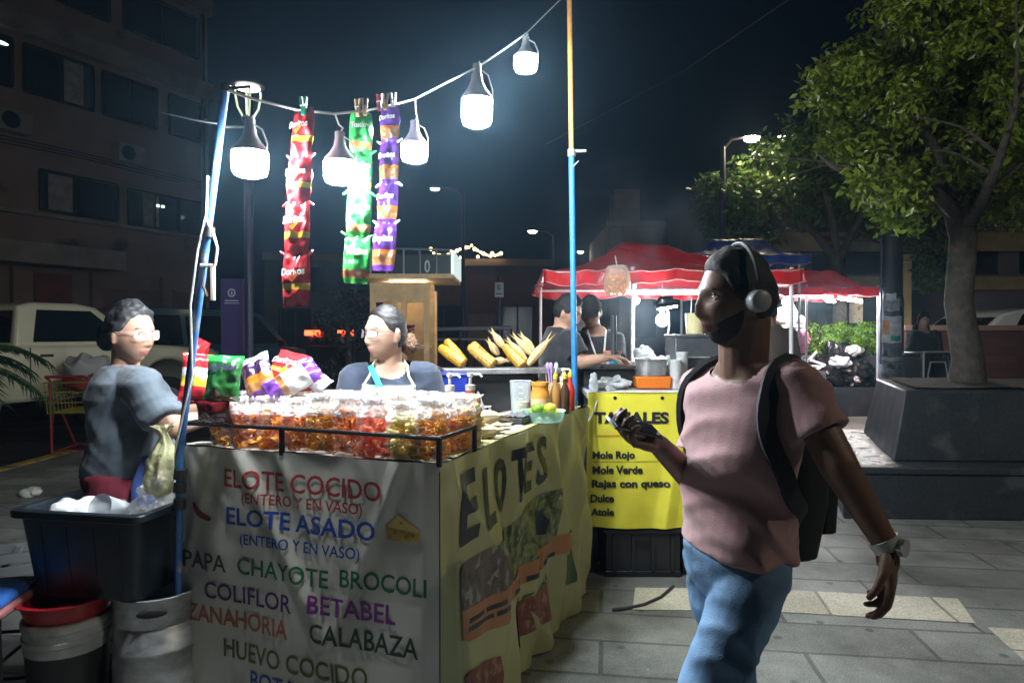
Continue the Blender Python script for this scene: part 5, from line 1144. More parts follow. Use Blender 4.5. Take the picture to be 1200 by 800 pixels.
b = MB(); b.grid(lambda u, v: (.006 - .07 * v, .1 + (LN - .1) * u, ZT + .002 + .002 * math.sin(26 * u + 3 * v)), 60, 4); b.build('banner_fold', m_vinS, stall, fixn=False)
# welded seam and sagging lower hem
INK = {k: mat('ink_' + k, c, .5, var=(25, .12)) for k, c in dict(red=(.33, .03, .03), blue=(.02, .06, .30), slate=(.05, .07, .07), green=(.015, .13, .05), plum=(.09, .02, .12), purple=(.20, .02, .22), orange=(.42, .11, .04), dark=(.02, .045, .035), olive=(.10, .11, .02), black=(.012, .016, .022)).items()}
def front_text(s, xl, xr, yt, yb, ink, bold=.012):
    a = SL(xl, yt, ly=-.01); c = SL(xl, yb, ly=-.01); e = SL(xr, yb, ly=-.01)
    vs, fs = text_mb(s, (e.x - a.x, a.z - c.z), bold); vs, fs = dense(vs, fs, .03); b = MB()
    b.add([(a.x + x, drF(a.x + x, c.z + y) * eased(a.x + x) - .0075, c.z + y) for x, y in vs], fs); o = b.build('lettering', INK[ink], banF, smooth=False, fixn=False)
for a in (('ELOTE COCIDO', 264.6, 449.5, 548, 569.5, 'red'), ('(ENTERO Y EN VASO)', 286, 426, 576, 592, 'red'), ('ELOTE ASADO', 268, 442, 592.5, 613, 'blue', .02), ('(ENTERO Y EN VASO)', 283.7, 424, 624, 640.5, 'blue'),
          ('PAPA', 216, 267, 643, 662.5, 'slate'), ('CHAYOTE', 280, 389, 651.5, 671.5, 'green'), ('BROCOLI', 402, 501, 665, 686, 'green'), ('COLIFLOR', 241, 346, 679.5, 699.5, 'plum'), ('BETABEL', 366.6, 465.7, 694, 715, 'purple'),
          ('ZANAHORIA', 220, 341.5, 704.5, 725, 'orange'), ('CALABAZA', 369, 493, 726, 749, 'dark'), ('HUEVO COCIDO', 261.6, 435, 747.5, 769.5, 'olive'), ('BOTANAS', 295, 394, 784.5, 806, 'blue')): front_text(*a)
def front_patch(pts, m, lift=.007, nm='print'):
    q = [SL(x, y, ly=-.01) for x, y in pts]; vs, fs = dense(*poly_tris([(p.x, p.z) for p in q]), .02); b = MB()
    b.add([(x, drF(x, z) * eased(x) - lift, z) for x, z in vs], fs); b.build(nm, m, banF, smooth=False, fixn=False)
front_patch([(228, 586), (233, 590), (240, 600), (250, 607), (247, 610), (237, 606), (230, 597), (227, 590)], mat('chili_red', (.22, .03, .02), .5), nm='chili_print')
front_patch([(454, 615), (469, 602), (493, 622), (492, 636), (455, 632)], mat('cheese', (.50, .33, .06), .6, var=(60, .2)), nm='cheese_print')
front_patch([(454, 616), (469, 603), (493, 621), (492, 624)], mat('cheese_top', (.58, .42, .12), .6), .0085, 'cheese_print')
for x, y, r in ((465, 623, 2.6), (478, 629, 3), (486, 627, 2), (459, 628, 1.8), (472, 612, 1.8)): front_patch([(x + r * math.cos(a), y + r * math.sin(a)) for a in np.linspace(0, 6.28, 9)[:-1]], mat('cheese_hole', (.28, .15, .03), .6), .0098, 'cheese_print')
# side print
def side_map(vs, fs, lift, nm, m):
    b = MB(); b.add([(.004 + drS(y, z) * min(1, y / .05) + lift, y, z) for y, z in vs], fs); return b.build(nm, m, banS, smooth=False, fixn=False)
def side_patch(pts, m, lift=.0025, nm='print'):
    lift += .0025
    q = [SL(x, y, lx=.02) for x, y in pts]; vs, fs = dense(*poly_tris([(p.y, p.z) for p in q]), .013); side_map(vs, fs, lift, nm, m)
for s, x0, x1, yt, yb in (('E', 533, 553, 556, 642), ('L', 562, 577, 549, 622), ('O', 581, 597, 541, 606), ('T', 600, 611, 528, 592), ('E', 615, 624, 520, 580), ('S', 629, 638, 513, 571)):
    a = SL(x0, yt, lx=.02); c = SL(x0, yb, lx=.02); e = SL(x1, yb, lx=.02); vs, fs = text_mb(s, (e.y - a.y, a.z - c.z), .03); vs, fs = dense(vs, fs, .013); side_map([(x + a.y, y + c.z) for x, y in vs], fs, .0055, 'lettering', INK['black'])
m_ph1 = mat('print_dish', (.10, .075, .055), .5, var=(28, .6), stain=((.28, .25, .2), 16, .55)); m_ph2 = mat('print_corn', (.20, .21, .07), .5, var=(30, .7), stain=((.03, .06, .02), 20, .5)); m_org = mat('print_orange', (.42, .17, .06), .5, var=(6, .2)); m_redp = mat('print_red', (.20, .05, .03), .5, var=(18, .6), stain=((.35, .2, .12), 22, .55))
side_patch([(533, 668), (538, 660), (585, 630), (592, 632), (592, 690), (540, 720), (533, 716)], m_ph1); side_patch([(533, 717), (592, 684), (592, 725), (540, 752), (534, 750)], m_org, .0035)
side_patch([(590, 625), (622, 590), (646, 570), (652, 590), (650, 628), (592, 682)], m_ph2); side_patch([(592, 684), (650, 629), (664, 618), (662, 640), (592, 706)], m_org, .0038)
side_patch([(600, 715), (640, 680), (642, 720), (600, 760)], m_redp); side_patch([(535, 795), (541, 786), (574, 768), (577, 800), (577, 830), (536, 850)], m_redp)
for x0, y0, x1, y1 in ((541, 729, 560, 718), (563, 716, 582, 705), (540, 739, 570, 722), (572, 720, 588, 711), (598, 696, 612, 684), (616, 680, 632, 667), (637, 662, 650, 651)): side_patch([(x0, y0 - 4), (x1, y1 - 4), (x1, y1 + 1), (x0, y0 + 2)], INK['black'], .0048)
side_patch([(630, 596), (637, 600), (642, 615), (640, 626), (634, 628), (628, 617), (628, 604)], INK['black'], .0045)
for k in range(5): side_patch([(605 + 9 * k, 706 - 7 * k), (611 + 9 * k, 700 - 7 * k), (610 + 9 * k, 703 - 7 * k), (604 + 9 * k, 711 - 7 * k)], mat('print_green', (.05, .10, .03), .5), .003)
side_patch([(655, 650), (664, 640), (664, 680), (656, 690)], mat('print_green'), .003)
# tray rail
b = MB(); zr_ = CT + .095
b.tube([(-FW + .02, .27, zr_), (-FW + .02, -.012, zr_), (-.6, -.016, zr_ + .004), (.004, -.012, zr_), (.004, .29, zr_)], .0075, 8)
for x, y in ((-FW + .02, -.012), (-.62, -.014), (.004, -.012), (.004, .28), (-FW + .02, .27)): b.box((x, y, CT + .05), (.014, .014, .095))
b.build('tray_rail', m_blk, stall)
b = MB(); b.box((-FW / 2 + .0, .145, CT + .004), (FW - .05, .27, .006)); b.build('tray', mat('tray_dark', (.03, .025, .02), .5), stall)

# poles ---------------------------------------------------------------
m_blue = mat('pole_blue', (.045, .14, .36), .4, var=(20, .3), stain=((.25, .27, .3), 14, .62)); m_org_p = mat('pole_orange', (.52, .24, .06), .45, var=(20, .25)); m_wire_w = mat('wire_white', (.65, .65, .62), .5); m_zip = mat('tie_black', (.02, .02, .02), .6)
bt, jt, tp = Vector((P(203, 0, 2.56).x, 2.56, 0)), P(210, 530, 2.56), P(266, 106, 2.37)
def pole_pt(z): return bt.lerp(jt, z / jt.z) if z < jt.z else jt.lerp(tp, (z - jt.z) / (tp.z - jt.z))
pt = thing('stall_pole', 'leaning blue pole at the left end of the corn stall', 'pole', bt)
b = MB(); b.tube([(0, 0, 0), jt - bt, jt.lerp(tp, .03) - bt, tp - bt], .0135, 12); b.build('shaft', m_blue, pt)
b = MB(); q = tp - bt; b.tube([q - Vector((.0, 0, .01)), q + Vector((0, 0, .012))], .02, 12); b.tube([q + Vector((0, -.005, 0)), q + Vector((.09, -.01, .006))], .006, 8); b.build('collar', m_blk, pt)
for z in (.86, .92, .97, 1.86): p = pole_pt(z) - bt; b = MB(); b.tube([p - Vector((0, 0, .018)), p + Vector((.004, 0, .018))], .0225, 10); b.build('tie', m_zip, pt)
def PL(z, off=(0, 0)): p = pole_pt(z); return p + Vector((off[0], off[1], 0))
cb = MB(); cb.tube([PL(1.05, (-.012, -.02)), PL(1.35, (.018, -.02)), PL(1.6, (-.02, -.02)), PL(1.8, (-.018, -.02)), PL(1.92, (-.004, -.02)), PL(2.05, (-.02, -.01))], .0045, 6)
cb.tube([PL(1.90, (0, -.018)), PL(1.86, (.03, -.03)), PL(1.80, (.055, -.03)), PL(1.74, (.055, -.03))], .005, 6); o = cb.build('power_cable', m_wire_w); tag(o, 'pale cable tied along the leaning blue pole', 'cable')
pg = thing('power_plug', 'pale loose plug dangling from the leaning blue pole', 'plug', PL(1.70, (.052, -.03))); b = MB(); b.box((0, 0, -.02), (.014, .018, .13)); b.box((-.022, 0, .04), (.045, .016, .012)); b.build('housing', mat('plug_pale', (.6, .52, .45), .5), pg, bevel=.003); b = MB(); b.tube([(-.03, 0, .036), (-.036, 0, -.03), (-.02, 0, -.07)], .005, 6); b.build('lead', mat('plug_lead', (.15, .1, .08), .6), pg)
bR, tR = Vector((P(677, 0, 4.0).x, 4.0, 0)), P(666.5, -20, 3.95)
pr = thing('stall_pole', 'tall pole at the far corner, blue below and orange above its clamp', 'pole', bR); zj = P(0, 180, 4).z; k = zj / tR.z; mid = bR.lerp(tR, k)
b = MB(); b.tube([(0, 0, 0), mid - bR], .0175, 12); b.build('lower_shaft', mat('pole_blue2', (.03, .20, .50), .4, var=(20, .2)), pr); b = MB(); b.tube([mid - bR, tR - bR], .0145, 12); b.build('upper_shaft', m_org_p, pr)
b = MB(); q = mid - bR; b.tube([q - Vector((0, 0, .03)), q + Vector((0, 0, .01))], .024, 12); b.tube([q + Vector((.01, 0, 0)), q + Vector((.085, -.01, 0))], .009, 8); b.build('clamp', mat('clamp_steel', (.5, .52, .55), .35, metal=.7), pr); b = MB(); b.tube([q + Vector((0, -.01, -.1)), q + Vector((.04, -.02, -.06))], .004, 6); b.build('tie', mat('clamp_steel'), pr)

def Pc(px, py, d): return P(px, py, d - .24 * min(1, max(0, (590 - px) / 220)))
# cable with LED bulbs -----------------------------------------------------
cpts = [(267, 107, 2.6), (300, 118, 2.62), (350, 130, 2.66), (392, 134.5, 2.7), (430, 131, 2.8), (455, 125.5, 2.9), (486, 117.5, 3.0), (520, 100, 3.05), (562, 79, 3.12), (590, 60, 3.3), (617, 41, 3.5)]
cw = [Pc(*c) for c in cpts]; b = MB(); b.tube(cw, .0048, 6); b.tube([Pc(266, 150, 2.6), Pc(290, 150, 2.62), Pc(296, 146, 2.62)], .004, 6); b.tube([Pc(190, 133, 3.2), Pc(230, 142, 2.85), Pc(262, 147, 2.62)], .003, 5); b.tube([Pc(617, 41, 3.5), Pc(640, 18, 3.75), Pc(667, -8, 3.95)], .003, 5)
tag(b.build('light_cable', m_wire_w), 'pale cable strung from the leaning pole across the stall carrying the bulbs', 'cable')
m_led = mat('led_glow', (.9, .95, 1), .4, emit=((.86, .95, 1.0), BULB_E)); m_ledh = mat('led_housing', (.22, .23, .25), .45)
for (px, py, d, top, s_, tall, lab) in ((294, 190, 2.62, (299, 150), 1.0, 1.0, 'LED bulb hanging under the ring lantern, leftmost of the string'), (399, 200, 2.72, (394, 136), .95, 1.0, 'LED bulb between the red and the green strip of crisp bags'), (486, 178, 3.05, (487, 118), .93, .95, 'LED bulb hanging just right of the purple strip of crisp bags'), (559, 130, 3.12, (563, 79), 1.12, 1.25, 'large barrel shaped LED bulb right of centre on the string'), (616, 75, 3.5, (617, 41), .98, .9, 'highest LED bulb, at the far right end of the string')):
    c = Pc(px, py, d); t = thing('led_bulb', lab, 'light bulb', c, 0, 'bulbs on the stall cable'); r = .061 * s_; h = .054 * tall * s_
    b = MB(); b.lathe([(0, -h * 1.0), (r * .55, -h * .98), (r * .86, -h * .85), (r * .98, -h * .55), (r, 0), (r, h * .55)], 24); b.build('diffuser', m_led, t)
    b = MB(); b.lathe([(r * 1.01, h * .56), (r * .97, h * .8), (r * .62, h * 1.25), (r * .40, h * 1.7), (r * .34, h * 2.1), (.018, h * 2.2), (.018, h * 2.7), (0, h * 2.72)], 24); b.build('housing', m_ledh, t)
    T_ = Pc(top[0], top[1], d) - c; b = MB(); b.tube([(0, 0, h * 2.6), (r * .2, 0, h * 2.6 + .02), (T_.x * .5 + .004, 0, (T_.z + h * 2.6) / 2), T_], .0035, 6); b.tube([(0, 0, h * 2.55), (r * .75, -.01, h * 2.0), (r * 1.04, -.01, h * 1.1), (r * 1.03, -.012, h * .4)], .003, 6); b.build('lead', m_wire_w, t)
# crisp bags -----------------------------------------------------------------
def crisp_mat(name, c, c2, sc=16): return mat(name, c, .22, spec=.7, bump=(14, .35), var=(4, .15), coat=.3) if c2 is None else mat(name, c, .22, spec=.7, bump=(14, .35), stain=(c2, sc, .58), coat=.3)
MC = dict(red=crisp_mat('foil_red', (.50, .025, .03), None), yellow=crisp_mat('foil_yellow', (.75, .5, .04), None), green=crisp_mat('foil_green', (.03, .33, .06), None), dgreen=crisp_mat('foil_dark_green', (.015, .09, .02), None), purple=crisp_mat('foil_purple', (.12, .035, .27), None), dark=crisp_mat('foil_dark', (.035, .015, .06), None), chips=crisp_mat('foil_chips', (.30, .13, .05), (.50, .30, .10), 40), silver=crisp_mat('foil_silver', (.6, .6, .64), None), maroon=crisp_mat('foil_maroon', (.13, .012, .015), None), white=mat('foil_white', (.75, .74, .72), .4), orange=crisp_mat('foil_orange', (.62, .17, .02), None))
def pillow(mb, w, h, th, bands, O, X, Y, Z, seed=0, nu=14, nv=26, pinch=0.0):
    """pillow pack centred at O; X width axis, Y height axis, Z front axis; bands: (v_upto, material index)"""
    for sgn in (1, -1):
        vs = []; fs = []; mi = []
        for j in range(nv + 1):
            v = j / nv; lens = max(0.0, math.sin(math.pi * min(1, max(0, (v - .045) / .91)))) ** .55
            wj = w * (1 - .10 * lens) * (1 - pinch * (1 - lens))
            for i in range(nu + 1):
                u = i / nu * 2 - 1; e = max(0, 1 - abs(u) ** 2.4) ** .6; z = th / 2 * lens * e
                p = Vector((u * wj / 2, (v - .5) * h, 0)); n_ = (N3((p.x * 22 + seed, p.y * 22, sgn)) + .6 * N3((p.x * 50, p.y * 40 + seed, sgn))) * .016 * (lens * e + .15) * min(1, h / .16)
                vs.append(O + X * p.x + Y * p.y + Z * (sgn * (z + n_ + .0008) + .004 * math.sin(6 * u + seed)))
        o = len(mb.v); mb.v += [tuple(v) for v in vs]
        for j in range(nv):
            vm = (j + .5) / nv; m = next(k for lim, k in bands if vm <= lim)
            for i in range(nu):
                a = o + j * (nu + 1) + i; f = (a, a + 1, a + nu + 2, a + nu + 1); mb.f.append(f if sgn > 0 else f[::-1]); mb.m.append(m)
def pack_print(s, w, h, O, X, Y, Z, th, y0, m, parent, hgt=.2, wid=.74, nm='lettering'):
    vs, fs = text_mb(s, (w * wid, h * hgt), .03); vs, fs = dense(vs, fs, .012); b = MB(); out = []
    for x, y in vs:
        xx = x - w * wid / 2; yy = y + y0 * h; u = min(1, abs(xx) / (w / 2)); v = yy / h + .5; lens = max(0, math.sin(math.pi * min(1, max(0, (v - .045) / .91)))) ** .55
        out.append(O + X * xx + Y * (yy + .06 * xx) + Z * (th / 2 * lens * max(0, 1 - u ** 2.4) ** .6 + .0105))
    b.add(out, fs); b.build(nm, m, parent, smooth=False, fixn=False)
X_, Y_, Z_ = Vector((1, 0, 0)), Vector((0, 0, 1)), Vector((0, -1, 0))
BANDS = dict(red=([(.06, 'red'), (.30, 'red'), (.42, 'yellow'), (1, 'red')], 'Doritos'), green=([(.10, 'green'), (.27, 'chips'), (1, 'green')], 'Tostitos'), purple=([(.10, 'purple'), (.33, 'chips'), (.42, 'orange'), (1, 'purple')], 'Doritos'))
def strip(kind, label, pts, wpx, ang):
    top = Pc(*pts[0]); t = thing('crisp_bag_strip', label, 'snack strip', top, 0, 'strips of crisp bags hung on the cable'); n = len(pts) - 1; bands, txt = BANDS[kind]
    for i in range(n):
        a, c = Pc(*pts[i]) - top, Pc(*pts[i + 1]) - top; Y = (a - c); h = Y.length * 1.05; Y.normalize(); al = R(ang[i]); X = Vector((math.cos(al), -math.sin(al), 0)); X = (X - Y * X.dot(Y)).normalized(); Z = X.cross(Y); O = (a + c) / 2; w = wpx[i] / 800 * pts[i][2]
        keys = []; bb = []
        for lim, k in bands:
            if k not in keys: keys.append(k)
            bb.append((lim, keys.index(k)))
        b = MB(); pillow(b, w, h, .042, bb, O, X, Y, Z, i * 3.1 + len(kind), pinch=.22); bag = b.build('crisp_bag', [MC[k] for k in keys], t, fixn=False, angle=180)
        pack_print(txt, w, h, O, X, Y, Z, .042, .07, MC['white'], bag, .14)
        if kind == 'red':
            vs, fs = dense(*poly_tris([(-.012, .0), (0, -.012), (.025, .016), (.022, .02), (0, -.004), (-.009, .005)]), .01); b = MB(); b.add([O + X * (x) + Y * (y + h * .0) + Z * (.021 + .0125) for x, y in vs], fs); b.build('tick_mark', MC['orange'], bag, smooth=False, fixn=False)
        if i < n - 1:
            for sg in (-1, 1):
                b = MB(); e = c + X * sg * w * .42; b.capsule(e, e + X * sg * .016 + Y * .010 * (-1) ** i, .006, .004, 6)
                b.build('twist_tie', MC[keys[0]] if kind != 'purple' else mat('tie_clear', (.6, .75, .7), .3), bag)
    return t
strip('red', 'leftmost strip of four red crisp bags hanging from the cable', [(358, 130, 2.67), (353, 185, 2.66), (350, 238, 2.65), (348, 298, 2.64), (347, 358, 2.63)], [33, 33, 34, 35], [25, 20, 14, 10])
strip('green', 'middle strip of four green crisp bags hanging from the cable', [(424, 134, 2.8), (423, 180, 2.79), (422, 226, 2.78), (420, 277, 2.77), (417, 331, 2.76)], [28, 29, 30, 32], [-8, -12, -15, -8])
strip('purple', 'rightmost strip of four purple crisp bags hanging from the cable', [(458, 126, 2.9), (457, 168, 2.89), (456, 216, 2.88), (453, 262, 2.87), (449, 316, 2.86)], [26, 26, 28, 31], [20, 15, 20, 12])
m_wood = mat('peg_wood', (.42, .27, .13), .7, var=(20, .2))
for px, py, d, m, lab in ((358, 126, 2.655, mat('peg_green', (.02, .25, .12), .4), 'dark green clothes peg holding the red strip'), (421, 128, 2.785, m_wood, 'left wooden clothes peg holding the green strip'), (429, 127, 2.795, m_wood, 'right wooden clothes peg holding the green strip'), (446, 122, 2.86, mat('peg_red', (.45, .05, .04), .4), 'red clothes peg holding the purple strip'), (453, 121, 2.885, m_wood, 'wooden clothes peg beside the red peg on the purple strip'), (462, 120, 2.9, mat('peg_pale', (.6, .58, .45), .5), 'pale clothes peg at the right edge of the purple strip')):
    t = thing('clothes_peg', lab, 'clothes peg', Pc(px, py, d) + Vector((0, -.012, 0)), rnd.uniform(-.4, .4), 'clothes pegs on the cable')
    for sg in (-1, 1): b = MB(); b.add(*(lambda v: (v, BOXF))([(sg * .003 - .004, -.006, -.035), (sg * .003 + .004, -.006, -.035), (sg * .003 + .004, .006, -.035), (sg * .003 - .004, .006, -.035), (sg * .009 - .004, -.006, .03), (sg * .009 + .004, -.006, .03), (sg * .009 + .004, .006, .03), (sg * .009 - .004, .006, .03)])); b.build('jaw', m, t, bevel=.001)
    b = MB(); b.tube([(-.01, -.0065, 0), (.01, -.0065, 0)], .0035, 8); b.build('spring', m_rim, t)
# clear bags of fried snacks in the tray -----------------------------------------
def torus_into(mb, c, R_, r, rot, m=0, nu=12, nv=6):
    vs = []; fs = []
    for i in range(nu):
        a = 2 * math.pi * i / nu
        for j in range(nv): e = 2 * math.pi * j / nv; vs.append(Vector(c) + rot @ Vector(((R_ + r * math.cos(e)) * math.cos(a), (R_ + r * math.cos(e)) * math.sin(a), r * math.sin(e))))
    for i in range(nu):
        for j in range(nv): fs.append((i * nv + j, ((i + 1) % nu) * nv + j, ((i + 1) % nu) * nv + (j + 1) % nv, i * nv + (j + 1) % nv))
    mb.add(vs, fs, m)
def rrot(q): return Quaternion((q.gauss(0, 1), q.gauss(0, 1), q.gauss(0, 1), q.gauss(0, 1))).normalized().to_matrix()
def snack_mesh(kind, seed):
    q = random.Random(seed); b = MB(); n = dict(wheel=125, sheet=34, curl=90, chip=80, puff=90)[kind]
    for k in range(n):
        z = q.uniform(.012, .19); a = q.uniform(0, 6.283); r = .047 * math.sqrt(q.uniform(.3, 1)) * (1 - .15 * max(0, (z - .15) / .04)); c = Vector((r * math.cos(a), r * math.sin(a) * 1.0, z)); M = rrot(q)
        if kind == 'wheel': s = q.uniform(.009, .0125); torus_into(b, c, s, .0032, M); b.box(c, (s * 2, .003, .003), M); b.box(c, (.003, s * 2, .003), M)
        elif kind == 'sheet':
            w, h = q.uniform(.022, .036), q.uniform(.03, .05); cu = q.uniform(25, 60); vs = []
            b.grid(lambda u, v: c * .8 + Vector((0, 0, c.z * .2)) + M @ Vector(((u - .5) * w, math.cos((v - .5) * 4) * .02 + .003 * math.sin(u * 9), math.sin((v - .5) * 4) * h * .55)), 5, 8)
        elif kind == 'curl': 
            rr_ = q.uniform(.010, .020); b.tube([c + M @ Vector((rr_ * math.cos(t), rr_ * math.sin(t), .004 * t)) for t in np.linspace(0, q.uniform(3, 5.5), 9)], .0032, 6)
        elif kind == 'chip': s = q.uniform(.014, .021); b.grid(lambda u, v: c + M @ Vector((s * v * math.cos(6.283 * u), s * v * math.sin(6.283 * u), .35 * s * v * v * math.cos(12.566 * u))), 12, 3)
        else: s = q.uniform(.008, .012); b.capsule(c, c + M @ Vector((s * 2.6, 0, 0)), s, s * .8, 8)
    return b
SNM = {}
def snm(k): return {'orange': mat('fry_orange', (.95, .42, .05), .5, island=.3, transl=.45), 'amber': mat('fry_amber', (.96, .62, .09), .5, island=.25, transl=.45), 'brown': mat('fry_brown', (.88, .40, .09), .5, island=.35, transl=.45), 'pink': mat('fry_pink', (.92, .34, .22), .5, island=.3, transl=.45), 'pale': mat('fry_pale', (.96, .84, .38), .55, island=.15, transl=.45)}[k]
m_bag = film('clear_bag', (.95, .96, .97), .06, .3, bump=(38, .5), edge=.16); m_knot = film('bag_gather', (.97, .97, .97), .5, .6, bump=(60, .8), edge=.3)
bagM = MB(); q = random.Random(5); prof = [(.044, 0), (.051, .006), (.0535, .05), (.0545, .11), (.0545, .155), (.050, .178), (.040, .192)]
def rippled(mb, prof, n, amp, seed):
    o = len(mb.v); k = len(prof)
    for i, (r, z) in enumerate(prof):
        for j in range(n): a = 2 * math.pi * j / n; w = 1 + amp[i] * (math.sin(7 * a + seed) * .6 + .5 * math.sin(13 * a + 2 * seed + z * 40)); sq = 1 / max(abs(math.cos(a)), abs(math.sin(a))) ** .25; mb.v.append((r * w * sq * math.cos(a), r * w * sq * math.sin(a), z))
    for i in range(k - 1):
        for j in range(n): j2 = (j + 1) % n; mb.f.append((o + i * n + j, o + i * n + j2, o + (i + 1) * n + j2, o + (i + 1) * n + j)); mb.m.append(0)
rippled(bagM, prof, 40, [.02, .04, .05, .05, .06, .12, .2], 1); bagM.f.append(tuple(range(39, -1, -1))); bagM.m.append(0)
knM = MB(); rippled(knM, [(.0545, .168), (.052, .186), (.043, .203), (.032, .217), (.030, .228), (.040, .24), (.047, .247)], 40, [.05, .12, .2, .28, .3, .35, .4], 2)
KN = [('wheel', 'amber', 'yellow wheel shaped snacks'), ('sheet', 'brown', 'brown curled crackling'), ('sheet', 'orange', 'orange curled crackling'), ('wheel', 'orange', 'small orange wheel snacks'), ('wheel', 'amber', 'golden wheel snacks'), ('curl', 'brown', 'thin brown curls'), ('chip', 'pink', 'pinkish red crisps'), ('puff', 'pale', 'pale yellow puffs'), ('wheel', 'amber', 'yellow orange rings')]
protos = {}
def snack_bag(ci, loc, rz, label):
    kind, colr, _ = KN[ci]
    if ci not in protos:
        t = thing('snack_bag', label, 'snack bag', loc, rz, 'clear bags of fried snacks in the tray')
        snack_mesh(kind, 20 + ci).build('snacks', snm(colr), t, angle=60); bagM.build('bag', m_bag, t, fixn=False, angle=180); knM.build('gathered_top', m_knot, t, fixn=False, angle=180); protos[ci] = t; return t
    c = copy_tree(protos[ci]); c.location = loc; c.rotation_euler = (0, 0, rz); c['label'] = label; return c
rows = ['front', 'second', 'third', 'back']; ordn = ['first', 'second', 'third', 'fourth', 'fifth', 'sixth', 'seventh', 'eighth', 'ninth']
q = random.Random(9)
for r_ in range(4):
    for i in range(9):
        if r_ >= 1 and i < 3 and r_ > 1: continue
        lx = -.93 + i * .1095 + (.02 if r_ % 2 else 0) * (1 if i < 8 else -1); ly = .055 + r_ * .112; ci = i if r_ == 0 else (i * 2 + r_ * 3) % 9
        if r_ == 3 and i < 4: continue
        kind, colr, ds = KN[ci]; w = toW((lx + q.uniform(-.006, .006), ly + q.uniform(-.006, .006), CT + .009)); lab = f'clear knotted bag of {ds}, {ordn[i]} from left in the {rows[r_]} row'
        t = snack_bag(ci, w, q.uniform(0, 6.28) if ci != 2 else q.uniform(-.3, .3), lab); t.scale = (1.04, 1.04, q.uniform(.76, .85))
# loose crisp bags piled at the left back ---------------------------------------------
def crisp(label, px, py, d, w, h, th, bands, txt, tilt, yaw, pitch, ty=.12, inkm=None, seed=1, hg=.15):
    c = P(px, py, d); t = thing('crisp_bag', label, 'crisp bag', c, 0, 'loose crisp bags piled on the stall'); keys = []; bb = []
    for lim, k in bands:
        if k not in keys: keys.append(k)
        bb.append((lim, keys.index(k)))
    M = Matrix.Rotation(R(yaw), 3, 'Z') @ Matrix.Rotation(R(pitch), 3, 'X') @ Matrix.Rotation(R(tilt), 3, 'Y'); X, Y, Z = M @ X_, M @ Y_, M @ Z_; O = Vector((0, 0, 0))
    b = MB(); pillow(b, w, h, th, bb, O, X, Y, Z, seed, 16, 26); b.build('bag', [MC[k] for k in keys], t, fixn=False, angle=180)
    if txt: pack_print(txt, w, h, O, X, Y, Z, th, ty, inkm or MC['white'], t, hg)
crisp('dark red crisp bag lying along the tray left end under the green bag', 251, 483, 2.50, .145, .10, .05, [(1, 'maroon')], 'Doritos', 2, -12, 20, -.25, MC['silver'], 1, .22)
crisp('red and white crisp bag standing at the far left against the blue pole', 229, 442, 2.66, .11, .19, .06, [(.3, 'red'), (.5, 'yellow'), (.7, 'silver'), (1, 'red')], None, 6, 25, -10, seed=2)
crisp('dark green crisp bag standing upright in front', 262, 443, 2.57, .135, .175, .055, [(.86, 'dgreen'), (1, 'green')], 'Doritos', 3, 8, -14, .14, MC['dark'], 3)
crisp('purple and orange crisp bag leaning beside the green bag', 302, 442, 2.66, .13, .19, .06, [(.14, 'purple'), (.34, 'chips'), (.5, 'orange'), (.8, 'dark'), (1, 'silver')], None, -28, -8, -25, seed=4)
crisp('red crisp bag lying behind the silver and purple bag', 334, 432, 2.82, .15, .17, .06, [(.3, 'red'), (.42, 'yellow'), (1, 'red')], 'Doritos', 14, -10, -38, .02, None, 5, .18)
crisp('silver and purple crisp bag lying slanted on top of the pile', 344, 446, 2.62, .12, .21, .06, [(.22, 'purple'), (.36, 'chips'), (.78, 'silver'), (1, 'purple')], None, 52, 0, -35, seed=6)
crisp('white and red crisp bag at the right end of the pile', 366, 452, 2.68, .11, .13, .05, [(.25, 'orange'), (.34, 'red'), (1, 'silver')], None, 34, -5, -40, seed=7)
crisp('small red crisp bag peeking out behind the others', 232, 414, 2.85, .08, .12, .05, [(1, 'red')], None, 20, -20, -20, seed=8)
# grill with corn ----------------------------------------------------------------
ga, gb = P(512, 433, 3.72), P(645, 433, 3.86); gc = (ga + gb) / 2; gz = 1.295
gr = thing('charcoal_grill', 'charcoal grill with a flat steel plate carrying the corn', 'grill', (gc.x, gc.y + .2, 0), math.atan2(gb.y - ga.y, gb.x - ga.x)); gw = (gb - ga).length
m_steel = mat('worn_steel', (.42, .42, .42), .38, metal=.75, var=(12, .4), rvar=(9, .25, .6)); m_soot = mat('sooty_steel', (.03, .03, .03), .6, metal=.3, var=(6, .4))
b = MB(); b.box((0, 0, gz - .012), (gw, .44, .014)); b.box((0, -.225, gz - .006), (gw + .01, .012, .03)); b.box((-gw / 2 - .006, 0, gz - .006), (.012, .44, .03)); b.box((gw / 2 + .006, 0, gz - .006), (.012, .44, .03)); b.build('plate', m_steel, gr, bevel=.003)
b = MB(); b.box((-.05, .03, 1.09), (gw * .72, .34, .36), taper=(1.05, 1.05)); b.build('fire_box', m_soot, gr, bevel=.01)
for x in (-.25, .15):
    for y in (-.1, .16): b = MB(); b.box((x, y, .455), (.03, .03, .91)); b.build('leg', m_soot, gr)
bb_ = thing('blue_box', 'blue plastic box under the left end of the grill plate', 'box', P(532, 447, 3.62)); b = MB(); b.box((0, 0, -.02), (.14, .1, .11), taper=(1.08, 1.08)); b.box((0, 0, .04), (.165, .125, .014)); b.build('tub', mat('tub_blue', (.015, .04, .35), .4), bb_, bevel=.006)
bs = MB(); bs.box((P(532, 0, 3.62).x, 3.62, .555), (.16, .14, 1.11)); tag(bs.build('steel_stand', m_soot, bevel=.01), 'sooty narrow stand under the blue plastic box', 'stand')
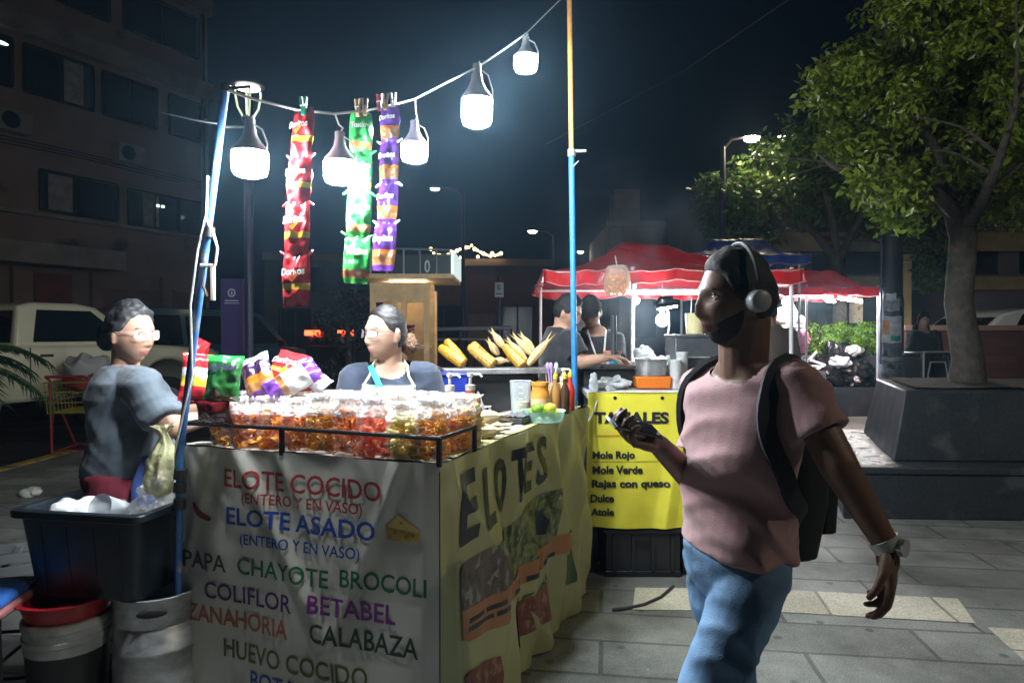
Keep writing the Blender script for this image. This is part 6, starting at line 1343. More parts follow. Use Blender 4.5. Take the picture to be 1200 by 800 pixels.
def ear_mesh(L_=.19, r=.034, seed=0):
    b = MB(); nu, nv = 64, 66; vs = []
    for i in range(nv + 1):
        t = i / nv; R_ = r * min(1, (t / .06 + .02) ** .5) * (1 - .45 * max(0, t - .35) ** 1.6 * 1.6) * (1 if t < .93 else max(.05, (1 - t) / .07) ** .5)
        for j in range(nu): a = 2 * math.pi * j / nu; kk = abs(math.sin(8 * a)) ** .6 * abs(math.sin(math.pi * 24 * t + .5 * (int(a / math.pi * 8) % 2) * math.pi)) ** .5; rad = R_ * (.90 + .12 * kk); vs.append((rad * math.cos(a), rad * math.sin(a), t * L_))
    fs = [(i * nu + j, i * nu + (j + 1) % nu, (i + 1) * nu + (j + 1) % nu, (i + 1) * nu + j) for i in range(nv) for j in range(nu)]
    b.add(vs, fs); return b
def husk_mesh(L_=.2, r=.026):
    b = MB(); nu, nv = 40, 30; vs = []
    for i in range(nv + 1):
        t = i / nv; R_ = r * (math.sin(math.pi * min(.93, t * .86 + .1))) ** .8
        for j in range(nu): a = 2 * math.pi * j / nu; vs.append((R_ * (1 + .06 * math.sin(9 * a + 3 * t) + .04 * math.sin(21 * a)) * math.cos(a), R_ * (1 + .06 * math.sin(9 * a + 3 * t)) * math.sin(a), t * L_))
    fs = [(i * nu + j, i * nu + (j + 1) % nu, (i + 1) * nu + (j + 1) % nu, (i + 1) * nu + j) for i in range(nv) for j in range(nu)]; fs.append(tuple(range(nu - 1, -1, -1))); b.add(vs, fs)
    for k in range(5):
        a = k * 1.3; b.grid(lambda u, v: (math.cos(a + (u - .5) * .9 * (1 - v)) * (r * .5 + .012 * v * v), math.sin(a + (u - .5) * .9 * (1 - v)) * (r * .5 + .012 * v * v), L_ * .9 + .07 * v), 4, 5)
    return b
m_corn = mat('corn_yellow', (.66, .31, .012), .35, var=(130, .4), stain=((.12, .06, .015), 40, .62), coat=.2, cell=(150, .3)); m_husk = mat('corn_husk', (.50, .36, .16), .7, var=(18, .35), stain=((.22, .12, .05), 9, .6)); m_corn2 = mat('corn_pale', (.60, .34, .05), .45, var=(130, .4), stain=((.16, .08, .02), 45, .57), cell=(150, .3))
def place_axis(t, a, c):
    d = (c - a); t.rotation_mode = 'QUATERNION'; t.rotation_quaternion = Vector((0, 0, 1)).rotation_difference(d.normalized()); t.location = a; return d.length
EARS = [('grilled yellow corn cob, leftmost on the grill plate', 'c', (545, 427, 3.80), (514, 406, 3.86)), ('grilled corn cob lying behind the leftmost cob', 'c', (543, 425, 3.90), (522, 398, 3.96)), ('speckled corn cob in the middle pair, nearer one', 'p', (580, 429, 3.82), (549, 405, 3.9)), ('corn cob behind the speckled middle cob', 'p', (574, 425, 3.95), (553, 401, 4.0)), ('bright yellow corn cob with its husk peeled back', 'c', (614, 430, 3.84), (590, 404, 3.92)), ('tan corn ear standing between the two cob groups', 'h', (584, 416, 4.0), (571, 397, 4.05)),
        ('peeled back husk above the bright yellow cob', 'h', (591, 408, 3.93), (575, 386, 3.98)), ('first husked ear of the fan on the right of the plate', 'h', (617, 422, 3.98), (593, 396, 4.03)), ('second husked ear of the fan, a little higher', 'h', (623, 416, 4.02), (600, 391, 4.07)), ('third husked ear of the fan, farthest back', 'h', (626, 412, 4.06), (609, 390, 4.11)), ('long husked ear pointing up to the right', 'h', (618, 428, 3.86), (648, 392, 3.95)), ('pale ear lying flat beside the middle cobs', 'h', (575, 424, 3.86), (598, 422, 3.9))]
em = ear_mesh(); hm_ = husk_mesh(); EP = {}
for lab, k, a, c in EARS:
    if k not in EP: t = thing('corn_cob', lab, 'corn', (0, 0, 0), 0, 'corn on the grill'); (em if k != 'h' else hm_).build('cob' if k != 'h' else 'husk', {'c': m_corn, 'p': m_corn2, 'h': m_husk}[k], t, angle=180); EP[k] = t
    else: t = copy_tree(EP[k]); t['label'] = lab
    L_ = place_axis(t, P(*a), P(*c)); s = L_ / (.19 if k != 'h' else .24); t.scale = (min(1.15, max(.85, s)), min(1.15, max(.85, s)), s)
# things on the side counter --------------------------------------------------------
m_clear = film('clear_plastic', (.85, .9, .95), .16, .08); m_cap = mat('pump_white', (.7, .66, .62), .4)
def pump_bottle(label, loc, body, s=1.0):
    t = thing('pump_bottle', label, 'bottle', loc, rnd.uniform(-.5, .5), 'sauce bottles on the counter')
    b = MB(); b.lathe([(.034, 0), (.037, .005), (.037, .11), (.030, .13), (.016, .145), (.016, .155)], 20); b.build('bottle', body, t)
    b = MB(); b.lathe([(.019, .155), (.019, .175), (.006, .178), (.006, .205), (.012, .208), (.012, .22), (0, .222)], 16); b.tube([(0, 0, .214), (.035, 0, .216), (.045, 0, .205)], .005, 8); b.build('pump', m_cap, t); t.scale = (s, s, s)
m_sauce = mat('sauce_salmon', (.62, .25, .14), .35, var=(8, .3)); m_sauce2 = mat('sauce_pink', (.55, .3, .25), .35, var=(20, .4)); m_ora = mat('sauce_orange', (.62, .26, .04), .3, var=(20, .3))
pump_bottle('pinkish pump bottle nearest the young woman', OnC(527, 2.95), m_sauce2, 1.15); pump_bottle('salmon orange pump bottle behind the snack bags', OnC(551, 2.98), m_sauce, 1.15)
t = thing('squeeze_bottle', 'small white handled bottle beside the salmon pump bottle', 'bottle', OnC(560, 3.0)); b = MB(); b.lathe([(.028, 0), (.031, .005), (.031, .1), (.02, .125), (.012, .15), (.004, .17), (0, .171)], 18); b.build('bottle', mat('bottle_white', (.62, .58, .54), .4), t); b = MB(); b.tube([(.028, 0, .1), (.052, 0, .105), (.055, 0, .05), (.03, 0, .035)], .007, 8); b.build('handle', m_cap, t)
pump_bottle('tan pump bottle at the far end of the counter', OnC(660, 3.82), mat('sauce_tan', (.6, .42, .16), .4), 1.05)
t = thing('measuring_jug', 'clear plastic measuring jug with pale liquid and a green straw', 'jug', OnC(610, 3.66)); b = MB(); b.lathe([(.045, .001), (.05, .006), (.058, .17), (.061, .172), (.055, .168), (.047, .01), (0, .008)], 24, close=False); b.build('jug', m_clear, t); b = MB(); b.lathe([(0, .011), (.046, .011), (.049, .06), (0, .061)], 22); b.build('liquid', mat('lime_water', (.6, .62, .35), .3), t)
b = MB(); b.tube([(.02, -.02, .015), (-.03, -.03, .075)], .004, 6); b.build('straw', mat('straw_green', (.2, .65, .1), .4), t); b = MB()
for z in (.05, .08, .11, .14): b.box((0, -.056 - .003 * z * 10, z), (.02, .002, .003))
b.build('scale_marks', MC['white'], t)
t = thing('spoon_jar', 'brown jar stuffed with lilac plastic spoons and sticks', 'jar', OnC(648, 3.80)); b = MB(); b.lathe([(.04, 0), (.042, .005), (.042, .14), (.038, .15)], 20); b.build('jar', mat('jar_brown', (.35, .26, .13), .4, var=(20, .3)), t)
for i, (x, y, m) in enumerate(((-.02, 0, mat('spoon_lilac', (.45, .3, .7), .3)), (-.008, -.012, mat('spoon_lilac', (.45, .3, .7))), (.012, -.005, mat('spoon_white', (.75, .74, .78), .3)))): b = MB(); b.tube([(x * .5, y, .05), (x * 1.4, y, .235)], .004, 6); b.sphere((x * 1.5, y, .245), (.011, .005, .02), 10, 8); b.build('spoon', m, t)
for i in range(5): b = MB(); b.tube([(.02 - .012 * i, .015, .05), (.05 - .022 * i, .02, .20 + .01 * (i % 2))], .003, 5); b.build('stick', m_wood, t)
t = thing('sauce_jar', 'orange sauce jar with a paler rim, right of the measuring jug', 'jar', OnC(633, 3.6)); b = MB(); b.lathe([(.045, 0), (.05, .006), (.05, .11), (.043, .13), (.043, .15), (.047, .152), (.047, .17), (0, .172)], 22); b.build('jar', m_ora, t)
b = MB(); b.lathe([(.0505, .05), (.0505, .085)], 22, close=False); b.build('label_band', mat('label_tan', (.6, .42, .25), .5), t)
for lab, px, d, m in (('red chilli sauce bottle at the far right of the counter', 668, 3.78, mat('sauce_red', (.45, .03, .015), .25)), ('dark brown sauce bottle standing before the red one', 662, 3.62, mat('sauce_dark', (.06, .03, .015), .25)), ('amber sauce bottle between orange jar and dark bottle', 651, 3.62, mat('sauce_amber', (.35, .17, .05), .25))):
    t = thing('sauce_bottle', lab, 'bottle', OnC(px, d), 0, 'sauce bottles on the counter'); b = MB(); b.lathe([(.024, 0), (.027, .004), (.027, .12), (.012, .155), (.011, .185)], 18); b.build('bottle', m, t); b = MB(); b.lathe([(.013, .185), (.013, .205), (.006, .21), (.003, .225), (0, .226)], 14); b.build('cap', mat('cap_yellow', (.7, .5, .05), .4), t)
t = thing('lime_tub', 'clear tub holding cut limes', 'tub', OnC(637, 3.28)); b = MB(); b.lathe([(.085, 0), (.09, .004), (.105, .055), (.109, .056), (.102, .054), (.086, .006), (0, .005)], 28, close=False); b.build('tub', film('tub_aqua', (.6, .9, .85), .3, .1), t)
for x, y, z, k, lab in ((-.03, -.02, .065, 0, 'green lime lying on top in the clear tub'), (.03, -.01, .066, 1, 'yellower lime on top in the clear tub'), (0, .05, .04, 0, 'lime at the back in the clear tub'), (-.05, .03, .035, 0, 'lime low at the left in the clear tub'), (.05, .04, .035, 1, 'lime low at the right in the clear tub')):
    b = MB(); b.sphere((0, 0, 0), (.030, .030, .027), 18, 12); b.sphere((0, 0, -.027), (.006, .006, .005), 8, 6); o = b.build('lime', mat('lime_green', (.18, .35, .02), .35, bump=(120, .2)) if not k else mat('lime_yellow', (.5, .5, .03), .35, bump=(120, .2))); o.location = OnC(637, 3.28) + Vector((x, y, z)); tag(o, lab, 'lime', 'limes in the clear tub')
t = thing('black_tray', 'shallow black food tray beside the lime tub', 'tray', OnC(605, 3.22), RZ); b = MB(); b.box((0, 0, .018), (.12, .16, .035), taper=(1.12, 1.12)); b.build('tray', m_soot, t, bevel=.006); b = MB(); b.grid(lambda u, v: ((u - .5) * .12, (v - .5) * .16, .04 + .016 * abs(N3((u * 5, v * 6, 2)))), 10, 12); b.build('food', mat('ash_food', (.12, .12, .13), .6, var=(30, .4)), t)
b = MB(); b.grid(lambda u, v: ((u - .5) * .17, (v - .5) * .42, .012 * abs(N3((u * 3, v * 4, 5))) + .006), 10, 14); o = b.build('paper_sheet', mat('paper_white', (.68, .68, .66), .8), solid=.002, fixn=False); o.location = toW((-.10, .78, CT + .006)); o.rotation_euler = (0, 0, RZ); tag(o, 'crumpled white paper sheet on the counter behind the tray', 'paper')
for i, (lx, ly, z, lab) in enumerate(((-.10, .62, .035, 'pale husk wrapped tamale nearest the tray rail'), (-.075, .50, .035, 'tan husk wrapped tamale next to the tray rail, lower one'), (-.09, .56, .085, 'pale husk wrapped tamale lying on top of two others'))):
    t = thing('husk_tamale', lab, 'tamale', toW((lx - .05, ly, CT + z)), 0, 'husk wrapped tamales on the counter'); husk_mesh(.17, .03).build('husk', mat('husk_pale', (.62, .52, .32), .7, var=(18, .3)), t, angle=180); t.rotation_mode = 'QUATERNION'; t.rotation_quaternion = Vector((0, 0, 1)).rotation_difference((UX + UY * .25 + Vector((0, 0, .1))).normalized()); t.scale = (1, 1, .8)
t = thing('wafer_pack', 'tall clear pack of tan wafers at the right end of the snack bags', 'snack pack', toW((-.055, .40, CT + .012)), RZ); b = MB()
for k in range(7): b.box((0, -.012 + .004 * k, .09 + .004 * (k % 3)), (.055, .003, .165)); 
b.build('wafers', mat('wafer_tan', (.5, .28, .1), .6, island=.2), t); b = MB(); b.box((0, 0, .095), (.066, .036, .19)); b.build('wrapper', m_bag, t, bevel=.01)
t = thing('paper_cup', 'white foam cup standing in front of the young woman', 'cup', OnC(506, 2.92)); b = MB(); b.lathe([(.03, 0), (.042, .13), (.044, .132), (.040, .128), (.029, .006), (0, .005)], 22, close=False); b.build('cup', mat('foam_white', (.78, .78, .78), .6), t)
# ------------------------------------------------------------------ left of the stall: tote, keg, buckets
TT = Vector((-1.535, 2.66, .53)); rzt = R(-10)
tt = thing('black_tote', 'big black plastic tote of rubbish resting on keg and bucket', 'storage box', TT, rzt); m_tote = mat('tote_black', (.012, .017, .024), .35, var=(8, .3))
def open_box(w, d, h, tw, th_, r=.04):
    """tapered open tub"""
    b = MB()
    def loop(sx, sy, z):
        pts = []
        for cx_, cy_, a0 in ((1, 1, 0), (-1, 1, 90), (-1, -1, 180), (1, -1, 270)):
            for k in range(5): a = R(a0 + 22.5 * k); pts.append((cx_ * (sx / 2 - r) + r * math.cos(a), cy_ * (sy / 2 - r) + r * math.sin(a), z))
        return pts
    L = [loop(w * tw - 2 * th_, d * tw - 2 * th_, th_), loop(w - 2 * th_, d - 2 * th_, h), loop(w + .05, d + .05, h), loop(w + .05, d + .05, h - .028), loop(w + .002, d + .002, h - .03), loop(w * tw, d * tw, 0)]; n = len(L[0])
    vs = [p for l in L for p in l]; fs = [tuple(range(n))]
    for i in range(len(L) - 1):
        for j in range(n): fs.append((i * n + j, i * n + (j + 1) % n, (i + 1) * n + (j + 1) % n, (i + 1) * n + j))
    fs.append(tuple((len(L) - 1) * n + j for j in range(n - 1, -1, -1))); b.add(vs, fs); return b
open_box(.50, .42, .325, .86, .006).build('tub', m_tote, tt, bevel=.004)
for x in (-.16, -.055, .055, .16): b = MB(); b.add(frustum(x - .012, x + .012, -.1835, -.172, .01, .27, 0, 0), BOXF); vs = b.v; b.v = [(v[0], v[1] - .0268 * ((v[2] - .01) / .26), v[2]) for v in vs]; b.build('rib', m_tote, tt)
def crumple(name, label, cat_, loc, r, m, seed, fr=14, amp=.35, group=None):
    b = MB(); b.sphere((0, 0, 0), r, 36, 24); b.v = [tuple(Vector(v) * (1 + amp * (abs(N3(Vector(v) * fr + Vector((seed, 0, 0)))) * 2 - .5) + amp * .4 * N3(Vector(v) * fr * 2.4))) for v in b.v]; o = b.build(name, m, angle=35); o.location = loc; return tag(o, label, cat_, group)
def inT(x, y, z): return TT + Matrix.Rotation(rzt, 3, 'Z') @ Vector((x, y, z))
m_plw = film('plastic_white', (.85, .87, .9), .6, .25, bump=(30, .6))
crumple('plastic_bag', 'crumpled white plastic bag at the left in the black tote', 'plastic bag', inT(-.12, -.06, .27), (.10, .09, .06), m_plw, 2); crumple('plastic_bag', 'clear printed plastic bag at the right end of the black tote', 'plastic bag', inT(.15, .03, .32), (.075, .09, .09), film('plastic_clear', (.8, .8, .78), .4, .2, bump=(30, .7)), 5, 18)
crumple('paper_waste', 'grey crumpled paper waste low in the black tote', 'waste', inT(.02, .06, .17), (.17, .13, .09), mat('waste_grey', (.3, .32, .33), .8), 7)
t = thing('plastic_cup', 'tipped over white plastic cup in the black tote', 'cup', inT(.03, -.07, .30)); b = MB(); b.lathe([(.034, -.06), (.05, .06), (.052, .062), (.048, .058), (.033, -.055), (0, -.056)], 24, close=False); b.build('cup', film('cup_milky', (.8, .84, .88), .55, .3), t)
t.rotation_euler = (R(65), R(-35), 0); b = MB(); b.lathe([(.043, -.03), (.043, -.026)], 24, close=False); b.build('ring', mat('foam_white'), t)
crumple('plastic_scrap', 'bright blue scrap beside the plastic cup in the tote', 'scrap', inT(.10, -.12, .285), (.022, .016, .01), mat('scrap_blue', (.05, .35, .65), .4), 3, 20, .15)
b = MB(); rippled(b, [(.002, -.125), (.03, -.122), (.047, -.10), (.052, -.06), (.046, 0), (.034, .05), (.020, .085), (.012, .105), (.016, .12), (.03, .135)], 44, [0, .1, .16, .2, .24, .28, .3, .3, .3, .4], 3); b.v = [(v[0] + .012 * math.sin(18 * v[2]) + .022 * N3(Vector(v) * 22), v[1] + .018 * N3(Vector(v) * 26 + Vector((4, 0, 0))), v[2] + .01 * N3(Vector(v) * 30)) for v in b.v]
o = b.build('plastic_bag', film('bag_yellow', (.85, .83, .48), .6, .35, bump=(25, .8), edge=.3), fixn=False, angle=180); o.location = P(188, 541, 2.53); tag(o, 'pale yellow plastic bag hanging beside the blue pole', 'plastic bag')
kg = thing('beer_keg', 'steel beer keg under the right half of the black tote', 'keg', (-1.365, 2.62, 0), R(20)); kg.scale = (1.32, 1.32, .815); b = MB(); b.lathe([(.112, 0), (.118, .01), (.118, .06), (.112, .075), (.116, .10), (.118, .19), (.124, .20), (.124, .215), (.118, .225), (.118, .38), (.124, .39), (.124, .405), (.118, .415), (.116, .50), (.10, .53), (.06, .545), (0, .55)], 36); b.build('barrel', m_steel, kg)
b = MB(); b.lathe([(.108, .50), (.117, .52), (.117, .635), (.12, .642), (.114, .645), (.110, .635), (.106, .52)], 36, close=False); b.build('top_rim', m_steel, kg); b = MB(); b.sphere((0, -.1165, .585), (.04, .004, .02), 14, 8); b.build('hand_hole', m_soot, kg)
bk = thing('bucket', 'white rimmed black bucket under the red basin', 'bucket', (-1.66, 2.54, 0)); bk.scale = (1, 1, .79); b = MB(); b.lathe([(.115, 0), (.12, .006), (.137, .42), (.14, .43)], 32); b.build('body', mat('bucket_black', (.015, .015, .015), .45), bk); b = MB(); b.lathe([(.139, .43), (.142, .44), (.142, .475), (.147, .48), (.147, .5), (.142, .505), (.143, .54), (.149, .545), (.149, .57), (.144, .578), (.13, .58)], 32); b.build('rim', mat('bucket_white', (.42, .42, .42), .5, var=(10, .3)), bk)
bs = thing('red_basin', 'red plastic basin squeezed between bucket and black tote', 'basin', (-1.66, 2.54, .4585)); b = MB(); b.lathe([(.125, 0), (.135, .004), (.155, .066), (.172, .068), (.172, .073), (.15, .072), (.13, .01), (0, .009)], 36, close=False); b.build('bowl', mat('basin_red', (.35, .012, .015), .35), bs)
# ladder lying on the street, stool, litter
ld = thing('folded_ladder', 'folded aluminium ladder lying on the ground left of the tote', 'ladder', (-3.15, 4.45, 0), R(28)); m_al = mat('aluminium', (.55, .57, .6), .35, metal=.8)
for k, (y, z) in enumerate(((-.26, .03), (.0, .03), (-.22, .1), (.04, .1))): b = MB(); b.box((0, y, z), (1.9, .03, .06)); b.build('rail', m_al, ld, bevel=.004)
for k in range(6): b = MB(); b.box((-.8 + k * .32, -.13, .03), (.035, .23, .025)); b.build('rung', m_al, ld); b = MB(); b.box((-.7 + k * .32, -.09, .1), (.035, .23, .025)); b.build('rung', m_al, ld)
b = MB(); b.box((.55, -.09, .15), (.14, .3, .045)); b.build('hinge', m_soot, ld, bevel=.01)
stl = thing('plastic_stool', 'blue and red plastic stool at the lower left edge', 'stool', (-1.93, 2.45, 0), R(10)); stl.scale = (1, 1, .72); b = MB(); b.box((0, 0, .775), (.30, .30, .05), taper=(.92, .92)); b.build('seat', mat('seat_blue', (.03, .12, .42), .4), stl, bevel=.02); b = MB(); b.box((0, 0, .735), (.32, .32, .045)); b.build('seat_rim', mat('rim_pink', (.35, .13, .13), .45), stl, bevel=.015)
for x in (-.13, .13):
    for y in (-.13, .13): b = MB(); b.tube([(x * 1.15, y * 1.15, 0), (x, y, .72)], .014, 8); b.build('leg', m_blk, stl)
b = MB()
for z in (.25, .5): b.tube([(-.14, -.14, z), (.14, -.14, z), (.14, .14, z), (-.14, .14, z), (-.14, -.14, z)], .009, 6)
b.build('stretcher', m_blk, stl)
crumple('litter', 'crumpled pale litter on the ground near the yellow kerb', 'litter', Vector((gpt(36, 581).x, gpt(36, 581).y, .03)), (.09, .07, .05), mat('litter_pale', (.5, .52, .45), .8, var=(20, .3)), 4, 10)
t = thing('litter_disc', 'small pale round bottle closure on the paving by the stall banner', 'litter', (gpt(635, 752).x, gpt(635, 752).y, .0)); b = MB(); b.lathe([(.018, .002), (.02, .004), (.02, .012), (.015, .014), (.013, .009), (0, .009)], 18); b.build('cap', mat('foam_white'), t)
b = MB(); gp = [gpt(*p) for p in ((790, 690), (775, 703), (755, 712), (735, 716), (718, 718))]; b.tube([(p.x, p.y, .012) for p in gp], .008, 6); tag(b.build('ground_cable', mat('cable_dark', (.04, .04, .04), .6)), 'dark hose lying on the paving before the yellow banner', 'hose')
b = MB(); b.tube([P(679, 485, 3.97), P(686, 500, 4.0), P(694, 485, 4.15), P(700, 470, 4.2)], .0045, 6); tag(b.build('link_cord', m_wire_w), 'white cord slung between the far pole and the yellow banner', 'cord')
# ------------------------------------------------------------------ tamale cart behind
TX, TY = .475, 4.22
tc = thing('tamale_cart', 'tamale cart hung with a yellow menu banner', 'food stall', (TX, TY, 0), R(-2)); TW, TZ = .64, 1.13
b = MB(); b.box((TW / 2 + .05, .55, TZ - .02), (TW + .12, 1.06, .04)); b.build('counter_top', mat('cart_top', (.6, .6, .58), .4, var=(5, .2)), tc, bevel=.005)
for x, y in ((.03, .06), (TW, .06), (.03, 1.0), (TW, 1.0)): b = MB(); b.box((x, y, .545), (.035, .035, 1.09)); b.build('leg', m_blk, tc)
b = MB(); b.box((TW / 2 + .05, .55, .75), (TW, .9, .66)); b.build('cabinet', mat('cart_steel', (.25, .26, .27), .4, metal=.6, var=(5, .3)), tc, bevel=.005)
def drT(x, z):
    k = (TZ - z); return -.012 - .05 * k - .014 * math.sin(6 * x + 2.5 * z) * (.4 + k) - .008 * math.sin(19 * x - 7 * z) * k - .03 * max(0, 1 - abs(x - .50 - .18 * (z - .55)) / .07) * min(1, k * 1.3)
zb0 = .32; m_yel = mat('vinyl_yellow', (.72, .64, .05), .45, var=(3, .12), stain=((.55, .5, .06), 4, .62), bump=(9, .15))
def tx_(u, v): return -.005 + (TW + .03) * u - .02 * (1 - v) * (1 - u)
b = MB(); b.grid(lambda u, v: (tx_(u, v), drT(tx_(u, v), zb0 + (TZ - zb0) * v), zb0 + (TZ + .004 - zb0) * v - .012 * math.sin(3 * u) * (1 - v)), 60, 60); bt_ = b.build('banner', m_yel, tc, fixn=False, angle=180)
b = MB(); b.grid(lambda u, v: (tx_(u, 1), -.014 + .16 * v, TZ + .0035 + .004 * math.sin(12 * u + 3 * v) * v), 30, 8); b.build('banner_fold', mat('vinyl_back', (.72, .72, .66), .5), tc, fixn=False)
def TL(px, py, y=4.2):
    k = 4.17; w = Vector(((px - 600) / 800 * k, k, CAMZ + (390 - py) / 800 * k)); return Vector((w.x - TX, 0, w.z))
def cart_text(s, xl, xr, yt, yb, bold=.03, m=INK['black']):
    a = TL(xl, yt); c = TL(xr, yb); vs, fs = text_mb(s, (c.x - a.x, a.z - c.z), bold); vs, fs = dense(vs, fs, .02); b = MB(); b.add([(x + a.x, drT(x + a.x, y + c.z) - .004, y + c.z) for x, y in vs], fs); b.build('lettering', m, bt_, smooth=False, fixn=False)
cart_text('TAMALES', 697, 785, 483, 497, .05); cart_text('Mole Rojo', 695, 745, 529, 540.5, .04); cart_text('Mole Verde', 695, 754, 546, 555.5, .04); cart_text('Rajas con queso', 694, 786, 562, 574, .04); cart_text('Dulce', 692.5, 720, 579, 588.5, .04); cart_text('Atole', 693, 720, 595, 604, .04)
def cart_line(xl, xr, y, h, m):
    a = TL(xl, y); c = TL(xr, y); n = 14; b = MB(); b.grid(lambda u, v: (a.x + (c.x - a.x) * u, drT(a.x + (c.x - a.x) * u, a.z) - .004, a.z + h * v), n, 1); b.build('ruled_line', m, bt_, smooth=False, fixn=False)
cart_line(700, 752, 511.5, .007, mat('rule_orange', (.7, .25, .03), .5)); cart_line(696, 804, 541.5, .003, INK['black'])
for x in (.16, .45): b = MB(); b.tube([(x, drT(x, 1.1) - .004, 1.10), (x, drT(x, 1.1) + .006, 1.10)], .011, 12); b.build('eyelet', m_blk, bt_)
cr = thing('plastic_crate', 'black plastic crate under the yellow tamale banner', 'crate', (TX + .33, TY + .12, 0)); m_crate = mat('crate_black', (.016, .018, .02), .4)
b = MB(); b.box((-.0, 0, .15), (.46, .32, .29)); b.box((0, 0, .285), (.49, .35, .03)); b.box((0, 0, .02), (.47, .33, .04)); b.build('body', m_crate, cr, bevel=.008)
for x in (-.18, -.06, .06, .18): b = MB(); b.box((x, -.165, .15), (.02, .012, .22)); b.build('rib', m_crate, cr)
b = MB(); b.box((0, -.166, .2), (.1, .012, .03)); b.build('handle_slot', mat('slot_dark', (.004, .004, .004), .8), cr)
rf = thing('rear_light_post', 'short black post with a red reflector beside the crate', 'reflector post', (TX - .005, TY + .09, 0)); b = MB(); b.box((0, 0, .15), (.085, .1, .3)); b.build('post', m_crate, rf, bevel=.01); b = MB(); b.box((.0, -.055, .21), (.05, .016, .1)); b.build('reflector', mat('reflector_red', (.5, .015, .015), .2), rf, bevel=.005)
rl2 = thing('plastic_crate', 'narrow grey crate right of the black crate under the banner', 'crate', (TX + .64, TY + .18, 0)); b = MB(); b.box((0, 0, .16), (.1, .3, .32)); b.box((0, 0, .31), (.12, .32, .02)); b.box((-.02, -.153, .16), (.012, .012, .26)); b.box((.02, -.153, .16), (.012, .012, .26)); b.build('body', mat('crate_grey', (.08, .085, .09), .5), rl2, bevel=.006)
def onT(x, y, z=TZ + .004): return Vector((TX + x, TY + y, z))
t = thing('steel_pot', 'big steel pot on the orange tub of the tamale cart', 'pot', onT(.45, .33, TZ + .085)); b = MB(); b.lathe([(.1, 0), (.105, .004), (.105, .105), (.115, .108), (.115, .115), (.102, .112), (.1, .01), (0, .008)], 30, close=False); b.build('pot', m_steel, t); b = MB(); b.lathe([(.102, .108), (.05, .125), (0, .128)], 26); b.build('lid', m_steel, t)
t = thing('orange_tub', 'orange plastic tub holding the steel pot', 'tub', onT(.45, .33)); b = MB(); b.box((0, 0, .042), (.225, .22, .078), taper=(1.04, 1.04)); b.build('tub', mat('tub_orange', (.68, .16, .01), .4), t, bevel=.01)
for i, (x, y, h, lab) in enumerate(((.60, .26, .2, 'taller stack of white foam cups by the steel pot'), (.655, .32, .24, 'stack of white foam cups nearest the striding man'))):
    t = thing('cup_stack', lab, 'cup stack', onT(x, y), 0, 'foam cup stacks'); b = MB(); n = int(h / .012); pr_ = []
    for k in range(n): pr_ += [(.033, .012 * k), (.041, .012 * k + .011)]
    b.lathe([(.03, 0)] + pr_ + [(.034, h - .02), (.0, h - .02)], 22); b.build('cups', mat('foam_white'), t)
t = thing('steel_box', 'dark steel steamer box at the back of the cart', 'steamer', onT(.78, .55)); b = MB(); b.box((0, 0, .17), (.3, .3, .33)); b.box((0, 0, .345), (.32, .32, .02)); b.build('box', mat('dull_steel', (.16, .17, .18), .4, metal=.6, var=(5, .3)), t, bevel=.006); b = MB(); b.tube([(-.08, -.16, .2), (.08, -.16, .2)], .008, 8); b.build('handle', m_steel, t)
t = thing('drink_jar', 'pale yellow drink jar with a green straw on the steamer', 'drink', onT(.79, .5, TZ + .36)); b = MB(); b.lathe([(.055, 0), (.06, .004), (.065, .14), (.067, .145)], 24); b.build('jar', mat('drink_cream', (.72, .63, .34), .35), t); b = MB(); b.tube([(.01, 0, .1), (.035, 0, .26)], .008, 8); b.build('straw', mat('straw_dgreen', (.0, .35, .15), .4), t); b = MB(); b.tube([(-.03, 0, .1), (-.025, 0, .25)], .003, 6); b.build('stick', MC['white'], t)
crumple('plastic_bag', 'white plastic bag on the blue box at the back of the cart', 'plastic bag', onT(.48, .72, TZ + .21), (.075, .065, .075), mat('bag_white', (.75, .76, .78), .5), 3, 12, .3)
t = thing('blue_carton', 'dark blue carton under the white plastic bag', 'carton', onT(.47, .72)); b = MB(); b.box((0, 0, .07), (.11, .1, .14)); b.build('carton', mat('carton_blue', (.02, .03, .16), .5), t, bevel=.003)
crumple('clear_sack', 'greyish clear sack leaning behind the steel pot', 'plastic bag', onT(.60, .56, TZ + .10), (.11, .09, .11), film('sack_clear', (.6, .62, .6), .55, .3, bump=(30, .7)), 9, 10, .25)
t = thing('blue_bottle', 'bright blue squeeze bottle at the left of the cart', 'bottle', onT(.215, .42)); b = MB(); b.lathe([(.028, 0), (.03, .004), (.03, .13), (.015, .155), (.012, .175), (0, .176)], 18); b.build('bottle', mat('bottle_azure', (.02, .30, .50), .35), t); t.scale = (1, 1, 1.35)
crumple('foil_clump', 'crumpled foil and plastic heap on the left of the cart counter', 'waste', onT(.17, .2, TZ + .035), (.12, .10, .045), mat('foil_heap', (.55, .56, .57), .4, metal=.3, var=(20, .4)), 6, 16, .5)
crumple('plastic_bag', 'small clear bag tied at the left corner of the cart', 'plastic bag', onT(.035, .04, TZ + .05), (.028, .03, .075), m_plw, 8, 20, .3)
t = thing('blue_cup', 'dark blue cup on the ground side shelf left of the cart', 'cup', P(693, 462, 4.5)); b = MB(); b.lathe([(.025, -.04), (.034, .05), (.03, .05), (.02, -.03), (0, -.03)], 18, close=False); b.build('cup', mat('cup_blue', (.015, .04, .3), .4), t)
b = MB(); b.box((P(693, 0, 4.5).x, 4.5, .52), (.10, .12, 1.04)); tag(b.build('gas_cylinder_box', m_soot, bevel=.02), 'dark narrow box left of the cart carrying the blue cup', 'box')
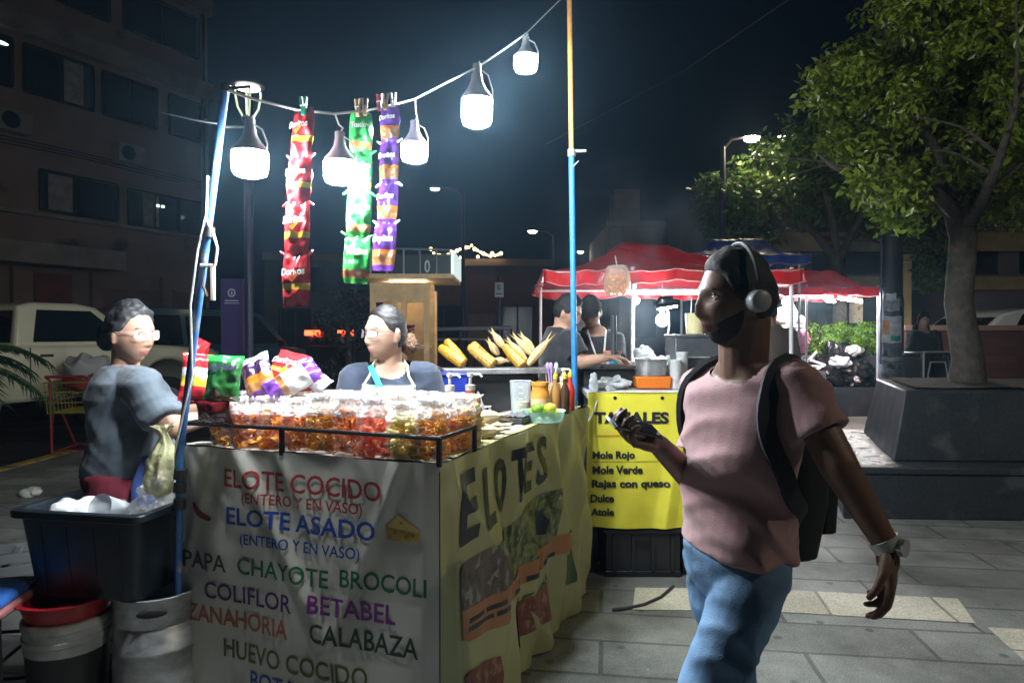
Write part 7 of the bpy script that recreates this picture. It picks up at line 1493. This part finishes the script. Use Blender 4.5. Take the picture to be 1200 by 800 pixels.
# griddle of the two cooks
gd = thing('griddle', 'long steel griddle where the two cooks work', 'griddle', (.62, 4.72, 0)); b = MB(); b.box((.06, 0, 1.27), (.72, .34, .02)); b.tube([(-.3, -.18, 1.285), (.42, -.18, 1.285)], .01, 8); b.build('plate', m_steel, gd, bevel=.004)
b = MB(); b.box((.12, 0, 1.2), (.52, .3, .1)); b.build('burner_box', m_soot, gd, bevel=.008)
for x in (-.12, .36):
    for y in (-.13, .13): b = MB(); b.box((x, y, .575), (.03, .03, 1.15)); b.build('leg', m_soot, gd)
t = thing('food_tub', 'white food tub with an orange lid on the griddle', 'tub', (.70, 4.75, 1.285)); b = MB(); b.lathe([(.05, 0), (.058, .07), (.06, .075)], 22); b.build('tub', mat('tub_white', (.55, .55, .55), .5), t); b = MB(); b.lathe([(.064, .075), (.064, .09), (0, .092)], 22); b.build('lid', mat('lid_orange', (.6, .2, .08), .4), t)
t = thing('paper_plates', 'stack of white paper plates on the griddle edge', 'plates', (.88, 4.70, 1.282)); b = MB(); b.lathe([(.05, 0), (.08, .012), (.085, .022), (.07, .02), (.04, .012), (0, .012)], 26); b.build('plates', mat('foam_white'), t)
b = MB(); b.tube([(.60, 4.25, 0), (.60, 4.25, 1.62)], .02, 10); ms_ = b.build('mast', mat('mast_dark', (.06, .07, .08), .5)); ms_.location = (.09, .38, 0); tag(ms_, 'dark slim mast rising from the left of the tamale cart', 'pole')
# red canopies ---------------------------------------------------------------------
m_cred = mat('canopy_red', (.62, .014, .022), .34, var=(3, .25), bump=(7, .8), transl=.14); m_edge = mat('canopy_edge', (.55, .36, .33), .5); m_tubew = mat('frame_white', (.6, .6, .6), .4)
def canopy(label, x0, x1, y0, y1, ze, zr_, ridge, val, m, seed, poles, group):
    cx_, cy_ = (x0 + x1) / 2, (y0 + y1) / 2; t = thing('canopy', label, 'canopy', (cx_, cy_, 0), 0, group); W, L_ = x1 - x0, y1 - y0
    rx = ridge * W / 2
    def roof(u, v):
        x = (u - .5) * W; y = (v - .5) * L_; hx = max(0, (abs(x) - rx) / (W / 2 - rx)); hy = abs(y) / (L_ / 2); k = max(hx, hy); sag = -.05 * math.sin(math.pi * k) ; edge = .022 * abs(math.sin(u * 4 * math.pi)) * k ** 4
        return (x, y, zr_ + (ze - zr_) * k + sag - edge + .02 * N3((x * 2.6 + seed, y * 2.6, 0)) + .02 * N3((x * 9, y * 5, seed)) - .03 * abs(math.sin(x * 4.2 + seed)) * k * (1 - k) * 4)
    b = MB(); b.grid(roof, 64, 48); b.build('roof', m, t, fixn=False, angle=180, solid=.004)
    for sx, sy, nm in ((0, -1, 'valance'), (0, 1, 'valance'), (-1, 0, 'valance'), (1, 0, 'valance')):
        def vf(u, v):
            if sx == 0: p = Vector(roof(u, 0 if sy < 0 else 1))
            else: p = Vector(roof(0 if sx < 0 else 1, u))
            out_ = Vector((sx, sy, 0)); wv = .016 * math.sin(24 * u + seed) + .01 * math.sin(55 * u); return p + out_ * (.004 + (.012 + wv) * v) + Vector((0, 0, -(val + .012 * math.sin(9 * u)) * v))
        b = MB(); b.grid(vf, 80, 8); vo = b.build(nm, m, t, fixn=False, angle=180, solid=.003)
        for vv, nn in ((1.0, 'hem'), (0.0, 'piping')): b = MB(); b.tube([Vector(vf(i / 40, vv)) + Vector((sx * .005, sy * .005, 0)) for i in range(41)], .0035, 6); b.build(nn, m_edge, vo)
    for x, y in poles: b = MB(); b.tube([(x - cx_, y - cy_, 0), (x - cx_, y - cy_, ze + .02)], .017, 10); b.build('pole', m_tubew, t)
    for y in (y0 + .02, y1 - .02): b = MB(); b.tube([(-W / 2 + .02, y - cy_, ze - .03), (W / 2 - .02, y - cy_, ze - .03)], .013, 8); b.build('frame_bar', m_tubew, t)
    return t
canopy('red canopy with pale hems over the tamale cart and griddle', .27, 2.36, 5.55, 8.0, 2.02, 2.38, .22, .10, m_cred, 1.0, ((.99, 5.6), (.33, 7.9), (2.3, 5.62), (2.3, 7.9)), 'stall canopies')
canopy('red canopy over the brightly lit stall by the low planter', 4.05, 5.72, 10.5, 12.4, 2.22, 2.54, .6, .12, mat('canopy_red2', (.62, .012, .02), .38, var=(3, .25), bump=(8, .5), transl=.2), 2.0, ((4.55, 10.55), (4.62, 11.6), (5.66, 10.56), (4.2, 12.3)), 'stall canopies')
canopy('blue canopy between the two red ones', 2.5, 4.05, 9.3, 10.6, 2.58, 2.86, .5, .12, mat('canopy_blue', (.03, .08, .50), .4, var=(3, .25), transl=.2), 3.0, ((2.6, 9.4), (3.95, 9.4), (2.6, 10.5), (3.95, 10.5)), 'stall canopies')
# hanging bag of crisps under the canopy
t = thing('hanging_bag', 'clear bag of orange snacks hanging under the red canopy', 'snack bag', P(723, 347, 5.3)); b = MB(); b.lathe([(.01, 0), (.085, .01), (.105, .06), (.10, .15), (.085, .22), (.07, .235)], 24); b.build('bag', film('bag_warm', (.9, .8, .6), .22, .15, bump=(30, .6)), t); q = random.Random(6); b = MB()
for k in range(110): a = q.uniform(0, 6.28); r = .085 * math.sqrt(q.random()); torus_into(b, (r * math.cos(a), r * math.sin(a), q.uniform(.02, .14)), .017, .006, rrot(q))
b.build('snacks', snm('orange'), t); b = MB(); b.tube([(0, 0, .23), (0, .1, .32)], .005, 6); b.build('string', m_tubew, t)
# lamps of the stalls
m_tube = mat('tube_glow', (1, 1, 1), .4, emit=((.85, .95, 1.0), 260)); m_tubew2 = mat('tube_glow_warm', (1, 1, 1), .4, emit=((1.0, .93, .85), 420))
def tube_light(label, a, c, m, r=.024, grp='tube lights under the canopies'):
    a, c = Vector(a), Vector(c); t = thing('tube_light', label, 'tube light', (a + c) / 2, 0, grp); o_ = (a + c) / 2; b = MB(); b.tube([a - o_, c - o_], r, 10); b.build('tube', m, t); d = (c - a).normalized(); up_ = Vector((0, 0, .03)); b = MB(); b.bar(a - o_ + up_, c - o_ + up_, .05, .02); b.build('fitting', m_tubew, t); b = MB(); b.tube([up_, Vector((0, 0, 2.0 - o_.z if o_.z < 2 else .05))], .003, 4); b.build('hanger', m_tubew, t)
tube_light('tube light under the far red canopy, front right', P(982, 349, 10.9), P(1010, 353, 10.8), m_tubew2); tube_light('tube light under the far red canopy, front left', P(915, 345, 10.9), P(975, 349, 11.0), m_tube); tube_light('short tube light at the right corner of the far red canopy', P(968, 352, 12.0), P(978, 353, 12.0), m_tubew2)
tube_light('long tube light inside the first red canopy', (1.0, 7.2, 1.93), (2.1, 7.2, 1.93), mat('tube_glow_dim', (1, 1, 1), .4, emit=((.85, .95, 1.0), 90)))
wl = thing('work_lamp', 'black clamp lamp shining over the tamale cart', 'lamp', P(782, 357, 4.95)); b = MB(); b.box((0, 0, 0), (.16, .08, .03), Matrix.Rotation(R(-8), 3, 'Y')); b.tube([(-.09, 0, 0), (-.05, 0, .05), (.04, 0, .05)], .012, 8); b.build('shade', m_blk, wl, bevel=.006); b = MB(); b.box((.0, 0, -.022), (.13, .06, .012), Matrix.Rotation(R(-8), 3, 'Y')); b.build('lens', mat('work_glow', (1, 1, 1), .4, emit=((.75, .9, 1.0), 150)), wl)
b = MB(); b.tube([(0, .0, 0), (.02, .03, -.15), (-.01, .0, -.33)], .007, 6); b.build('arm', m_tubew, wl)
for px, py, d, r, lab in ((922, 354, 11.0, .075, 'round white bulb above the customer in brown'), (776, 375, 5.4, .05, 'round bluish white bulb behind the clamp lamp'), (745, 352, 7.3, .04, 'small white bulb under the red canopy left of its pole')):
    t = thing('round_bulb', lab, 'light bulb', P(px, py, d), 0, 'round bulbs in the stalls behind'); b = MB(); b.sphere((0, 0, 0), r, 16, 10); b.build('globe', m_tube, t); b = MB(); b.tube([(0, 0, r * .9), (0, 0, r * 1.7)], r * .4, 10); b.tube([(0, 0, r * 1.7), (0, 0, r * 1.7 + .2)], .004, 5); b.build('socket', m_tubew, t)
# far stall: counter and goods
fs_ = thing('far_stall', 'white counter of the brightly lit far stall', 'food stall', (4.45, 11.2, 0)); b = MB(); b.box((0, 0, .95), (.9, .5, .04)); b.build('counter_top', mat('foam_white'), fs_, bevel=.005); b = MB(); b.box((0, .03, .46), (.86, .42, .93)); b.build('cabinet', mat('stall_white', (.6, .6, .6), .5, var=(4, .2)), fs_); b = MB(); b.box((.12, .26, 1.45), (.5, .03, .6)); b.build('back_panel', mat('panel_pale', (.75, .7, .6), .5), fs_)  # back panel is a plain pale board
for i, (px, py, d, r, m, lab) in enumerate(((937, 398, 10.9, (.15, .12, .19), mat('bag_pink', (.62, .22, .35), .5), 'pink plastic bag hanging at the far stall'), (935, 380, 11.0, (.12, .11, .14), mat('bag_white'), 'white plastic bag above the pink bag'), (922, 372, 11.3, (.19, .12, .22), mat('bag_cream', (.75, .68, .5), .5), 'cream coloured sack lit at the far stall'))): crumple('plastic_bag', lab, 'plastic bag', P(px, py, d), r, m, 20 + i, 9, .25)
m_trash = mat('bin_bag_black', (.012, .013, .015), .22, bump=(16, .5), spec=.7)
TRZ = .525
for i, (x, y, r, m, lab) in enumerate(((5.75, 12.55, (.34, .26, .28), m_trash, 'largest black rubbish bag at the left on the low planter'), (6.3, 12.5, (.32, .25, .26), m_trash, 'black rubbish bag at the right on the low planter'), (6.0, 12.62, (.28, .22, .44), m_trash, 'upright black rubbish bag behind the other two'))): crumple('rubbish_bag', lab, 'rubbish bag', Vector((x, y, TRZ + r[2] * .85)), r, m, 30 + i, 7, .3, 'black rubbish bags')
for i, (px, py, d, r, lab) in enumerate(((984, 424, 12.4, (.2, .14, .11), 'white knotted bag lying on the black rubbish bags'), (1000, 411, 12.5, (.17, .14, .1), 'greyish white bag beside the bush, highest of the heap'))): crumple('plastic_bag', lab, 'plastic bag', P(px, py, d), r, mat('bag_white'), 40 + i, 9, .3)
cbx = thing('cardboard_tray', 'white foam trays stacked at the left of the rubbish', 'trays', P(950, 428, 11.9)); cbx.scale = (1.35, 1.35, 1.35); b = MB()
for k in range(3): b.box((.03 * k, 0, -.06 + .05 * k), (.22, .16, .03), Matrix.Rotation(R(20 * k - 20), 3, 'Y'))
b.build('trays', mat('foam_white'), cbx, bevel=.005); b = MB(); b.bar((-.05, -.02, .05), (.08, 0, .18), .02); b.build('stick', mat('foam_white'), cbx)
b = MB(); b.box((P(950, 0, 11.9).x, 11.92, .42), (.4, .4, .84)); tag(b.build('bin_box', mat('bin_grey', (.07, .075, .08), .5), bevel=.02), 'grey bin under the white foam trays', 'bin')
t = thing('stall_poster', 'small bright menu poster at the back of the far stall', 'poster', P(996, 362, 13.7)); b = MB(); b.box((0, 0, 0), (.5, .02, .56)); b.build('board', mat('poster_cream', (.7, .62, .45), .5, stain=((.6, .25, .05), 9, .55)), t); b = MB(); b.box((-.05, .02, -.95), (.03, .02, 1.7)); b.build('stand', m_tubew, t)
pnl = thing('stall_partition', 'dark slatted partition behind the green bush', 'partition', (6.1, 14.6, 0)); b = MB()
for k in range(9): b.box((-.9 + k * .2, 0, 1.0), (.18, .03, 2.0))
b.build('slats', mat('slat_dark', (.06, .055, .05), .7, var=(4, .3)), pnl)
# stool in front of the person in black
sb = thing('black_stool', 'black plastic stool with pale worn edges beside the planter', 'stool', (P(1086, 0, 8.4).x, 8.4, .0), R(8)); m_stb = mat('stool_black', (.02, .024, .03), .35); m_stw = mat('stool_edge', (.35, .38, .4), .4)
zs0, zs1 = .55, 1.27
b = MB(); b.box((0, 0, zs1 - .02), (.36, .34, .04)); b.build('seat', m_stb, sb, bevel=.015)
for sx in (-1, 1):
    for sy in (-1, 1): b = MB(); b.bar((sx * .2, sy * .19, 0), (sx * .165, sy * .155, zs1 - .035), .05, .05); b.build('leg', m_stb, sb, bevel=.01)
b = MB()
for sy in (-1, 1): b.tube([(sx_ * .13, sy * .185, z) for sx_, z in ((-1.15, .5), (-1, 1.0), (-.75, 1.15), (.75, 1.15), (1, 1.0), (1.15, .5))], .009, 6)
b.tube([(-.185, -.175, zs1 + .003), (.185, -.175, zs1 + .003)], .01, 6); b.tube([(-.185, -.18, zs1), (-.2, -.2, .5)], .012, 6); b.build('pale_edge', m_stw, sb)
for sx in (-1, 1): b = MB(); b.box((sx * .183, 0, .75), (.02, .3, .9)); b.build('side_panel', m_stb, sb)
b = MB(); b.box((0, .17, .75), (.34, .02, .9)); b.build('back_panel', m_stb, sb)
# wooden kiosk ------------------------------------------------------------------------
kd = 7.6; kx0, kx1 = P(437, 0, kd).x, P(500, 0, kd).x; ks = thing('wooden_kiosk', 'small wooden kiosk with a lit white roof fascia behind the young woman', 'kiosk', ((kx0 + kx1) / 2, kd + .4, 0)); kw = kx1 - kx0; m_pine = mat('pine', (.50, .33, .15), .6, var=(7, .25), bump=(30, .2))
zt_ = P(0, 326, kd).z
for x in (-kw / 2, -kw / 2 + .24, 0.05, kw / 2): b = MB(); b.box((x, -.4, zt_ / 2 - .05), (.055, .06, zt_ - .1)); b.build('post', m_pine, ks, bevel=.004)
for x in (-kw / 2, kw / 2): b = MB(); b.box((x, .4, zt_ / 2 - .05), (.055, .06, zt_ - .1)); b.build('post', m_pine, ks)
for z, h in ((zt_ - .16, .22), (1.0, .1), (1.35, .04)): b = MB(); b.box((0, -.402, z), (kw + .06, .05, h)); b.build('board', m_pine, ks, bevel=.004)
b = MB(); b.box((.08, 0, zt_ + .012), (kw + .45, 1.1, .05)); b.build('roof', m_pine, ks, bevel=.004)
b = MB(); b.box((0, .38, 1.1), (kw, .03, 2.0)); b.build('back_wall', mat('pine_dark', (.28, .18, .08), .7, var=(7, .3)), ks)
fx = kw / 2 + .30
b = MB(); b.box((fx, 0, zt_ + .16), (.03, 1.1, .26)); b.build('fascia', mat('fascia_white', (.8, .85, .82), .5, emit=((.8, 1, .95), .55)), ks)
b = MB(); b.box((.08, .52, zt_ + .2), (kw + .42, .03, .34)); b.build('roof_panel', mat('kiosk_glass', (.05, .06, .06), .2), ks)
for k in range(5): b = MB(); b.tube([(-kw / 2 + k * .18, -.52, zt_ + .03), (-kw / 2 + k * .18, -.52, zt_ + .32)], .012, 6); b.build('roof_rail', m_rim, ks)
b = MB(); b.tube([(-kw / 2, -.52, zt_ + .32), (kw / 2 + .28, -.52, zt_ + .30)], .012, 6); b.build('roof_rail', m_rim, ks)
b = MB(); vs, fs = text_mb('0', (.07, .16), .02); b.add([(.16 + x, .50, zt_ + .14 + y) for x, y in vs], fs); b.build('lettering', mat('sign_grey'), ks, smooth=False, fixn=False)
b = MB(); b.tube([(-.2, 0, zt_ - .06), (.25, 0, zt_ - .06)], .014, 8); b.build('strip_lamp', mat('kiosk_lamp', (1, 1, .9), emit=((1, .9, .65), 55)), ks)
for i, (x, z, m, lab) in enumerate(((-.14, 1.37, 'silver', 'silver packet on the kiosk shelf, left one'), (.1, 1.37, 'maroon', 'dark red packet on the kiosk shelf, right one'))): t = thing('packet', lab, 'packet', (ks.location.x + x, kd - .0, z)); b = MB(); pillow(b, .14, .22, .05, [(1, 0)], Vector((0, 0, .11)), X_, Y_, Z_, i); b.build('bag', MC[m], t, fixn=False, angle=180)
b = MB(); b.box((ks.location.x, kd + .2, 1.34), (kw, .5, .02)); kshelf = b.build('shelf', m_pine, None); kshelf.parent = ks; kshelf.matrix_parent_inverse = Matrix.Translation((-ks.location.x, -ks.location.y, 0))
# ------------------------------------------------------------------ volume added for the lamps' halos, and grill smoke
def haze_box(name, lo, hi, dens, c, aniso):
    b = MB(); b.box([(a + d) / 2 for a, d in zip(lo, hi)], [d - a for a, d in zip(lo, hi)]); m = bpy.data.materials.new(name); m.use_nodes = True; nt = m.node_tree; nt.nodes.clear()
    out = nt.nodes.new('ShaderNodeOutputMaterial'); v = nt.nodes.new('ShaderNodeVolumePrincipled'); v.inputs['Color'].default_value = (*c, 1); v.inputs['Density'].default_value = dens; v.inputs['Anisotropy'].default_value = aniso
    nt.links.new(v.outputs[0], out.inputs['Volume']); o = b.build(name, m, smooth=False); return tag(o, kind='stuff')
haze_box('halo_haze', (-60, -20, -1.12), (60, 60, 17), HAZE, (.42, .72, 1.0), .82)

def smoke(name, base, top, r0, r1, dens):
    b = MB(); base, top = Vector(base), Vector(top); n = 12
    b.tube([base.lerp(top, i / n) + Vector((.12 * math.sin(i * .7), 0, 0)) for i in range(n + 1)], [r0 + (r1 - r0) * i / n for i in range(n + 1)], 20)
    m = bpy.data.materials.new(name); m.use_nodes = True; nt = m.node_tree; nt.nodes.clear(); N = nt.nodes; L = nt.links
    out = N.new('ShaderNodeOutputMaterial'); v = N.new('ShaderNodeVolumePrincipled'); v.inputs['Color'].default_value = (.75, .86, 1, 1); v.inputs['Anisotropy'].default_value = .3
    tc = N.new('ShaderNodeTexCoord'); nz = N.new('ShaderNodeTexNoise'); nz.inputs['Scale'].default_value = 2.4; nz.inputs['Detail'].default_value = 4; nz.inputs['Distortion'].default_value = .8
    L.new(tc.outputs['Object'], nz.inputs['Vector']); mr = N.new('ShaderNodeMapRange'); mr.inputs[1].default_value = .46; mr.inputs[2].default_value = .72; mr.inputs[3].default_value = 0; mr.inputs[4].default_value = dens; L.new(nz.outputs['Fac'], mr.inputs[0])
    mp = N.new('ShaderNodeMapping'); mp.vector_type = 'POINT'; mp.inputs['Location'].default_value = (-1, -1, -1); mp.inputs['Scale'].default_value = (2, 2, 2); L.new(tc.outputs['Generated'], mp.inputs[0])
    ln = N.new('ShaderNodeVectorMath'); ln.operation = 'LENGTH'; L.new(mp.outputs[0], ln.inputs[0]); fo = N.new('ShaderNodeMapRange'); fo.inputs[1].default_value = .25; fo.inputs[2].default_value = 1.0; fo.inputs[3].default_value = 1; fo.inputs[4].default_value = 0; L.new(ln.outputs['Value'], fo.inputs[0])
    mm = N.new('ShaderNodeMath'); mm.operation = 'MULTIPLY'; L.new(mr.outputs[0], mm.inputs[0]); L.new(fo.outputs[0], mm.inputs[1]); L.new(mm.outputs[0], v.inputs['Density']); L.new(v.outputs[0], out.inputs['Volume'])
    o = b.build(name, m); return tag(o, kind='stuff')
smoke('smoke', P(700, 420, 5.0), P(720, 190, 5.2), .35, .85, .4)
